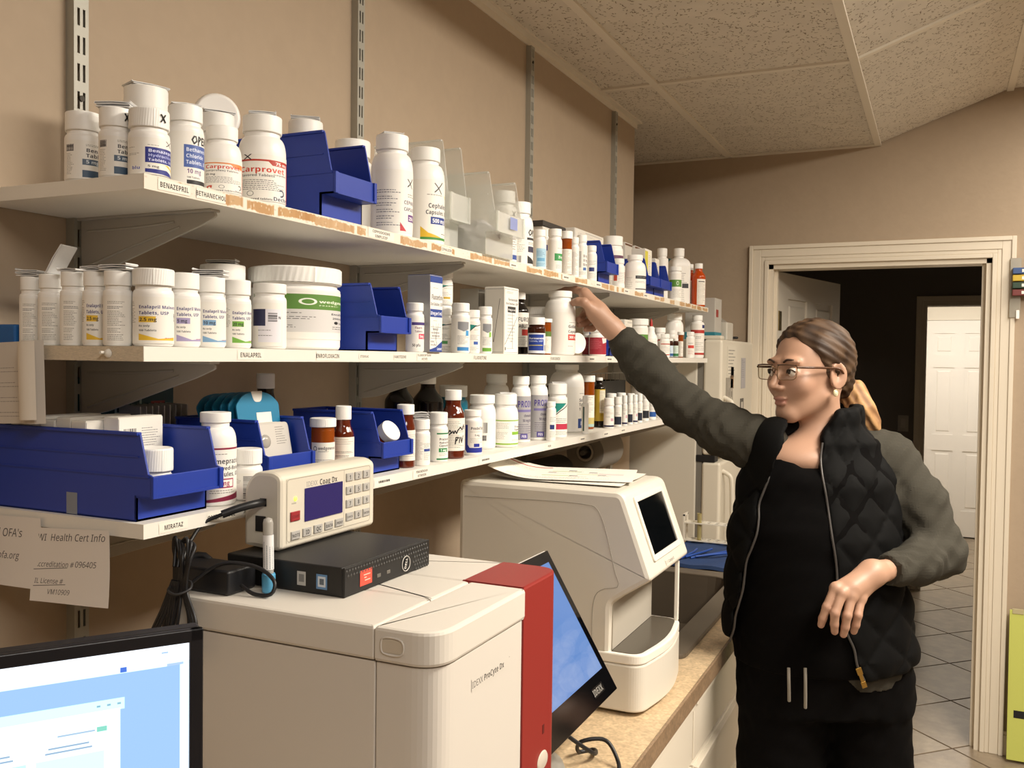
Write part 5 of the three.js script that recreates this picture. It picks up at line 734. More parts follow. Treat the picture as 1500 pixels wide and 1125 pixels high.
// ---------- coagulation meter ----------
{
  const y = 1.3155 + 0.0365, F = 0.349, B = 0.290, z0 = -0.163, z1 = -0.378, H = 0.101;
  const t = thing('coagulation_meter', 'cream keypad meter with a dark screen standing on the small black computer', 'meter', [0, y, 0]);
  const cream = M(0xd9d2c2, 0.45), Wd = z0 - z1;
  part(t, 'housing', prism(rounded([[B, 0.004, 0.004], [F - 0.006, 0, 0.003], [F, 0.004, 0.003], [F, H - 0.006, 0.008], [F - 0.012, H, 0.006], [B + 0.016, H, 0.02], [B, H - 0.02, 0.02]]), Wd, 0.005).translate(0, 0, z1), cream);
  printOn(t, 'face_plate', Wd - 0.024, H - 0.018, '#d8d1c1', (g, w, h) => {
    g.strokeStyle = '#8d8779'; g.lineWidth = 4; g.beginPath(); g.roundRect(6, 6, w - 12, h - 12, 24); g.stroke(); g.beginPath(); g.moveTo(w * 0.655, 10); g.lineTo(w * 0.655, h - 10); g.stroke();
    g.fillStyle = '#8d8a86'; g.textBaseline = 'middle'; g.font = '400 ' + h * 0.11 + 'px sans-serif'; g.fillText('IDEXX', w * 0.21, h * 0.14); g.fillStyle = '#2c2b2c'; g.font = '700 ' + h * 0.125 + 'px sans-serif'; g.fillText('Coag Dx', w * 0.36, h * 0.14);
    g.font = '700 ' + h * 0.03 + 'px sans-serif'; g.fillStyle = '#77726a'; g.fillText('CHARGE', w * 0.05, h * 0.40);
  }, [F + 0.0005, H / 2, (z0 + z1) / 2], Math.PI / 2, 0.45, 1024);
  const zc = (z0 + z1) / 2, at = (u, v) => [F + 0.0008, 0.009 + (H - 0.018) * (1 - v), z0 - 0.012 - (Wd - 0.024) * u];
  part(t, 'screen', bx(0, 0.0012, -0.022, 0.022, -0.042, 0.042, 0.0006), M(0x1d1a2a, 0.2, { emissive: 0x2a1f86, emissiveIntensity: 0.35 }), at(0.41, 0.46));
  part(t, 'indicator', new THREE.SphereGeometry(0.0032, 14, 8).scale(0.5, 1, 1), M(0xd8ee6a, 0.3, { emissive: 0xc8f04a, emissiveIntensity: 1.2 }), at(0.09, 0.33));
  const key = (text, u, v, w, h, bg = '#b4b1ac', fg = '#2b2a2b') => { const k = part(t, 'key', bx(0, 0.0014, -h / 2, h / 2, -w / 2, w / 2, 0.0006), M(new THREE.Color(bg), 0.5), at(u, v)); printOn(k, 'legend', w * 0.9, h * 0.84, bg, (g, W, Hh) => { g.fillStyle = fg; g.textAlign = 'center'; g.textBaseline = 'middle'; g.font = '700 ' + Math.min(Hh * 0.85, W * 1.5 / text.length) + 'px sans-serif'; g.fillText(text, W / 2, Hh * 0.54); }, [0.0018, 0, 0], Math.PI / 2, 0.5, 64); };
  [['1', '2', '3'], ['4', '5', '6'], ['7', '8', '9'], ['CANCEL', '0', 'ENTER']].forEach((row, r) => row.forEach((s, c) => key(s, 0.72 + c * 0.108, 0.15 + r * 0.225, 0.0165, 0.0115)));
  ['NOTE', 'ID', 'QC', 'DATA', 'PRINT'].forEach((s, c) => key(s, 0.09 + c * 0.125, 0.9 - 0.005 * c, 0.018, 0.0112));
  key('START', 0.085, 0.60, 0.019, 0.0125, '#9c2a30', '#5c1218');
  const ribs = []; for (let k = 0; k < 7; k++) ribs.push(bx(F - 0.022, F - 0.006, 0.05 + k * 0.0052, 0.0525 + k * 0.0052, z1 - 0.0012, z1 + 0.001, 0.0005)); part(t, 'grip_ribs', join(ribs), cream);
  part(t, 'port', bx(-0.008, 0.008, -0.01, 0.01, -0.001, 0.0012), mBlackPl, [0.318, 0.034, z0]);
  part(t, 'socket', bx(-0.005, 0.005, -0.005, 0.005, -0.001, 0.0012), mBlackPl, [0.322, 0.062, z0]);
}
// blood tube, power supply and cables
{ const t = thing('sample_tube', 'glass sample tube with a pale blue stopper standing before the small computer', 'tube', [0.372, 1.3152, -0.114]);
  part(t, 'stopper', lathe([[0, 0], [0.0078, 0], [0.0082, 0.002], [0.0082, 0.021], [0.0075, 0.023], [0, 0.023]], 24), M(0x58a4cf, 0.4));
  part(t, 'glass', lathe([[0.0058, 0.022], [0.0062, 0.024], [0.0062, 0.084], [0.005, 0.089], [0, 0.091]], 24), M(0xd9d6cf, 0.1, { transmission: 0.5 }));
  printOn(t, 'label', 0.001, 0.05, '#e8e6e2', () => {}, [0, 0, 0]).removeFromParent();
  const lt = canvas(128, 256, (g) => { g.fillStyle = '#e6e6e6'; g.fillRect(0, 0, 128, 256); g.fillStyle = '#9cc0dc'; g.fillRect(80, 0, 48, 256); for (let k = 0; k < 5; k++) { g.save(); g.translate(12 + k * 16, 250); g.rotate(-Math.PI / 2); Ln(g, 0, 0, 220, 1, 8, '#55606c'); g.restore(); } });
  part(t, 'label', new THREE.CylinderGeometry(0.0066, 0.0066, 0.042, 24, 1, true, -0.6, 4.4), M(0xffffff, 0.5, { map: lt }), [0, 0.049, 0]); t.rotation.z = 0.02; }
solo('power_adapter', bx(-0.045, 0.045, 0, 0.03, -0.025, 0.025, 0.004), mBlackPl, 'black power adapter box on the analyser behind the sample tube', 'power adapter', [0.30, 1.3155, -0.0985]);
{ const t = thing('power_cable', 'bundle of black cable tied in loops hanging over the analyser edge', 'cable');
  part(t, 'plug', tube([[0.322, 1.414, -0.162], [0.322, 1.414, -0.145], [0.314, 1.411, -0.128], [0.30, 1.404, -0.112]], 0.0052, 20, 10), mBlackPl);
  part(t, 'lead', tube([[0.30, 1.404, -0.112], [0.285, 1.395, -0.098], [0.284, 1.375, -0.075], [0.292, 1.35, -0.05]], 0.0024, 24, 8), mBlackPl);
  for (let k = 0; k < 6; k++) { const a = (k - 2.5) * 0.0062, b = (k % 3) * 0.004; part(t, 'loop', tube([[0.292 + a * 0.3, 1.352, -0.050 + b], [0.286 + a * 0.5, 1.372 + b, -0.054], [0.298 + a, 1.385 - b, -0.052], [0.306 + a * 0.6, 1.36, -0.046 + b * 0.5], [0.300 + a * 0.4, 1.327, -0.046], [0.306 + a * 1.5, 1.29, -0.046 + b], [0.298 + a * 2.0, 1.25, -0.045 + b], [0.282 + a * 2.2, 1.24 + b, -0.046], [0.272 + a * 1.4, 1.262, -0.045 + b], [0.282 + a * 0.6, 1.30, -0.042], [0.292 + a * 0.3, 1.335, -0.044]], 0.0021, 90, 7), mBlackPl); }
  part(t, 'tie', tube([[0.288, 1.325, -0.036], [0.303, 1.322, -0.034], [0.312, 1.327, -0.046], [0.300, 1.332, -0.058], [0.286, 1.33, -0.05]], 0.0016, 40, 6, true), M(0x2a2a2c, 0.5));
  part(t, 'tail', tube([[0.30, 1.33, -0.06], [0.33, 1.352, -0.08], [0.372, 1.347, -0.098], [0.395, 1.332, -0.097], [0.394, 1.3205, -0.092], [0.372, 1.3185, -0.088], [0.35, 1.326, -0.09]], 0.0024, 50, 8), mBlackPl); }
{ const t = solo('mains_flex', tube([[0.29, 1.327, -0.12], [0.262, 1.348, -0.118], [0.246, 1.338, -0.105], [0.236, 1.29, -0.09], [0.228, 1.2, -0.085], [0.222, 1.08, -0.08], [0.22, 0.921, -0.07]], 0.005, 60, 10), mBlackPl, 'thick black cord dropping to the counter at the analyser back corner', 'cord'); }
// ---------- computer screen, near left ----------
{
  const t = thing('computer_monitor', 'computer monitor with a bright blue-white desktop in front of the analyser', 'monitor', [0.587, 1.389, 0.222]);
  t.rotation.order = 'YXZ'; t.rotation.y = Math.atan2(0.825, 0.565); const W = 0.54, H = 0.335, b = 0.0105;
  // local: +x to the viewer's right along the top edge, +z towards the viewer; origin at the top corner
  const g = new THREE.Group();
  part(t, 'housing', join(bx(-W, 0, -H, 0, -0.022, -0.0045, 0.004), bx(-W * 0.75, -W * 0.25, -H * 0.8, -H * 0.2, -0.05, -0.02, 0.01)), mBlackPl);
  part(t, 'bezel', join(bx(-W, 0, -0.0105, 0, -0.006, 0, 0.0015), bx(-W, 0, -H, -H + 0.016, -0.006, 0, 0.0015), bx(-0.0105, 0, -H, 0, -0.006, 0, 0.0015), bx(-W, -W + b, -H, 0, -0.006, 0, 0.0015)), M(0x16161a, 0.35));
  const st = canvas(1024, 640, (c, w, h) => {
    c.fillStyle = '#7f9fe0'; c.fillRect(0, 0, w, h); c.fillStyle = '#eef5ff'; c.fillRect(0, 0, w, 34); c.fillStyle = '#cfe4fb'; c.fillRect(0, 29, w, 5); c.fillStyle = '#d8ecff'; c.fillRect(w - 13, 34, 13, h); c.fillStyle = '#3c5fb0'; c.fillRect(w - 98, 25, 9, 8); c.fillStyle = '#8fa6c0'; c.fillRect(w - 40, 10, 10, 3); c.fillRect(w - 32, 30, 24, 4);
    const R = w - 92; c.fillStyle = '#b4dcec'; c.fillRect(40, 72, R - 40, 18); c.fillStyle = '#eaf6ff'; c.fillRect(40, 88, R - 46, h); for (const q of [10, 24, 38]) { c.fillStyle = '#6f93a4'; c.fillRect(R - q, 79, 5, 3); }
    for (let k = 0; k < 8; k++) { const x = R - 118 - k * 102; c.fillStyle = ['#b4e0f0', '#a4d8e6', '#9fd0ee'][k % 3]; c.fillRect(x, 150, 90, h); c.fillStyle = '#7d93a8'; c.fillRect(x + 16, 132, 54, 3); c.fillRect(x + 12, 139, 62, 3); }
    c.fillStyle = '#6fae9e'; c.fillRect(R - 38, 112, 14, 8); c.fillStyle = '#8aa0b4'; c.fillRect(R - 90, 115, 50, 3); c.fillRect(R - 250, 108, 40, 3); c.fillRect(R - 330, 112, 60, 3);
  });
  part(t, 'screen', new THREE.PlaneGeometry(W - 2 * b, H - b - 0.016), M(0x0a0a0c, 0.3, { emissive: 0xffffff, emissiveMap: st, emissiveIntensity: 1.5 }), [-W / 2, -H / 2 + 0.0027, -0.003]);
  part(t, 'stand', join(bx(-W / 2 - 0.04, -W / 2 + 0.04, -1.389 + CY + 0.012, -0.12, -0.075, -0.045, 0.006), bx(-W / 2 - 0.12, -W / 2 + 0.12, -1.389 + CY, -1.389 + CY + 0.013, -0.16, 0.03, 0.006)), mBlackPl);
  const sl = new THREE.RectAreaLight(new THREE.Color(0.72, 0.86, 1.0), 1.9, W - 2 * b, H - 0.03); sl.name = 'screen_glow'; sl.position.set(-W / 2, -H / 2, 0.004); sl.rotation.y = Math.PI; t.add(sl);
}
// ---------- touchscreen beside the analyser ----------
{
  const t = thing('touchscreen_monitor', 'black tilted touchscreen with a pale blue display beyond the red stripe', 'monitor', [0.594, 1.01, -0.80]);
  // local frame: bottom edge along +z from the far bottom corner, leaning back in -x
  const W = 0.375, H = 0.278, b = 0.022; t.rotation.order = 'YXZ'; t.rotation.y = Math.PI / 2; t.rotation.x = -0.535;
  part(t, 'housing', bx(-W, 0, 0, H, -0.03, -0.003, 0.005), M(0xd6d2ca, 0.4));
  part(t, 'glass', bx(-W + 0.002, -0.002, 0.002, H - 0.002, -0.0035, 0, 0.0012), mBlackGloss);
  const sky = canvas(256, 192, (g) => { g.fillStyle = '#6f9be0'; g.fillRect(0, 0, 256, 192); for (let k = 0; k < 60; k++) { g.fillStyle = 'rgba(190,205,240,0.10)'; g.beginPath(); g.ellipse(rnd(0, 256), rnd(110, 192), rnd(14, 50), rnd(8, 26), 0, 0, 6.3); g.fill(); } });
  part(t, 'screen', new THREE.PlaneGeometry(W - 2 * b, H - b - 0.048), M(0x0a0a0c, 0.25, { emissive: 0xffffff, emissiveMap: sky, emissiveIntensity: 0.66 }), [-W / 2, (H - b + 0.048) / 2, 0.0006]);
  printOn(t, 'lettering', 0.05, 0.016, '#08080a', (g, w, h) => { g.strokeStyle = '#8f8d88'; g.fillStyle = '#8f8d88'; g.textBaseline = 'middle'; g.font = '700 ' + h * 0.95 + 'px sans-serif'; g.fillText('IDEXX', 4, h * 0.52); }, [-0.075, 0.024, 0.0007], 0, 0.3, 256);
  const s = thing('screen_stand', 'silver disc stand carrying the tilted touchscreen', 'stand', [0.47, CY, -0.62]);
  part(s, 'base', lathe([[0, 0.014], [0.07, 0.013], [0.085, 0.008], [0.088, 0]], 40), M(0xb9b6af, 0.3, { metalness: 0.5 })); part(s, 'neck', bx(-0.018, 0.018, 0.01, 0.17, -0.03, 0.03, 0.006).rotateZ(0.12), M(0xb9b6af, 0.3, { metalness: 0.5 }));
  solo('screen_cable', tube([[0.52, 1.0, -0.64], [0.56, 0.965, -0.66], [0.585, 0.93, -0.70], [0.57, 0.9185, -0.74], [0.55, 0.9185, -0.72], [0.56, 0.945, -0.70], [0.60, 0.95, -0.715], [0.628, 0.925, -0.70], [0.64, 0.9185, -0.66], [0.645, 0.9185, -0.56], [0.648, 0.9185, -0.47]], 0.0036, 90, 8), mBlackPl, 'black cable curling on the counter below the touchscreen', 'cable');
}
// ---------- white chemistry analyser with black screen ----------
{
  const t = thing('chemistry_analyser', 'white chemistry analyser with a slanted black screen and open sample bay', 'analyser');
  const m = M(0xd9d3c6, 0.45), Z0 = -0.92, Z1 = -1.21, W = Z0 - Z1, y0 = CY + 0.008;
  // housing profile in x-y: rear column, top, slanted head, undercut
  const prof = rounded([[0.20, y0, 0.01], [0.40, y0, 0.002], [0.535, y0 + 0.10, 0.004], [0.536, 1.128, 0.012], [0.556, 1.142, 0.01], [0.617, 1.182, 0.008], [0.557, 1.346, 0.016], [0.20, 1.348, 0.012]]);
  const hs = part(t, 'housing', prism(prof, W, 0.010).translate(0, 0, Z1), m);
  part(hs, 'side_seam', tube([[0.215, 1.315, Z0 + 0.0002], [0.48, 1.318, Z0 + 0.0002], [0.505, 1.312, Z0 + 0.0002], [0.545, 1.19, Z0 + 0.0002], [0.552, 1.165, Z0 + 0.0002], [0.52, 1.155, Z0 + 0.0002], [0.505, 1.14, Z0 + 0.0002], [0.502, 0.95, Z0 + 0.0002]], 0.0007, 80, 5), M(0xa9a397, 0.6));
  // base with bowed front and dark tray
  const basePlan = [[0.40, Z0 + 0.002, 0.004], [0.60, Z0 + 0.002, 0.03], [0.625, (Z0 + Z1) / 2, 0.3], [0.60, Z1 - 0.002, 0.03], [0.40, Z1 - 0.002, 0.004]];
  const base = part(t, 'base', slabR(basePlan, y0, 1.014, 0.004, 10), m);
  const wall = slabR(basePlan, 1.0145, 1.034, 0.003, 10);
  part(base, 'tray_rim', wall, M(0xeee9de, 0.4));
  part(base, 'tray', slabR([[0.537, Z0 - 0.006, 0.002], [0.592, Z0 - 0.006, 0.024], [0.613, (Z0 + Z1) / 2, 0.3], [0.592, Z1 + 0.006, 0.024], [0.537, Z1 + 0.006, 0.002]], 1.033, 1.0352, 0.0006, 10), M(0x4c463d, 0.18));
  part(t, 'bay_panel', bx(0.5355, 0.538, 1.036, 1.13, Z1 + 0.012, Z0 - 0.012), M(0xb8b1a4, 0.5));
  part(t, 'post', bx(0.59, 0.599, 1.034, 1.165, Z1 + 0.008, Z1 + 0.017, 0.002), M(0xeee9de, 0.4));
  // screen on the slanted head: local frame on the slope
  const sx = 0.557 - 0.617, sy = 1.346 - 1.182, L = Math.hypot(sx, sy), ang = Math.atan2(-sx, sy);
  const face = new THREE.Group(); face.name = 'screen_frame'; face.position.set(0.588, 1.262, (Z0 + Z1) / 2); face.rotation.order = 'YXZ'; face.rotation.y = Math.PI / 2; face.rotation.x = -ang; t.add(face);
  part(face, 'bezel', prism(rounded(rectPts(-0.10, 0.10, -0.058, 0.074).map((p) => [...p, 0.008])), 0.005, 0.0015, [rectPts(-0.088, 0.088, -0.046, 0.062).reverse()]).translate(0, 0, -0.001), M(0xe4dfd4, 0.4));
  part(face, 'glass', bx(-0.088, 0.088, -0.046, 0.062, -0.0005, 0.0014), M(0x06080a, 0.1));
  const lt = printOn(face, 'lettering', 0.06, 0.010, '#d9d3c6', (g, w, h) => { g.textBaseline = 'middle'; g.fillStyle = '#8d8880'; g.font = '400 ' + h * 0.8 + 'px sans-serif'; g.fillText('IDEXX', 4, h * 0.52); g.fillStyle = '#38342f'; g.font = '700 ' + h * 0.8 + 'px sans-serif'; g.fillText('Catalyst Dx', w * 0.36, h * 0.52); }, [0.0, -0.073, 0.0006], 0, 0.5, 384);
  for (const [x, z] of [[0.23, -0.95], [0.23, -1.18], [0.56, -0.95], [0.56, -1.18]]) part(t, 'foot', cyl(0.01, 0.01, 0.009, 14).translate(x, CY + 0.0046, z), mBlackPl);
}
// papers on the analyser
{ const pt = canvas(512, 384, (g) => { g.fillStyle = '#ece7de'; g.fillRect(0, 0, 512, 384); g.strokeStyle = '#b3403c'; g.lineWidth = 16; g.beginPath(); g.moveTo(20, 30); g.bezierCurveTo(60, 50, 120, 60, 190, 30); g.stroke(); Ln(g, 20, 80, 120, 6, 14); for (const [x, y] of [[200, 110], [300, 200], [180, 270]]) Rr(g, x, y, 110, 10, '#8fb45a'); for (const [x, y] of [[190, 150], [260, 80], [340, 120], [280, 260], [380, 220]]) { Rr(g, x, y, 30, 16, '#5b5a60'); Ln(g, x, y + 24, 70, 3, 10); } Rr(g, 380, 150, 90, 60, '#e6d0cc'); Ln(g, 60, 320, 400, 3, 14); });
  const mk = (label, x, y, z, w, d, turn, tex, bow) => { const g = new THREE.PlaneGeometry(w, d, 16, 10).rotateX(-Math.PI / 2), p = g.attributes.position; for (let i = 0; i < p.count; i++) { const u = p.getX(i) / w; p.setY(i, bow * Math.max(0, -u - 0.15) ** 2 * 4 + 0.001 * Math.sin(p.getZ(i) * 40)); } g.computeVertexNormals(); const t = thing('paper_sheet', label, 'paper', [x, y, z], turn, 'papers on the white analyser'); part(t, 'sheet', g, M(0xffffff, 0.8, { map: tex, side: THREE.DoubleSide })); const b = g.clone(); b.translate(0, -0.0006, 0); part(t, 'backing', b, M(0xe2ddd4, 0.85, { side: THREE.DoubleSide })); };
  mk('printed sheet with green and red marks on top of the white analyser', 0.375, 1.3545, -1.08, 0.30, 0.205, 0.25, pt, 0.05);
  const blank = canvas(64, 64, (g) => { g.fillStyle = '#e9e4da'; g.fillRect(0, 0, 64, 64); });
  mk('plain sheet under the printed sheet on the white analyser', 0.39, 1.351, -1.075, 0.28, 0.21, 0.05, blank, 0.02); }
// black case on the wall under the lower shelf, with a paper roll behind it
{ const t = thing('wall_case', 'black rounded case on the wall under the lower shelf', 'case', [0.056, 1.262, -1.72]); part(t, 'drum', new THREE.CapsuleGeometry(0.048, 0.22, 8, 30).rotateX(Math.PI / 2), M(0x0c0b0b, 0.5)); part(t, 'wall_plate', bx(-0.056, -0.03, -0.03, 0.03, -0.1, 0.1, 0.003), mBlackPl); }
{ const t = thing('paper_roll', 'grey-ended paper roll on a holder behind the black case', 'paper roll', [0.105, 1.31, -2.03]); part(t, 'roll', lathe([[0.03, -0.10], [0.061, -0.10], [0.062, -0.098], [0.062, 0.098], [0.061, 0.10], [0.03, 0.10]], 40).rotateX(Math.PI / 2), M(0x8d877e, 0.8)); part(t, 'core', lathe([[0.021, -0.099], [0.0255, -0.101], [0.03, -0.099], [0.03, 0.099], [0.0255, 0.102], [0.021, 0.099]], 36).rotateX(Math.PI / 2), M(0xb5aea2, 0.6)); part(t, 'holder', join(cyl(0.008, 0.008, 0.25, 14).rotateX(Math.PI / 2), bx(-0.008, 0.008, -0.006, 0.081, -0.125, -0.115), bx(-0.105, 0.0, -0.006, 0.006, -0.125, -0.115)), mSteel); }
// towel, forceps, tube rack, clear box beyond the sink
{ const g = new THREE.BoxGeometry(0.24, 0.012, 0.44, 20, 1, 24), p = g.attributes.position; for (let i = 0; i < p.count; i++) p.setY(i, p.getY(i) + 0.002 * Math.sin(p.getX(i) * 50 + p.getZ(i) * 23) + 0.0015 * Math.sin(p.getZ(i) * 60)); g.computeVertexNormals(); solo('folded_towel', g, M(0x27406e, 0.95), 'dark blue folded towel on the counter beyond the sink', 'towel', [0.385, CY + 0.010, -2.43]); }
for (let k = 0; k < 4; k++) { const t = solo('blue_tool', tube([[0, 0, 0], [0.02, 0.004, -0.05], [0.034, 0.004, -0.11], [0.04, 0.002, -0.17]], 0.0036, 24, 7), M(0x1d4aa0, 0.35), ['first', 'second', 'third', 'fourth'][k] + ' bright blue plastic tool from the sink on the dark towel', 'tool', [0.33 + k * 0.014, CY + 0.022 + (k & 1) * 0.004, -2.26 - k * 0.012], 'blue plastic tools on the towel'); t.rotation.y = 0.15 - k * 0.22; }
{ const t = thing('tube_rack', 'white wire-thin test tube rack on the dark towel', 'rack', [0.36, CY + 0.018, -2.60]); const mr = M(0xe6e0d2, 0.4);
  const plate = (y) => prism(rounded(rectPts(-0.10, 0.10, -0.028, 0.028).map((p) => [...p, 0.004])), 0.004, 0, [-0.075, -0.045, -0.015, 0.015, 0.045, 0.075].flatMap((x) => [-0.013, 0.013].map((q) => { const h = []; for (let i = 0; i < 12; i++) h.push([x + 0.0095 * Math.cos(-i * 0.5236), q + 0.0095 * Math.sin(-i * 0.5236)]); return h; }))).rotateX(-Math.PI / 2).translate(0, y, 0);
  part(t, 'shelf', plate(0.004), mr); part(t, 'shelf', plate(0.068), mr);
  for (const s of [-1, 1]) part(t, 'end_frame', join(bx(s * 0.1 - 0.003, s * 0.1 + 0.003, 0, 0.10, -0.028, -0.02), bx(s * 0.1 - 0.003, s * 0.1 + 0.003, 0, 0.10, 0.02, 0.028), bx(s * 0.1 - 0.003, s * 0.1 + 0.003, 0.094, 0.102, -0.028, 0.028)), mr);
  const u = solo('test_tube', lathe([[0, 0], [0.006, 0.002], [0.0078, 0.01], [0.0078, 0.10], [0.0086, 0.1], [0.0086, 0.102]], 20), M(0xd0c48c, 0.2, { transmission: 0.5 }), 'yellowish test tube standing in the white rack', 'tube', [0.315, CY + 0.0225, -2.587]); }
solo('clear_box', join(bx(-0.06, 0.06, 0, 0.003, -0.09, 0.09), bx(-0.06, -0.057, 0, 0.10, -0.09, 0.09), bx(0.057, 0.06, 0, 0.10, -0.09, 0.09), bx(-0.06, 0.06, 0, 0.10, -0.09, -0.087), bx(-0.06, 0.06, 0, 0.10, 0.087, 0.09), bx(-0.064, 0.064, 0.1, 0.106, -0.094, 0.094, 0.002)), mClear, 'clear plastic box on the counter left of the tube rack', 'box', [0.17, CY, -2.42]);
// ---------- refrigerator ----------
{
  const t = thing('refrigerator', 'cream two-door refrigerator with papers and magnets beside the doorway', 'refrigerator'); const m = M(0xcfc9bb, 0.5), md = M(0xddd6c6, 0.42), g0 = M(0x77736b, 0.6), Z0 = -2.80, Z1 = -3.445;
  part(t, 'cabinet', bx(-0.45, 0.245, 0.03, 1.685, Z1, Z0, 0.006), m); part(t, 'gasket', bx(0.245, 0.268, 0.06, 1.68, Z1 + 0.01, Z0 - 0.008), g0); part(t, 'plinth', bx(-0.44, 0.22, 0, 0.03, Z1 + 0.02, Z0 - 0.02), g0);
  const handle = (y0, y1) => tube([[0.34, y1, 0], [0.372, y1 - 0.02, 0], [0.378, y1 - 0.05, 0], [0.378, y0 + 0.05, 0], [0.372, y0 + 0.02, 0], [0.34, y0, 0]], 0.009, 40, 10).translate(0, 0, Z0 - 0.045);
  for (const [y0, y1, h0, h1] of [[1.232, 1.685, 1.26, 1.46], [0.08, 1.205, 0.75, 1.17]]) { const d = part(t, 'door', bx(0.268, 0.342, y0, y1, Z1, Z0, 0.012), md); part(d, 'handle', handle(h0, h1), md); }
  part(t, 'hinge', bx(0.245, 0.32, 1.205, 1.232, Z0 - 0.06, Z0 - 0.002, 0.003), mBlackPl); part(t, 'hinge_cover', bx(0.255, 0.335, 1.685, 1.70, Z0 - 0.06, Z0 - 0.01, 0.004), md);
  const X = 0.3425, pic = (label, y, z, h, w, c, fn) => { const q = thing('fridge_paper', label, 'paper', [X, y, z], Math.PI / 2, 'papers and magnets on the refrigerator'); part(q, 'sheet', bx(-w / 2, w / 2, -h / 2, h / 2, 0, 0.0014), M(c, 0.7)); printOn(q, 'print', w * 0.94, h * 0.94, '#' + new THREE.Color(c).getHexString(), fn, [0, 0, 0.0019], 0, 0.7, 128); return q; };
  pic('white printed sheet on the upper refrigerator door', 1.60, -2.98, 0.12, 0.18, 0xe2dccd, (g) => Ln(g, 8, 8, 100, 8, 10));
  pic('brown photo magnet on the upper refrigerator door', 1.535, -2.985, 0.09, 0.06, 0x8a6a4a, (g, w, h) => { Rr(g, 0, 0, w, h * 0.5, '#5b4632'); });
  pic('grey photo strip on the upper refrigerator door', 1.44, -2.94, 0.19, 0.13, 0xa39c90, (g, w, h) => { for (let k = 0; k < 30; k++) Rr(g, rnd(0, w), rnd(0, h), rnd(4, 20), rnd(10, 50), ['#6d675e', '#c9c3b6', '#8d867a'][k % 3]); });
  pic('pale card near the far edge of the refrigerator door', 1.55, -3.22, 0.13, 0.09, 0xb9b6b8, (g) => Ln(g, 8, 8, 90, 10, 12, '#77757d'));
  pic('small dark-framed card on the refrigerator door', 1.40, -3.20, 0.085, 0.07, 0x6a655e, (g, w, h) => Rr(g, w * 0.2, h * 0.15, w * 0.6, h * 0.7, '#cfc9bd'));
}
{ const t = thing('carton', 'tall grey carton with teal foot and red mark on top of the refrigerator', 'carton', [0.235, 1.6855, -2.93]); part(t, 'box', bx(-0.06, 0.06, 0, 0.165, -0.06, 0.06, 0.002), M(0xbcb8b0, 0.6)); part(t, 'teal_band', bx(-0.0605, 0.0605, 0, 0.03, -0.0605, 0.0605), M(0x2f8494, 0.6)); part(t, 'red_mark', bx(0.06, 0.0607, 0.09, 0.12, 0.0, 0.04), M(0x9a3a34, 0.6)); }
{ const t = thing('label_printer', 'small grey and white dispenser box on top of the refrigerator', 'dispenser', [0.265, 1.7005, -3.07]); t.position.y = 1.6855; part(t, 'body', bx(-0.05, 0.05, 0, 0.075, -0.06, 0.06, 0.006), M(0xc9c4b8, 0.5)); part(t, 'hood', prism([[-0.05, 0.07], [0.04, 0.07], [-0.01, 0.105]], 0.10, 0.003).translate(0, 0, -0.05), M(0x9a958b, 0.5)); part(t, 'button', cyl(0.008, 0.008, 0.004, 16).rotateX(Math.PI / 2), mBlackPl, [-0.02, 0.045, 0.061]); }
solo('black_handle', tube([[0, 0, 0], [0.03, 0.006, 0.0], [0.06, 0.0, 0.0], [0.05, -0.01, 0], [0.01, -0.01, 0]], 0.005, 40, 8, true), mBlackPl, 'black ring-shaped handle lying behind the grey carton on the refrigerator', 'handle', [0.26, 1.7005, -3.19]).rotation.x = Math.PI / 2;
// ---------- right edge: wall file strip and green sign ----------
{ const t = thing('file_holder', 'clear wall strip holding coloured chart tabs right of the doorway', 'file holder', [1.36, 1.94, BACK + 0.02]); part(t, 'strip', bx(-0.006, 0.034, -0.15, 0.09, 0.0, 0.008, 0.002), M(0xcfcabd, 0.2, { transmission: 0.5 })); part(t, 'hook', bx(0.018, 0.03, -0.155, -0.12, 0.006, 0.014, 0.002), mCap); }
[[0x2f4f86, 'blue'], [0xc8aa30, 'yellow'], [0x1f3d2a, 'dark green'], [0x6f2a28, 'dark red']].forEach(([c, n], i) => { const t = thing('chart_tab', n + ' chart folder in the wall strip right of the doorway', 'folder', [1.362, 1.976 - i * 0.029, BACK + 0.029], 0, 'coloured chart folders'); part(t, 'cover', bx(0, 0.26, -0.012, 0.012, 0, 0.03, 0.002), M(c, 0.5)); part(t, 'label', bx(0.032, 0.12, -0.006, 0.006, 0.029, 0.0306), mPaper); });
{ const t = thing('floor_sign', 'lime green board leaning at the wall right of the doorway', 'sign', [1.385, 0.013, BACK + 0.075]); part(t, 'board', bx(0, 0.4, 0, 0.6, 0, 0.006, 0.002), M(0xc8cf6a, 0.5)); part(t, 'mark', bx(0.022, 0.06, 0.17, 0.2, 0.006, 0.0066), mBlackPl); part(t, 'clip', bx(0.01, 0.05, 0.585, 0.605, -0.002, 0.009, 0.001), M(0xb9b08a, 0.4)); t.rotation.x = -0.06; }
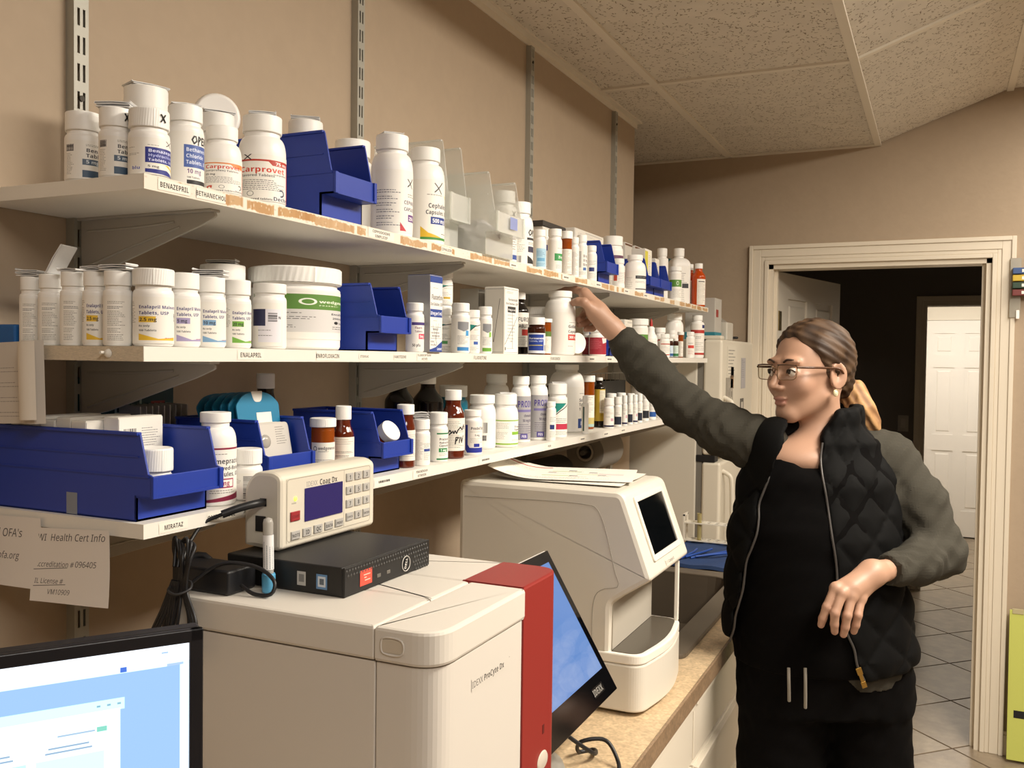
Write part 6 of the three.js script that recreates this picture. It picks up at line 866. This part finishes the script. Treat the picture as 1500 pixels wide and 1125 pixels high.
// ---------- person ----------
// surface nets over a signed distance f on a box grid
function netMesh(f, lo, hi, cell, tint) {
  const n = [0, 1, 2].map((i) => Math.ceil((hi[i] - lo[i]) / cell) + 1), [nx, ny, nz] = n, F = new Float32Array(nx * ny * nz), id = (i, j, k) => (k * ny + j) * nx + i;
  for (let k = 0; k < nz; k++) for (let j = 0; j < ny; j++) for (let i = 0; i < nx; i++) F[id(i, j, k)] = f(lo[0] + i * cell, lo[1] + j * cell, lo[2] + k * cell);
  const vi = new Int32Array(nx * ny * nz).fill(-1), pos = [], idx = [];
  const E = [[0, 1], [2, 3], [4, 5], [6, 7], [0, 2], [1, 3], [4, 6], [5, 7], [0, 4], [1, 5], [2, 6], [3, 7]], c = (q) => [q & 1, (q >> 1) & 1, q >> 2];
  for (let k = 0; k < nz - 1; k++) for (let j = 0; j < ny - 1; j++) for (let i = 0; i < nx - 1; i++) {
    const v = []; let s = 0; for (let q = 0; q < 8; q++) { const [a, b, d] = c(q); v[q] = F[id(i + a, j + b, k + d)]; if (v[q] < 0) s++; }
    if (s === 0 || s === 8) continue;
    let x = 0, y = 0, z = 0, m = 0; for (const [a, b] of E) if ((v[a] < 0) !== (v[b] < 0)) { const t = v[a] / (v[a] - v[b]), A = c(a), B = c(b); x += A[0] + t * (B[0] - A[0]); y += A[1] + t * (B[1] - A[1]); z += A[2] + t * (B[2] - A[2]); m++; }
    vi[id(i, j, k)] = pos.length / 3; pos.push(lo[0] + (i + x / m) * cell, lo[1] + (j + y / m) * cell, lo[2] + (k + z / m) * cell);
  }
  const quad = (a, b, d, e, flip) => { if (a < 0 || b < 0 || d < 0 || e < 0) return; flip ? idx.push(a, d, b, a, e, d) : idx.push(a, b, d, a, d, e); };
  for (let k = 1; k < nz - 1; k++) for (let j = 1; j < ny - 1; j++) for (let i = 1; i < nx - 1; i++) {
    const a = F[id(i, j, k)] < 0;
    if (a !== F[id(i + 1, j, k)] < 0) quad(vi[id(i, j - 1, k - 1)], vi[id(i, j, k - 1)], vi[id(i, j, k)], vi[id(i, j - 1, k)], !a);
    if (a !== F[id(i, j + 1, k)] < 0) quad(vi[id(i - 1, j, k - 1)], vi[id(i - 1, j, k)], vi[id(i, j, k)], vi[id(i, j, k - 1)], !a);
    if (a !== F[id(i, j, k + 1)] < 0) quad(vi[id(i - 1, j - 1, k)], vi[id(i, j - 1, k)], vi[id(i, j, k)], vi[id(i - 1, j, k)], !a);
  }
  const g = new THREE.BufferGeometry(); g.setAttribute('position', new THREE.Float32BufferAttribute(pos, 3)); g.setIndex(idx); g.computeVertexNormals();
  g.setAttribute('uv', new THREE.Float32BufferAttribute(new Float32Array(pos.length / 3 * 2), 2));
  if (tint) { const col = new Float32Array(pos.length); for (let i = 0; i < pos.length; i += 3) { const q = tint(pos[i], pos[i + 1], pos[i + 2]); col[i] = q[0]; col[i + 1] = q[1]; col[i + 2] = q[2]; } g.setAttribute('color', new THREE.BufferAttribute(col, 3)); }
  return g;
}
const smin = (a, b, k) => { const h = Math.max(k - Math.abs(a - b), 0) / k; return Math.min(a, b) - h * h * k * 0.25; };
const smax = (a, b, k) => -smin(-a, -b, k);
const cap = (x, y, z, A, B, ra, rb) => { const bx_ = B[0] - A[0], by = B[1] - A[1], bz = B[2] - A[2], px = x - A[0], py = y - A[1], pz = z - A[2], t = Math.max(0, Math.min(1, (px * bx_ + py * by + pz * bz) / (bx_ * bx_ + by * by + bz * bz))); return Math.hypot(px - bx_ * t, py - by * t, pz - bz * t) - (ra + (rb - ra) * t); };
const ell = (x, y, z, c, r) => { const a = (x - c[0]) / r[0], b = (y - c[1]) / r[1], d = (z - c[2]) / r[2], k0 = Math.hypot(a, b, d), k1 = Math.hypot(a / r[0], b / r[1], d / r[2]); return k0 < 1e-6 ? -Math.min(...r) : k0 * (k0 - 1) / k1; };
const chain = (x, y, z, pts, k) => { let d = 9; for (let i = 0; i < pts.length - 1; i++) d = smin(d, cap(x, y, z, pts[i], pts[i + 1], pts[i][3], pts[i + 1][3]), k); return d; };
const interp = (tab, y) => { if (y <= tab[0][0]) return tab[0].slice(1); for (let i = 1; i < tab.length; i++) if (y <= tab[i][0]) { const t = (y - tab[i - 1][0]) / (tab[i][0] - tab[i - 1][0]), s = t * t * (3 - 2 * t); return tab[i].slice(1).map((v, k) => tab[i - 1][k + 1] + (v - tab[i - 1][k + 1]) * s); } return tab[tab.length - 1].slice(1); };
// joints, in metres: x to the person's left as seen from the front, y up, z forward
const shR = [-0.145, 1.405, 0.012], elR = [-0.309, 1.488, -0.115], wrR = [-0.487, 1.68, -0.131], shL = [0.165, 1.365, -0.045], elL = [0.262, 1.168, 0.03], wrL = [0.083, 1.152, 0.163];
// torso table: y, centre x, centre z, half width, half depth
const torsoTab = [[0.84, 0.02, -0.01, 0.185, 0.125], [0.95, 0.005, -0.005, 0.185, 0.135], [1.06, -0.01, 0.0, 0.172, 0.130], [1.2, -0.02, 0.0, 0.165, 0.122], [1.32, -0.01, -0.01, 0.162, 0.105], [1.41, 0.0, -0.022, 0.125, 0.075], [1.46, 0.0, -0.026, 0.06, 0.055]];
function torso(x, y, z, grow) { const [cx, cz, a, b] = interp(torsoTab, y), A = a + grow, B = b + grow, k = Math.hypot((x - cx) / A, (z - cz) / B), e = (k - 1) * Math.min(A, B); return e; }
const slope = (x, y) => y - (1.44 + grow_(x)); const grow_ = (x) => -0.38 * Math.abs(x);
const person = thing('person', 'person in a black quilted vest, grey sleeves and glasses reaching to the middle shelf', 'person', [0.8624, 0, -1.483], 0.4349);
const jit = (x, y, z) => Math.sin(x * 37 + y * 23) * Math.sin(y * 41 - z * 29) + 0.5 * Math.sin(x * 83 - z * 71 + y * 57);

// --- skin: head, neck, hands, with the covered body as one figure
const HC = [-0.036, 1.578, -0.010], hA = 62 * Math.PI / 180, hs = Math.sin(hA), hc = Math.cos(hA);
const toHead = (x, y, z) => { const dx = x - HC[0], dz = z - HC[2]; return [dx * hc + dz * hs, y - HC[1], -dx * hs + dz * hc]; };
const fromHead = (a, b, c) => [HC[0] + a * hc - c * hs, HC[1] + b, HC[2] + a * hs + c * hc];
function headField(a, b, c) {
  const s = Math.abs(a);
  let d = ell(a, b, c, [0, 0.028, -0.016], [0.073, 0.087, 0.096]);
  d = smin(d, ell(a, b, c, [0, -0.030, 0.028], [0.056, 0.074, 0.062]), 0.03);
  d = smin(d, cap(s, b, c, [0.046, -0.055, 0.004], [0.012, -0.096, 0.058], 0.02, 0.019), 0.02);
  d = smin(d, ell(a, b, c, [0, -0.094, 0.066], [0.018, 0.016, 0.017]), 0.02);
  d = smin(d, ell(s, b, c, [0.035, -0.026, 0.061], [0.024, 0.024, 0.021]), 0.02);
  d = smin(d, ell(s, b, c, [0.026, 0.024, 0.079], [0.024, 0.009, 0.012]), 0.014);
  d = smax(d, -ell(s, b, c, [0.031, 0.002, 0.100], [0.017, 0.012, 0.015]), 0.012);
  d = smin(d, ell(s, b, c, [0.031, 0.001, 0.0765], [0.0135, 0.0095, 0.0125]), 0.004);
  d = smin(d, cap(a, b, c, [0, 0.012, 0.086], [0, -0.030, 0.1105], 0.0065, 0.0095), 0.011);
  d = smin(d, ell(s, b, c, [0.0105, -0.036, 0.097], [0.0075, 0.0065, 0.0095]), 0.007);
  const lift = s * s * 6;
  d = smin(d, ell(a, b - lift * 0.7, c, [0, -0.0615, 0.0885], [0.020, 0.005, 0.0065]), 0.006);
  d = smin(d, ell(a, b - lift * 0.7, c, [0, -0.0725, 0.0865], [0.017, 0.0058, 0.0068]), 0.006);
  d = smax(d, -ell(a, b - lift * 0.7, c, [0, -0.067, 0.097], [0.020, 0.0013, 0.006]), 0.003);
  const ex = s - 0.076 - Math.max(0, -(c + 0.01)) * 0.45, er = Math.hypot((b + 0.006) / 0.031, (c + 0.012) / 0.0205);
  const shell = Math.max(Math.abs(ex) - 0.0038, (er - 1) * 0.02), bowl = ell(s, b, c, [0.083, -0.002, -0.008], [0.007, 0.019, 0.012]);
  d = smin(d, smax(shell, -bowl, 0.004), 0.006);
  return d;
}
const neckTop = fromHead(0, -0.05, -0.028), neckLow = [0.0, 1.40, -0.03];
function headNeck(x, y, z) {
  const [a, b, c] = toHead(x, y, z); let d = headField(a, b, c);
  d = smin(d, cap(x, y, z, neckTop, neckLow, 0.05, 0.056), 0.03);
  d = smin(d, ell(x, y, z, [-0.03, 1.375, -0.005], [0.12, 0.05, 0.082]), 0.05);
  return Math.max(d, 1.335 - y);
}
const fingers = (x, y, z, list) => { let d = 9; for (const f of list) d = Math.min(d, chain(x, y, z, f, 0.004)); return d; };
// relaxed hand in front of the body: back of the hand forward, fingers hanging
const LH = { palm: [[0.083, 1.152, 0.163, 0.024], [0.046, 1.152, 0.190, 0.026], [-0.004, 1.126, 0.216, 0.022]],
  fan: [[[0.04, 1.153, 0.188, 0.017], [-0.041, 1.127, 0.219, 0.0115]], [[0.042, 1.15, 0.19, 0.018], [-0.031, 1.119, 0.229, 0.0118]], [[0.045, 1.146, 0.188, 0.018], [-0.011, 1.111, 0.226, 0.0115]], [[0.05, 1.142, 0.182, 0.017], [0.0115, 1.104, 0.216, 0.011]]],
  fingers: [
    [[-0.043, 1.127, 0.222, 0.0105], [-0.063, 1.089, 0.229, 0.0092], [-0.070, 1.064, 0.226, 0.0083], [-0.0715, 1.049, 0.221, 0.0076]],
    [[-0.033, 1.119, 0.232, 0.0106], [-0.0505, 1.080, 0.243, 0.0094], [-0.0495, 1.055, 0.238, 0.0085], [-0.046, 1.038, 0.231, 0.0077]],
    [[-0.012, 1.111, 0.229, 0.0106], [-0.0245, 1.075, 0.242, 0.0094], [-0.0265, 1.050, 0.238, 0.0085], [-0.0275, 1.032, 0.231, 0.0077]],
    [[0.0115, 1.104, 0.219, 0.0100], [0.001, 1.0735, 0.233, 0.0088], [-0.001, 1.052, 0.229, 0.008], [-0.0025, 1.036, 0.222, 0.0073]],
    [[0.02, 1.145, 0.178, 0.014], [-0.016, 1.118, 0.183, 0.0118], [-0.036, 1.096, 0.193, 0.0098], [-0.046, 1.080, 0.201, 0.0085]]] };
// reaching hand: thumb on the near side of the bottle neck, index round behind the cap, others folded against its side
const RH = { palm: [[-0.470, 1.666, -0.131, 0.026], [-0.487, 1.682, -0.131, 0.024], [-0.520, 1.718, -0.135, 0.023], [-0.545, 1.752, -0.145, 0.017]],
  fan: [[[-0.505, 1.700, -0.132, 0.02], [-0.552, 1.765, -0.147, 0.0125]], [[-0.505, 1.698, -0.137, 0.02], [-0.541, 1.752, -0.161, 0.012]], [[-0.503, 1.695, -0.14, 0.019], [-0.530, 1.737, -0.165, 0.0115]], [[-0.500, 1.690, -0.140, 0.018], [-0.520, 1.718, -0.166, 0.011]], [[-0.502, 1.698, -0.126, 0.018], [-0.536, 1.724, -0.117, 0.0125]]],
  fingers: [
    [[-0.552, 1.767, -0.147, 0.0110], [-0.572, 1.7765, -0.178, 0.0092], [-0.597, 1.776, -0.194, 0.0083], [-0.622, 1.768, -0.193, 0.0076]],
    [[-0.541, 1.752, -0.161, 0.0105], [-0.545, 1.722, -0.187, 0.0094], [-0.556, 1.706, -0.178, 0.0086], [-0.565, 1.701, -0.161, 0.0078]],
    [[-0.530, 1.737, -0.165, 0.0102], [-0.528, 1.705, -0.186, 0.0092], [-0.545, 1.692, -0.182, 0.0084], [-0.562, 1.688, -0.172, 0.0077]],
    [[-0.520, 1.718, -0.166, 0.0095], [-0.513, 1.692, -0.180, 0.0084], [-0.527, 1.680, -0.178, 0.0077], [-0.545, 1.677, -0.172, 0.007]],
    [[-0.536, 1.724, -0.117, 0.0125], [-0.556, 1.741, -0.106, 0.0112], [-0.570, 1.743, -0.113, 0.0102], [-0.580, 1.741, -0.121, 0.0088]]] };
const handField = (x, y, z, H) => { let d = chain(x, y, z, H.palm, 0.02); for (const f of H.fan) d = smin(d, cap(x, y, z, f[0], f[1], f[0][3], f[1][3]), 0.012); let e = fingers(x, y, z, H.fingers); for (const f of H.fingers.slice(0, 4)) e = smin(e, Math.hypot(x - f[0][0], y - f[0][1], z - f[0][2]) - f[0][3] * 1.08, 0.003); return smin(d, e, 0.008); };
const skinBase = [0.45, 0.265, 0.18], pinkish = [0.38, 0.165, 0.13], mixc = (a, b, t) => a.map((v, i) => v + (b[i] - v) * t);
const headTint = (x, y, z) => { const [a, b, c] = toHead(x, y, z), s = Math.abs(a), lift = s * s * 4.2; const lip = Math.max(0, 1 - Math.hypot(a / 0.023, (b - lift + 0.067) / 0.0125) ** 4) * (c > 0.08 ? 1 : 0); const blush = Math.max(0, 1 - Math.hypot((s - 0.04) / 0.03, (b + 0.03) / 0.03)) * (c > 0.03 ? 0.22 : 0); const freck = 0.04 * jit(x * 9, y * 9, z * 9); return mixc(mixc(skinBase, pinkish, Math.min(1, lip * 0.9 + blush)), [0.4, 0.2, 0.12], Math.max(0, freck)); };
const handTint = (H) => (x, y, z) => { let k = 0; for (const f of H.fingers) { for (const j of f.slice(0, 3)) k = Math.max(k, 1 - Math.hypot(x - j[0], y - j[1], z - j[2]) / 0.013); const t = f[3]; k = Math.max(k, 1.1 - Math.hypot(x - t[0], y - t[1], z - t[2]) / 0.012); } return mixc(skinBase, pinkish, Math.max(0, Math.min(1, k)) * 0.5); };
const bodyCore = (x, y, z) => { let d = Math.max(torso(x, y, z, -0.02), y - 1.40, 0.86 - y); d = smin(d, chain(x, y, z, [[-0.12, 1.385, -0.03, 0.036], [-0.17, 1.41, -0.03, 0.04], [...elR, 0.034], [-0.47, 1.662, -0.13, 0.026]], 0.02), 0.03); d = smin(d, chain(x, y, z, [[...shL, 0.05], [...elL, 0.036], [0.09, 1.152, 0.158, 0.024]], 0.02), 0.03); for (const s of [-1, 1]) d = smin(d, chain(x, y, z, [[s * 0.09 + 0.018, 0.88, -0.015, 0.075], [s * 0.1 + 0.018, 0.48, -0.01, 0.05], [s * 0.105 + 0.018, 0.1, -0.04, 0.036]], 0.02), 0.03); return d; };
const solid = () => skinBase;
const skinGeo = mergeGeometries([
  netMesh(headNeck, [-0.18, 1.325, -0.14], [0.14, 1.70, 0.13], 0.0032, headTint),
  netMesh((x, y, z) => handField(x, y, z, LH), [-0.10, 1.01, 0.12], [0.115, 1.19, 0.27], 0.0023, handTint(LH)),
  netMesh((x, y, z) => handField(x, y, z, RH), [-0.65, 1.63, -0.23], [-0.435, 1.80, -0.08], 0.0023, handTint(RH)),
  netMesh(bodyCore, [-0.52, 0.04, -0.22], [0.34, 1.72, 0.22], 0.014, solid),
]);
part(person, 'body', skinGeo, new THREE.MeshPhysicalMaterial({ color: 0xffffff, vertexColors: true, roughness: 0.48, sheen: 0.15, sheenColor: new THREE.Color(0xffc8a8) }));
// nails
const mNail = M(0xcf9a86, 0.3); for (const [H, dirs] of [[RH, [[4, [0.0, 0.004, 0.0075]]]], [LH, []]]) for (const [i, o] of dirs) { const t = H.fingers[i][3]; part(person, 'nail', new THREE.SphereGeometry(1, 14, 10).scale(0.0062, 0.0048, 0.002).rotateX(-0.45).translate(t[0] + 0.003 + o[0], t[1] + o[1], t[2] + o[2]), mNail); }
// eyes, brows, glasses, earring
const headPart = new THREE.Group(); headPart.name = 'face_details'; headPart.position.set(...HC); headPart.rotation.y = -hA; person.add(headPart);
// local axes of this group: x her left, y up, z forward
for (const s of [-1, 1]) {
  part(headPart, 'eye', new THREE.SphereGeometry(0.0112, 20, 14), M(0xe6dcd2, 0.2), [s * 0.031, 0.0005, 0.0795]);
  part(headPart, 'iris', new THREE.SphereGeometry(0.0056, 16, 10).scale(1, 1, 0.5), M(0x2a2420, 0.15), [s * 0.031 - 0.0015, 0.001, 0.0892]);
  part(headPart, 'eyelid', tube([[s * 0.019, -0.002, 0.0865], [s * 0.025, 0.0052, 0.0908], [s * 0.032, 0.0066, 0.0908], [s * 0.039, 0.0048, 0.0878], [s * 0.0435, 0.0008, 0.0825]], 0.0014, 24, 6), M(0x3a261c, 0.6));
  part(headPart, 'eyebrow', tube([[s * 0.014, 0.0225, 0.0915], [s * 0.027, 0.0285, 0.0925], [s * 0.039, 0.027, 0.0855], [s * 0.047, 0.021, 0.0755]], 0.0024, 24, 6), M(0x3a281d, 0.8));
}
{ const rim = (s) => tube(rounded([[-0.026, -0.019, 0.012], [0.026, -0.017, 0.012], [0.0275, 0.015, 0.008], [-0.027, 0.015, 0.008]], 6).map(([a, b]) => [s * 0.034 + a * s, b, 0.106 - Math.abs(a * 0.12) - (a > 0 ? a * 0.22 : 0)]), 0.0010, 90, 7, true);
  const mF = M(0x85694c, 0.35, { metalness: 0.3 }), gl = new THREE.Group(); gl.name = 'glasses'; headPart.add(gl); gl.position.set(0, 0.001, 0.0);
  const lensG = (s) => new THREE.PlaneGeometry(0.05, 0.03).rotateY(s * 0.1);
  const l1 = M(0xf4f4f0, 0.03, { transmission: 1, thickness: 0, ior: 1.4 });
  for (const s of [-1, 1]) { part(gl, 'rim', rim(s), mF); part(gl, 'brow_bar', tube([[s * 0.008, 0.0155, 0.104], [s * 0.034, 0.0165, 0.106], [s * 0.061, 0.015, 0.0985]], 0.0015, 20, 7), M(0x4a3424, 0.3)); part(gl, 'lens', lensG(s), l1, [s * 0.034, -0.0015, 0.1045]); part(gl, 'temple', tube([[s * 0.062, 0.011, 0.098], [s * 0.0745, 0.0105, 0.07], [s * 0.0805, 0.010, 0.02], [s * 0.084, 0.007, -0.012], [s * 0.083, -0.012, -0.034]], 0.0026, 40, 8), M(0x4d2f1a, 0.25)); }
  part(gl, 'bridge', tube([[-0.009, 0.004, 0.1045], [0, 0.0085, 0.107], [0.009, 0.004, 0.1045]], 0.0013, 14, 6), mF); }
{ const e = new THREE.Group(); e.name = 'earring'; e.position.set(0.0838, -0.045, -0.001); e.rotation.y = Math.PI / 2; headPart.add(e); part(e, 'stone', new THREE.SphereGeometry(0.0062, 18, 12).scale(1, 1, 0.5), M(0xd9d2b4, 0.15)); part(e, 'bead_rim', new THREE.TorusGeometry(0.0068, 0.0016, 8, 24), M(0xb9ac86, 0.3, { metalness: 0.4 })); }
// --- hair: swept back to a low ponytail
const strand = (a, b, c) => 0.0016 * Math.sin(a * 210 + 70 * b + 40 * c) + 0.0012 * Math.sin(b * 320 - c * 160 + a * 60);
function hairField(x, y, z) {
  const [a, b, c] = toHead(x, y, z); const s = Math.abs(a);
  let d = ell(a, b, c, [0, 0.033, -0.021], [0.083, 0.094, 0.104]);
  d = smax(d, c - (0.012 + 0.62 * b ), 0.012);     // hairline from forehead to ear
  d = smax(d, -(b + 0.075 + 0.3 * (c + 0.05)), 0.02);
  d = smax(d, -Math.max(Math.hypot((b + 0.012) / 0.034, (c + 0.006) / 0.024) - 1, 0.066 - s) * 0.02 - 0.002, 0.004); // ear stays free
  d = smin(d, ell(a, b, c, [0, -0.03, -0.105], [0.034, 0.034, 0.03]), 0.03);
  return d - strand(a, b, c);
}
const tailPts = [[...fromHead(0.0, -0.035, -0.118), 0.021], [...fromHead(0.004, -0.05, -0.142), 0.03], [0.107, 1.487, -0.055, 0.029], [0.130, 1.455, -0.05, 0.019], [0.140, 1.425, -0.045, 0.006]];
const tailField = (x, y, z) => chain(x, y, z, tailPts, 0.02) - 0.0014 * Math.sin((x * 0.8 + y * 0.5) * 330 + z * 120) - 0.001 * Math.sin(z * 400 + x * 90);
const hairTint = (x, y, z) => { const [a, b, c] = toHead(x, y, z), k = 0.5 + 0.5 * Math.sin(a * 190 + b * 75 + c * 35 + 2 * jit(x, y, z)); return mixc([0.03, 0.016, 0.009], [0.10, 0.058, 0.032], k * 0.8); };
const tailTint = (x, y, z) => { const k = 0.5 + 0.5 * Math.sin((x * 0.8 + y * 0.5) * 330 + z * 120 + jit(x, y, z)); return mixc([0.20, 0.10, 0.045], [0.50, 0.29, 0.13], k); };
const mHair = new THREE.MeshPhysicalMaterial({ color: 0xffffff, vertexColors: true, roughness: 0.55, specularIntensity: 0.55 });
const hair = part(person, 'hair', netMesh(hairField, [-0.17, 1.46, -0.16], [0.13, 1.72, 0.11], 0.0032, hairTint), mHair);
part(hair, 'ponytail', netMesh(tailField, [0.03, 1.41, -0.13], [0.20, 1.58, 0.02], 0.003, tailTint), mHair);
part(hair, 'hair_tie', new THREE.TorusGeometry(0.02, 0.005, 10, 24).rotateY(Math.PI / 2 + 0.5).translate(...fromHead(0, -0.035, -0.122)), mBlackPl);
// --- clothes
const clothTex = noiseTex(128, (u, v, x, y) => 214 + ((x + y) & 1 ? 14 : -10) + 24 * (n64(u, v) - 0.5));
const fold = (x, y, z) => 0.0022 * Math.sin(x * 60 + y * 95 + 12 * Math.sin(z * 20)) * Math.sin(y * 30 - x * 22) + 0.0018 * Math.sin(x * 140 - y * 110 + z * 60);
function sleeves(x, y, z) {
  let d = chain(x, y, z, [[-0.10, 1.385, -0.035, 0.05], [-0.15, 1.408, -0.022, 0.06], [-0.225, 1.438, -0.05, 0.058], [...elR, 0.0535], [-0.40, 1.585, -0.124, 0.049], [-0.452, 1.644, -0.13, 0.040]], 0.03);
  d = smin(d, chain(x, y, z, [[0.11, 1.375, -0.035, 0.068], [...shL, 0.068], [0.225, 1.27, -0.012, 0.066], [...elL, 0.056], [0.185, 1.157, 0.098, 0.046], [0.105, 1.151, 0.15, 0.036]], 0.03), 0.02);
  d += fold(x, y, z) * 1.0;
  // torso of the shirt, seen below the vest hem
  const t = Math.max(torso(x, y, z, 0.016), y - 1.33, 0.872 + 0.9 * Math.max(0, 0.05 - x) - y); d = smin(d, t, 0.02);
  // cuffs: cut square to each forearm
  const cR = (x + 0.472) * -0.66 + (y - 1.666) * 0.75, cL = (x - 0.094) * -0.83 + (y - 1.151) * -0.03 + (z - 0.157) * 0.55;
  if (x < -0.3) d = Math.max(d, cR - 0.002); else if (z > 0.09 && y > 1.07 && y < 1.24 && x < 0.16) d = Math.max(d, Math.min(cL, 9));
  return d;
}
const mGrey = M(0x4b4840, 0.95, { map: clothTex, specularIntensity: 0.3 });
part(person, 'shirt', metric(netMesh(sleeves, [-0.52, 0.86, -0.22], [0.35, 1.72, 0.20], 0.0062), 40), mGrey);
part(person, 'cuff', metric(new THREE.TorusGeometry(0.031, 0.006, 10, 30).scale(1, 1, 2.2).applyMatrix4(new THREE.Matrix4().makeRotationFromQuaternion(new THREE.Quaternion().setFromUnitVectors(V(0, 0, 1), V(-0.66, 0.75, 0).normalize())).setPosition(-0.459, 1.652, -0.1305)), 40), mGrey);
part(person, 'cuff', metric(new THREE.TorusGeometry(0.030, 0.006, 10, 30).scale(1, 1, 2.2).applyMatrix4(new THREE.Matrix4().makeRotationFromQuaternion(new THREE.Quaternion().setFromUnitVectors(V(0, 0, 1), V(-0.83, -0.03, 0.55).normalize())).setPosition(0.108, 1.1515, 0.1475)), 40), mGrey);
const mScrub = M(0x040303, 0.9, { specularIntensity: 0.2 }), mVest = M(0x040404, 0.8, { specularIntensity: 0.3 });
part(person, 'scrub_top', netMesh((x, y, z) => Math.max(smax(torso(x, y, z, 0.019) + 0.5 * fold(x, y, z), y - (1.362 + 0.9 * Math.max(0, Math.abs(x + 0.035) - 0.035)), 0.02), 0.9 - y, y - 1.43), [-0.23, 0.89, -0.18], [0.23, 1.45, 0.19], 0.0075), mScrub);
// vest: open at the front between the two zip lines, quilted in diamonds, stand collar
const zipR = [[0.93, -0.222], [0.992, -0.213], [1.12, -0.196], [1.256, -0.168], [1.37, -0.140], [1.435, -0.118], [1.47, -0.095]], zipL = [[0.89, 0.052], [0.96, 0.026], [1.05, -0.004], [1.128, -0.014], [1.25, -0.026], [1.361, -0.036], [1.42, -0.026], [1.50, 0.014]];
const vestTab = [[0.84, 0.005, 0.0, 0.205, 0.150], [0.93, 0.0, 0.004, 0.222, 0.158], [1.02, -0.008, 0.004, 0.215, 0.152], [1.18, -0.018, 0.003, 0.198, 0.142], [1.32, -0.01, -0.008, 0.182, 0.122], [1.41, -0.004, -0.02, 0.140, 0.092], [1.46, 0.01, -0.03, 0.088, 0.084], [1.52, 0.016, -0.034, 0.082, 0.083]];
function vest(x, y, z) {
  const [cx, cz, a, b] = interp(vestTab, y), k = Math.hypot((x - cx) / a, (z - cz) / b), ang = Math.atan2(z - cz, x - cx) * 0.17;
  const q = Math.min(Math.abs(Math.sin(Math.PI * (ang + y) / 0.105)), Math.abs(Math.sin(Math.PI * (ang - y) / 0.105)));
  let d = (k - 1) * Math.min(a, b) - 0.009 * Math.sqrt(q) + 0.004;
  d = smin(d, ell(x, y, z, [-0.11, 1.39, 0.012], [0.072, 0.085, 0.1]), 0.03); d = Math.max(d, -((k - 1) * Math.min(a, b) + 0.024));                                   // hollow
  const hem = 0.90 + (x < -0.1 ? 0.05 * Math.min(1, (-0.1 - x) / 0.1) : 0) + (x > 0.06 ? 0.08 * Math.max(0, x - 0.06) : 0);
  d = smax(d, hem - y, 0.015); d = smax(d, y - (1.505 - 0.25 * Math.max(0, z)), 0.01);
  const [l] = interp(zipR, y), [r] = interp(zipL, y);
  if (z > 0.0) d = smax(d, Math.min(x - l, r - x), 0.008);
  // armholes
  d = smax(d, -cap(x, y, z, [0.155, 1.36, -0.045], [0.30, 1.25, -0.02], 0.073, 0.085), 0.012); d = smax(d, -cap(x, y, z, [-0.235, 1.44, -0.035], [-0.32, 1.48, -0.1], 0.062, 0.075), 0.012);
  return d;
}
const vm = part(person, 'vest', netMesh(vest, [-0.26, 0.87, -0.21], [0.26, 1.53, 0.2], 0.0058), mVest);
const zipAt = (tab, y, lift = 0.0) => { const [x] = interp(tab, y), [cx, cz, a, b] = interp(vestTab, y), u = Math.max(-0.98, Math.min(0.98, (x - cx) / a)); return [x, y, cz + b * Math.sqrt(1 - u * u) + lift]; };
const ys = (a, b, n) => Array.from({ length: n }, (_, i) => a + (b - a) * i / (n - 1));
part(vm, 'zip', tube(ys(0.955, 1.44, 16).map((y) => zipAt(zipR, y, 0.002)), 0.0028, 80, 7), M(0x4d4a48, 0.4, { metalness: 0.4 }));
part(vm, 'zip', tube(ys(0.91, 1.42, 16).map((y) => zipAt(zipL, y, 0.002)), 0.0028, 80, 7), M(0x4d4a48, 0.4, { metalness: 0.4 }));
{ const p = zipAt(zipL, 0.925, 0.006); part(vm, 'zip_pull', join(bx(-0.006, 0.006, 0.0, 0.016, 0, 0.004, 0.001), bx(-0.004, 0.004, -0.016, 0.001, 0.001, 0.0035, 0.001), bx(-0.0055, 0.0055, -0.03, -0.016, 0, 0.0035, 0.001)).rotateZ(0.35), M(0xb08a45, 0.3, { metalness: 0.8 }), [p[0] - 0.004, p[1], p[2]]); }
// trousers with a pale drawstring, shoes
const mTrousers = M(0x050404, 0.9, { specularIntensity: 0.2 });
part(person, 'trousers', netMesh((x, y, z) => { let d = Math.max(torso(x, y, z, 0.012), y - 0.945, 0.80 - y); for (const s of [-1, 1]) d = smin(d, chain(x, y, z, [[s * 0.088 + 0.018, 0.86, -0.01, 0.112], [s * 0.104 + 0.018, 0.66, 0.0, 0.096], [s * 0.105 + 0.018, 0.48, 0.0, 0.082], [s * 0.105 + 0.018, 0.07, -0.03, 0.078]], 0.02), 0.025); return Math.max(d + 0.7 * fold(x, y, z), 0.05 - y); }, [-0.24, 0.04, -0.2], [0.27, 0.96, 0.19], 0.009), mTrousers);
for (const [x, l] of [[-0.118, 0.075], [-0.082, 0.09]]) part(person, 'drawstring', tube([[x, 0.935, 0.157], [x - 0.002, 0.915, 0.166], [x + 0.001, 0.935 - l * 0.7, 0.160], [x + 0.004, 0.935 - l, 0.152]], 0.0036, 24, 7), M(0x8f8a80, 0.9));
for (const s of [-1, 1]) part(person, 'shoe', netMesh((x, y, z) => Math.max(smin(ell(x, y, z, [s * 0.106 + 0.018, 0.03, 0.07], [0.047, 0.045, 0.085]), ell(x, y, z, [s * 0.105 + 0.018, 0.04, -0.045], [0.042, 0.055, 0.06]), 0.04), 0.012 - y), [s * 0.106 - 0.06, 0.0, -0.13], [s * 0.106 + 0.10, 0.12, 0.18], 0.008).translate(0, -0.0115, 0), mBlackPl);
scene.traverse((o) => { if (o.isMesh) { o.castShadow = true; o.receiveShadow = true; } if (o.isLight && !o.isRectAreaLight) o.castShadow = true; });
renderer.render(scene, camera);
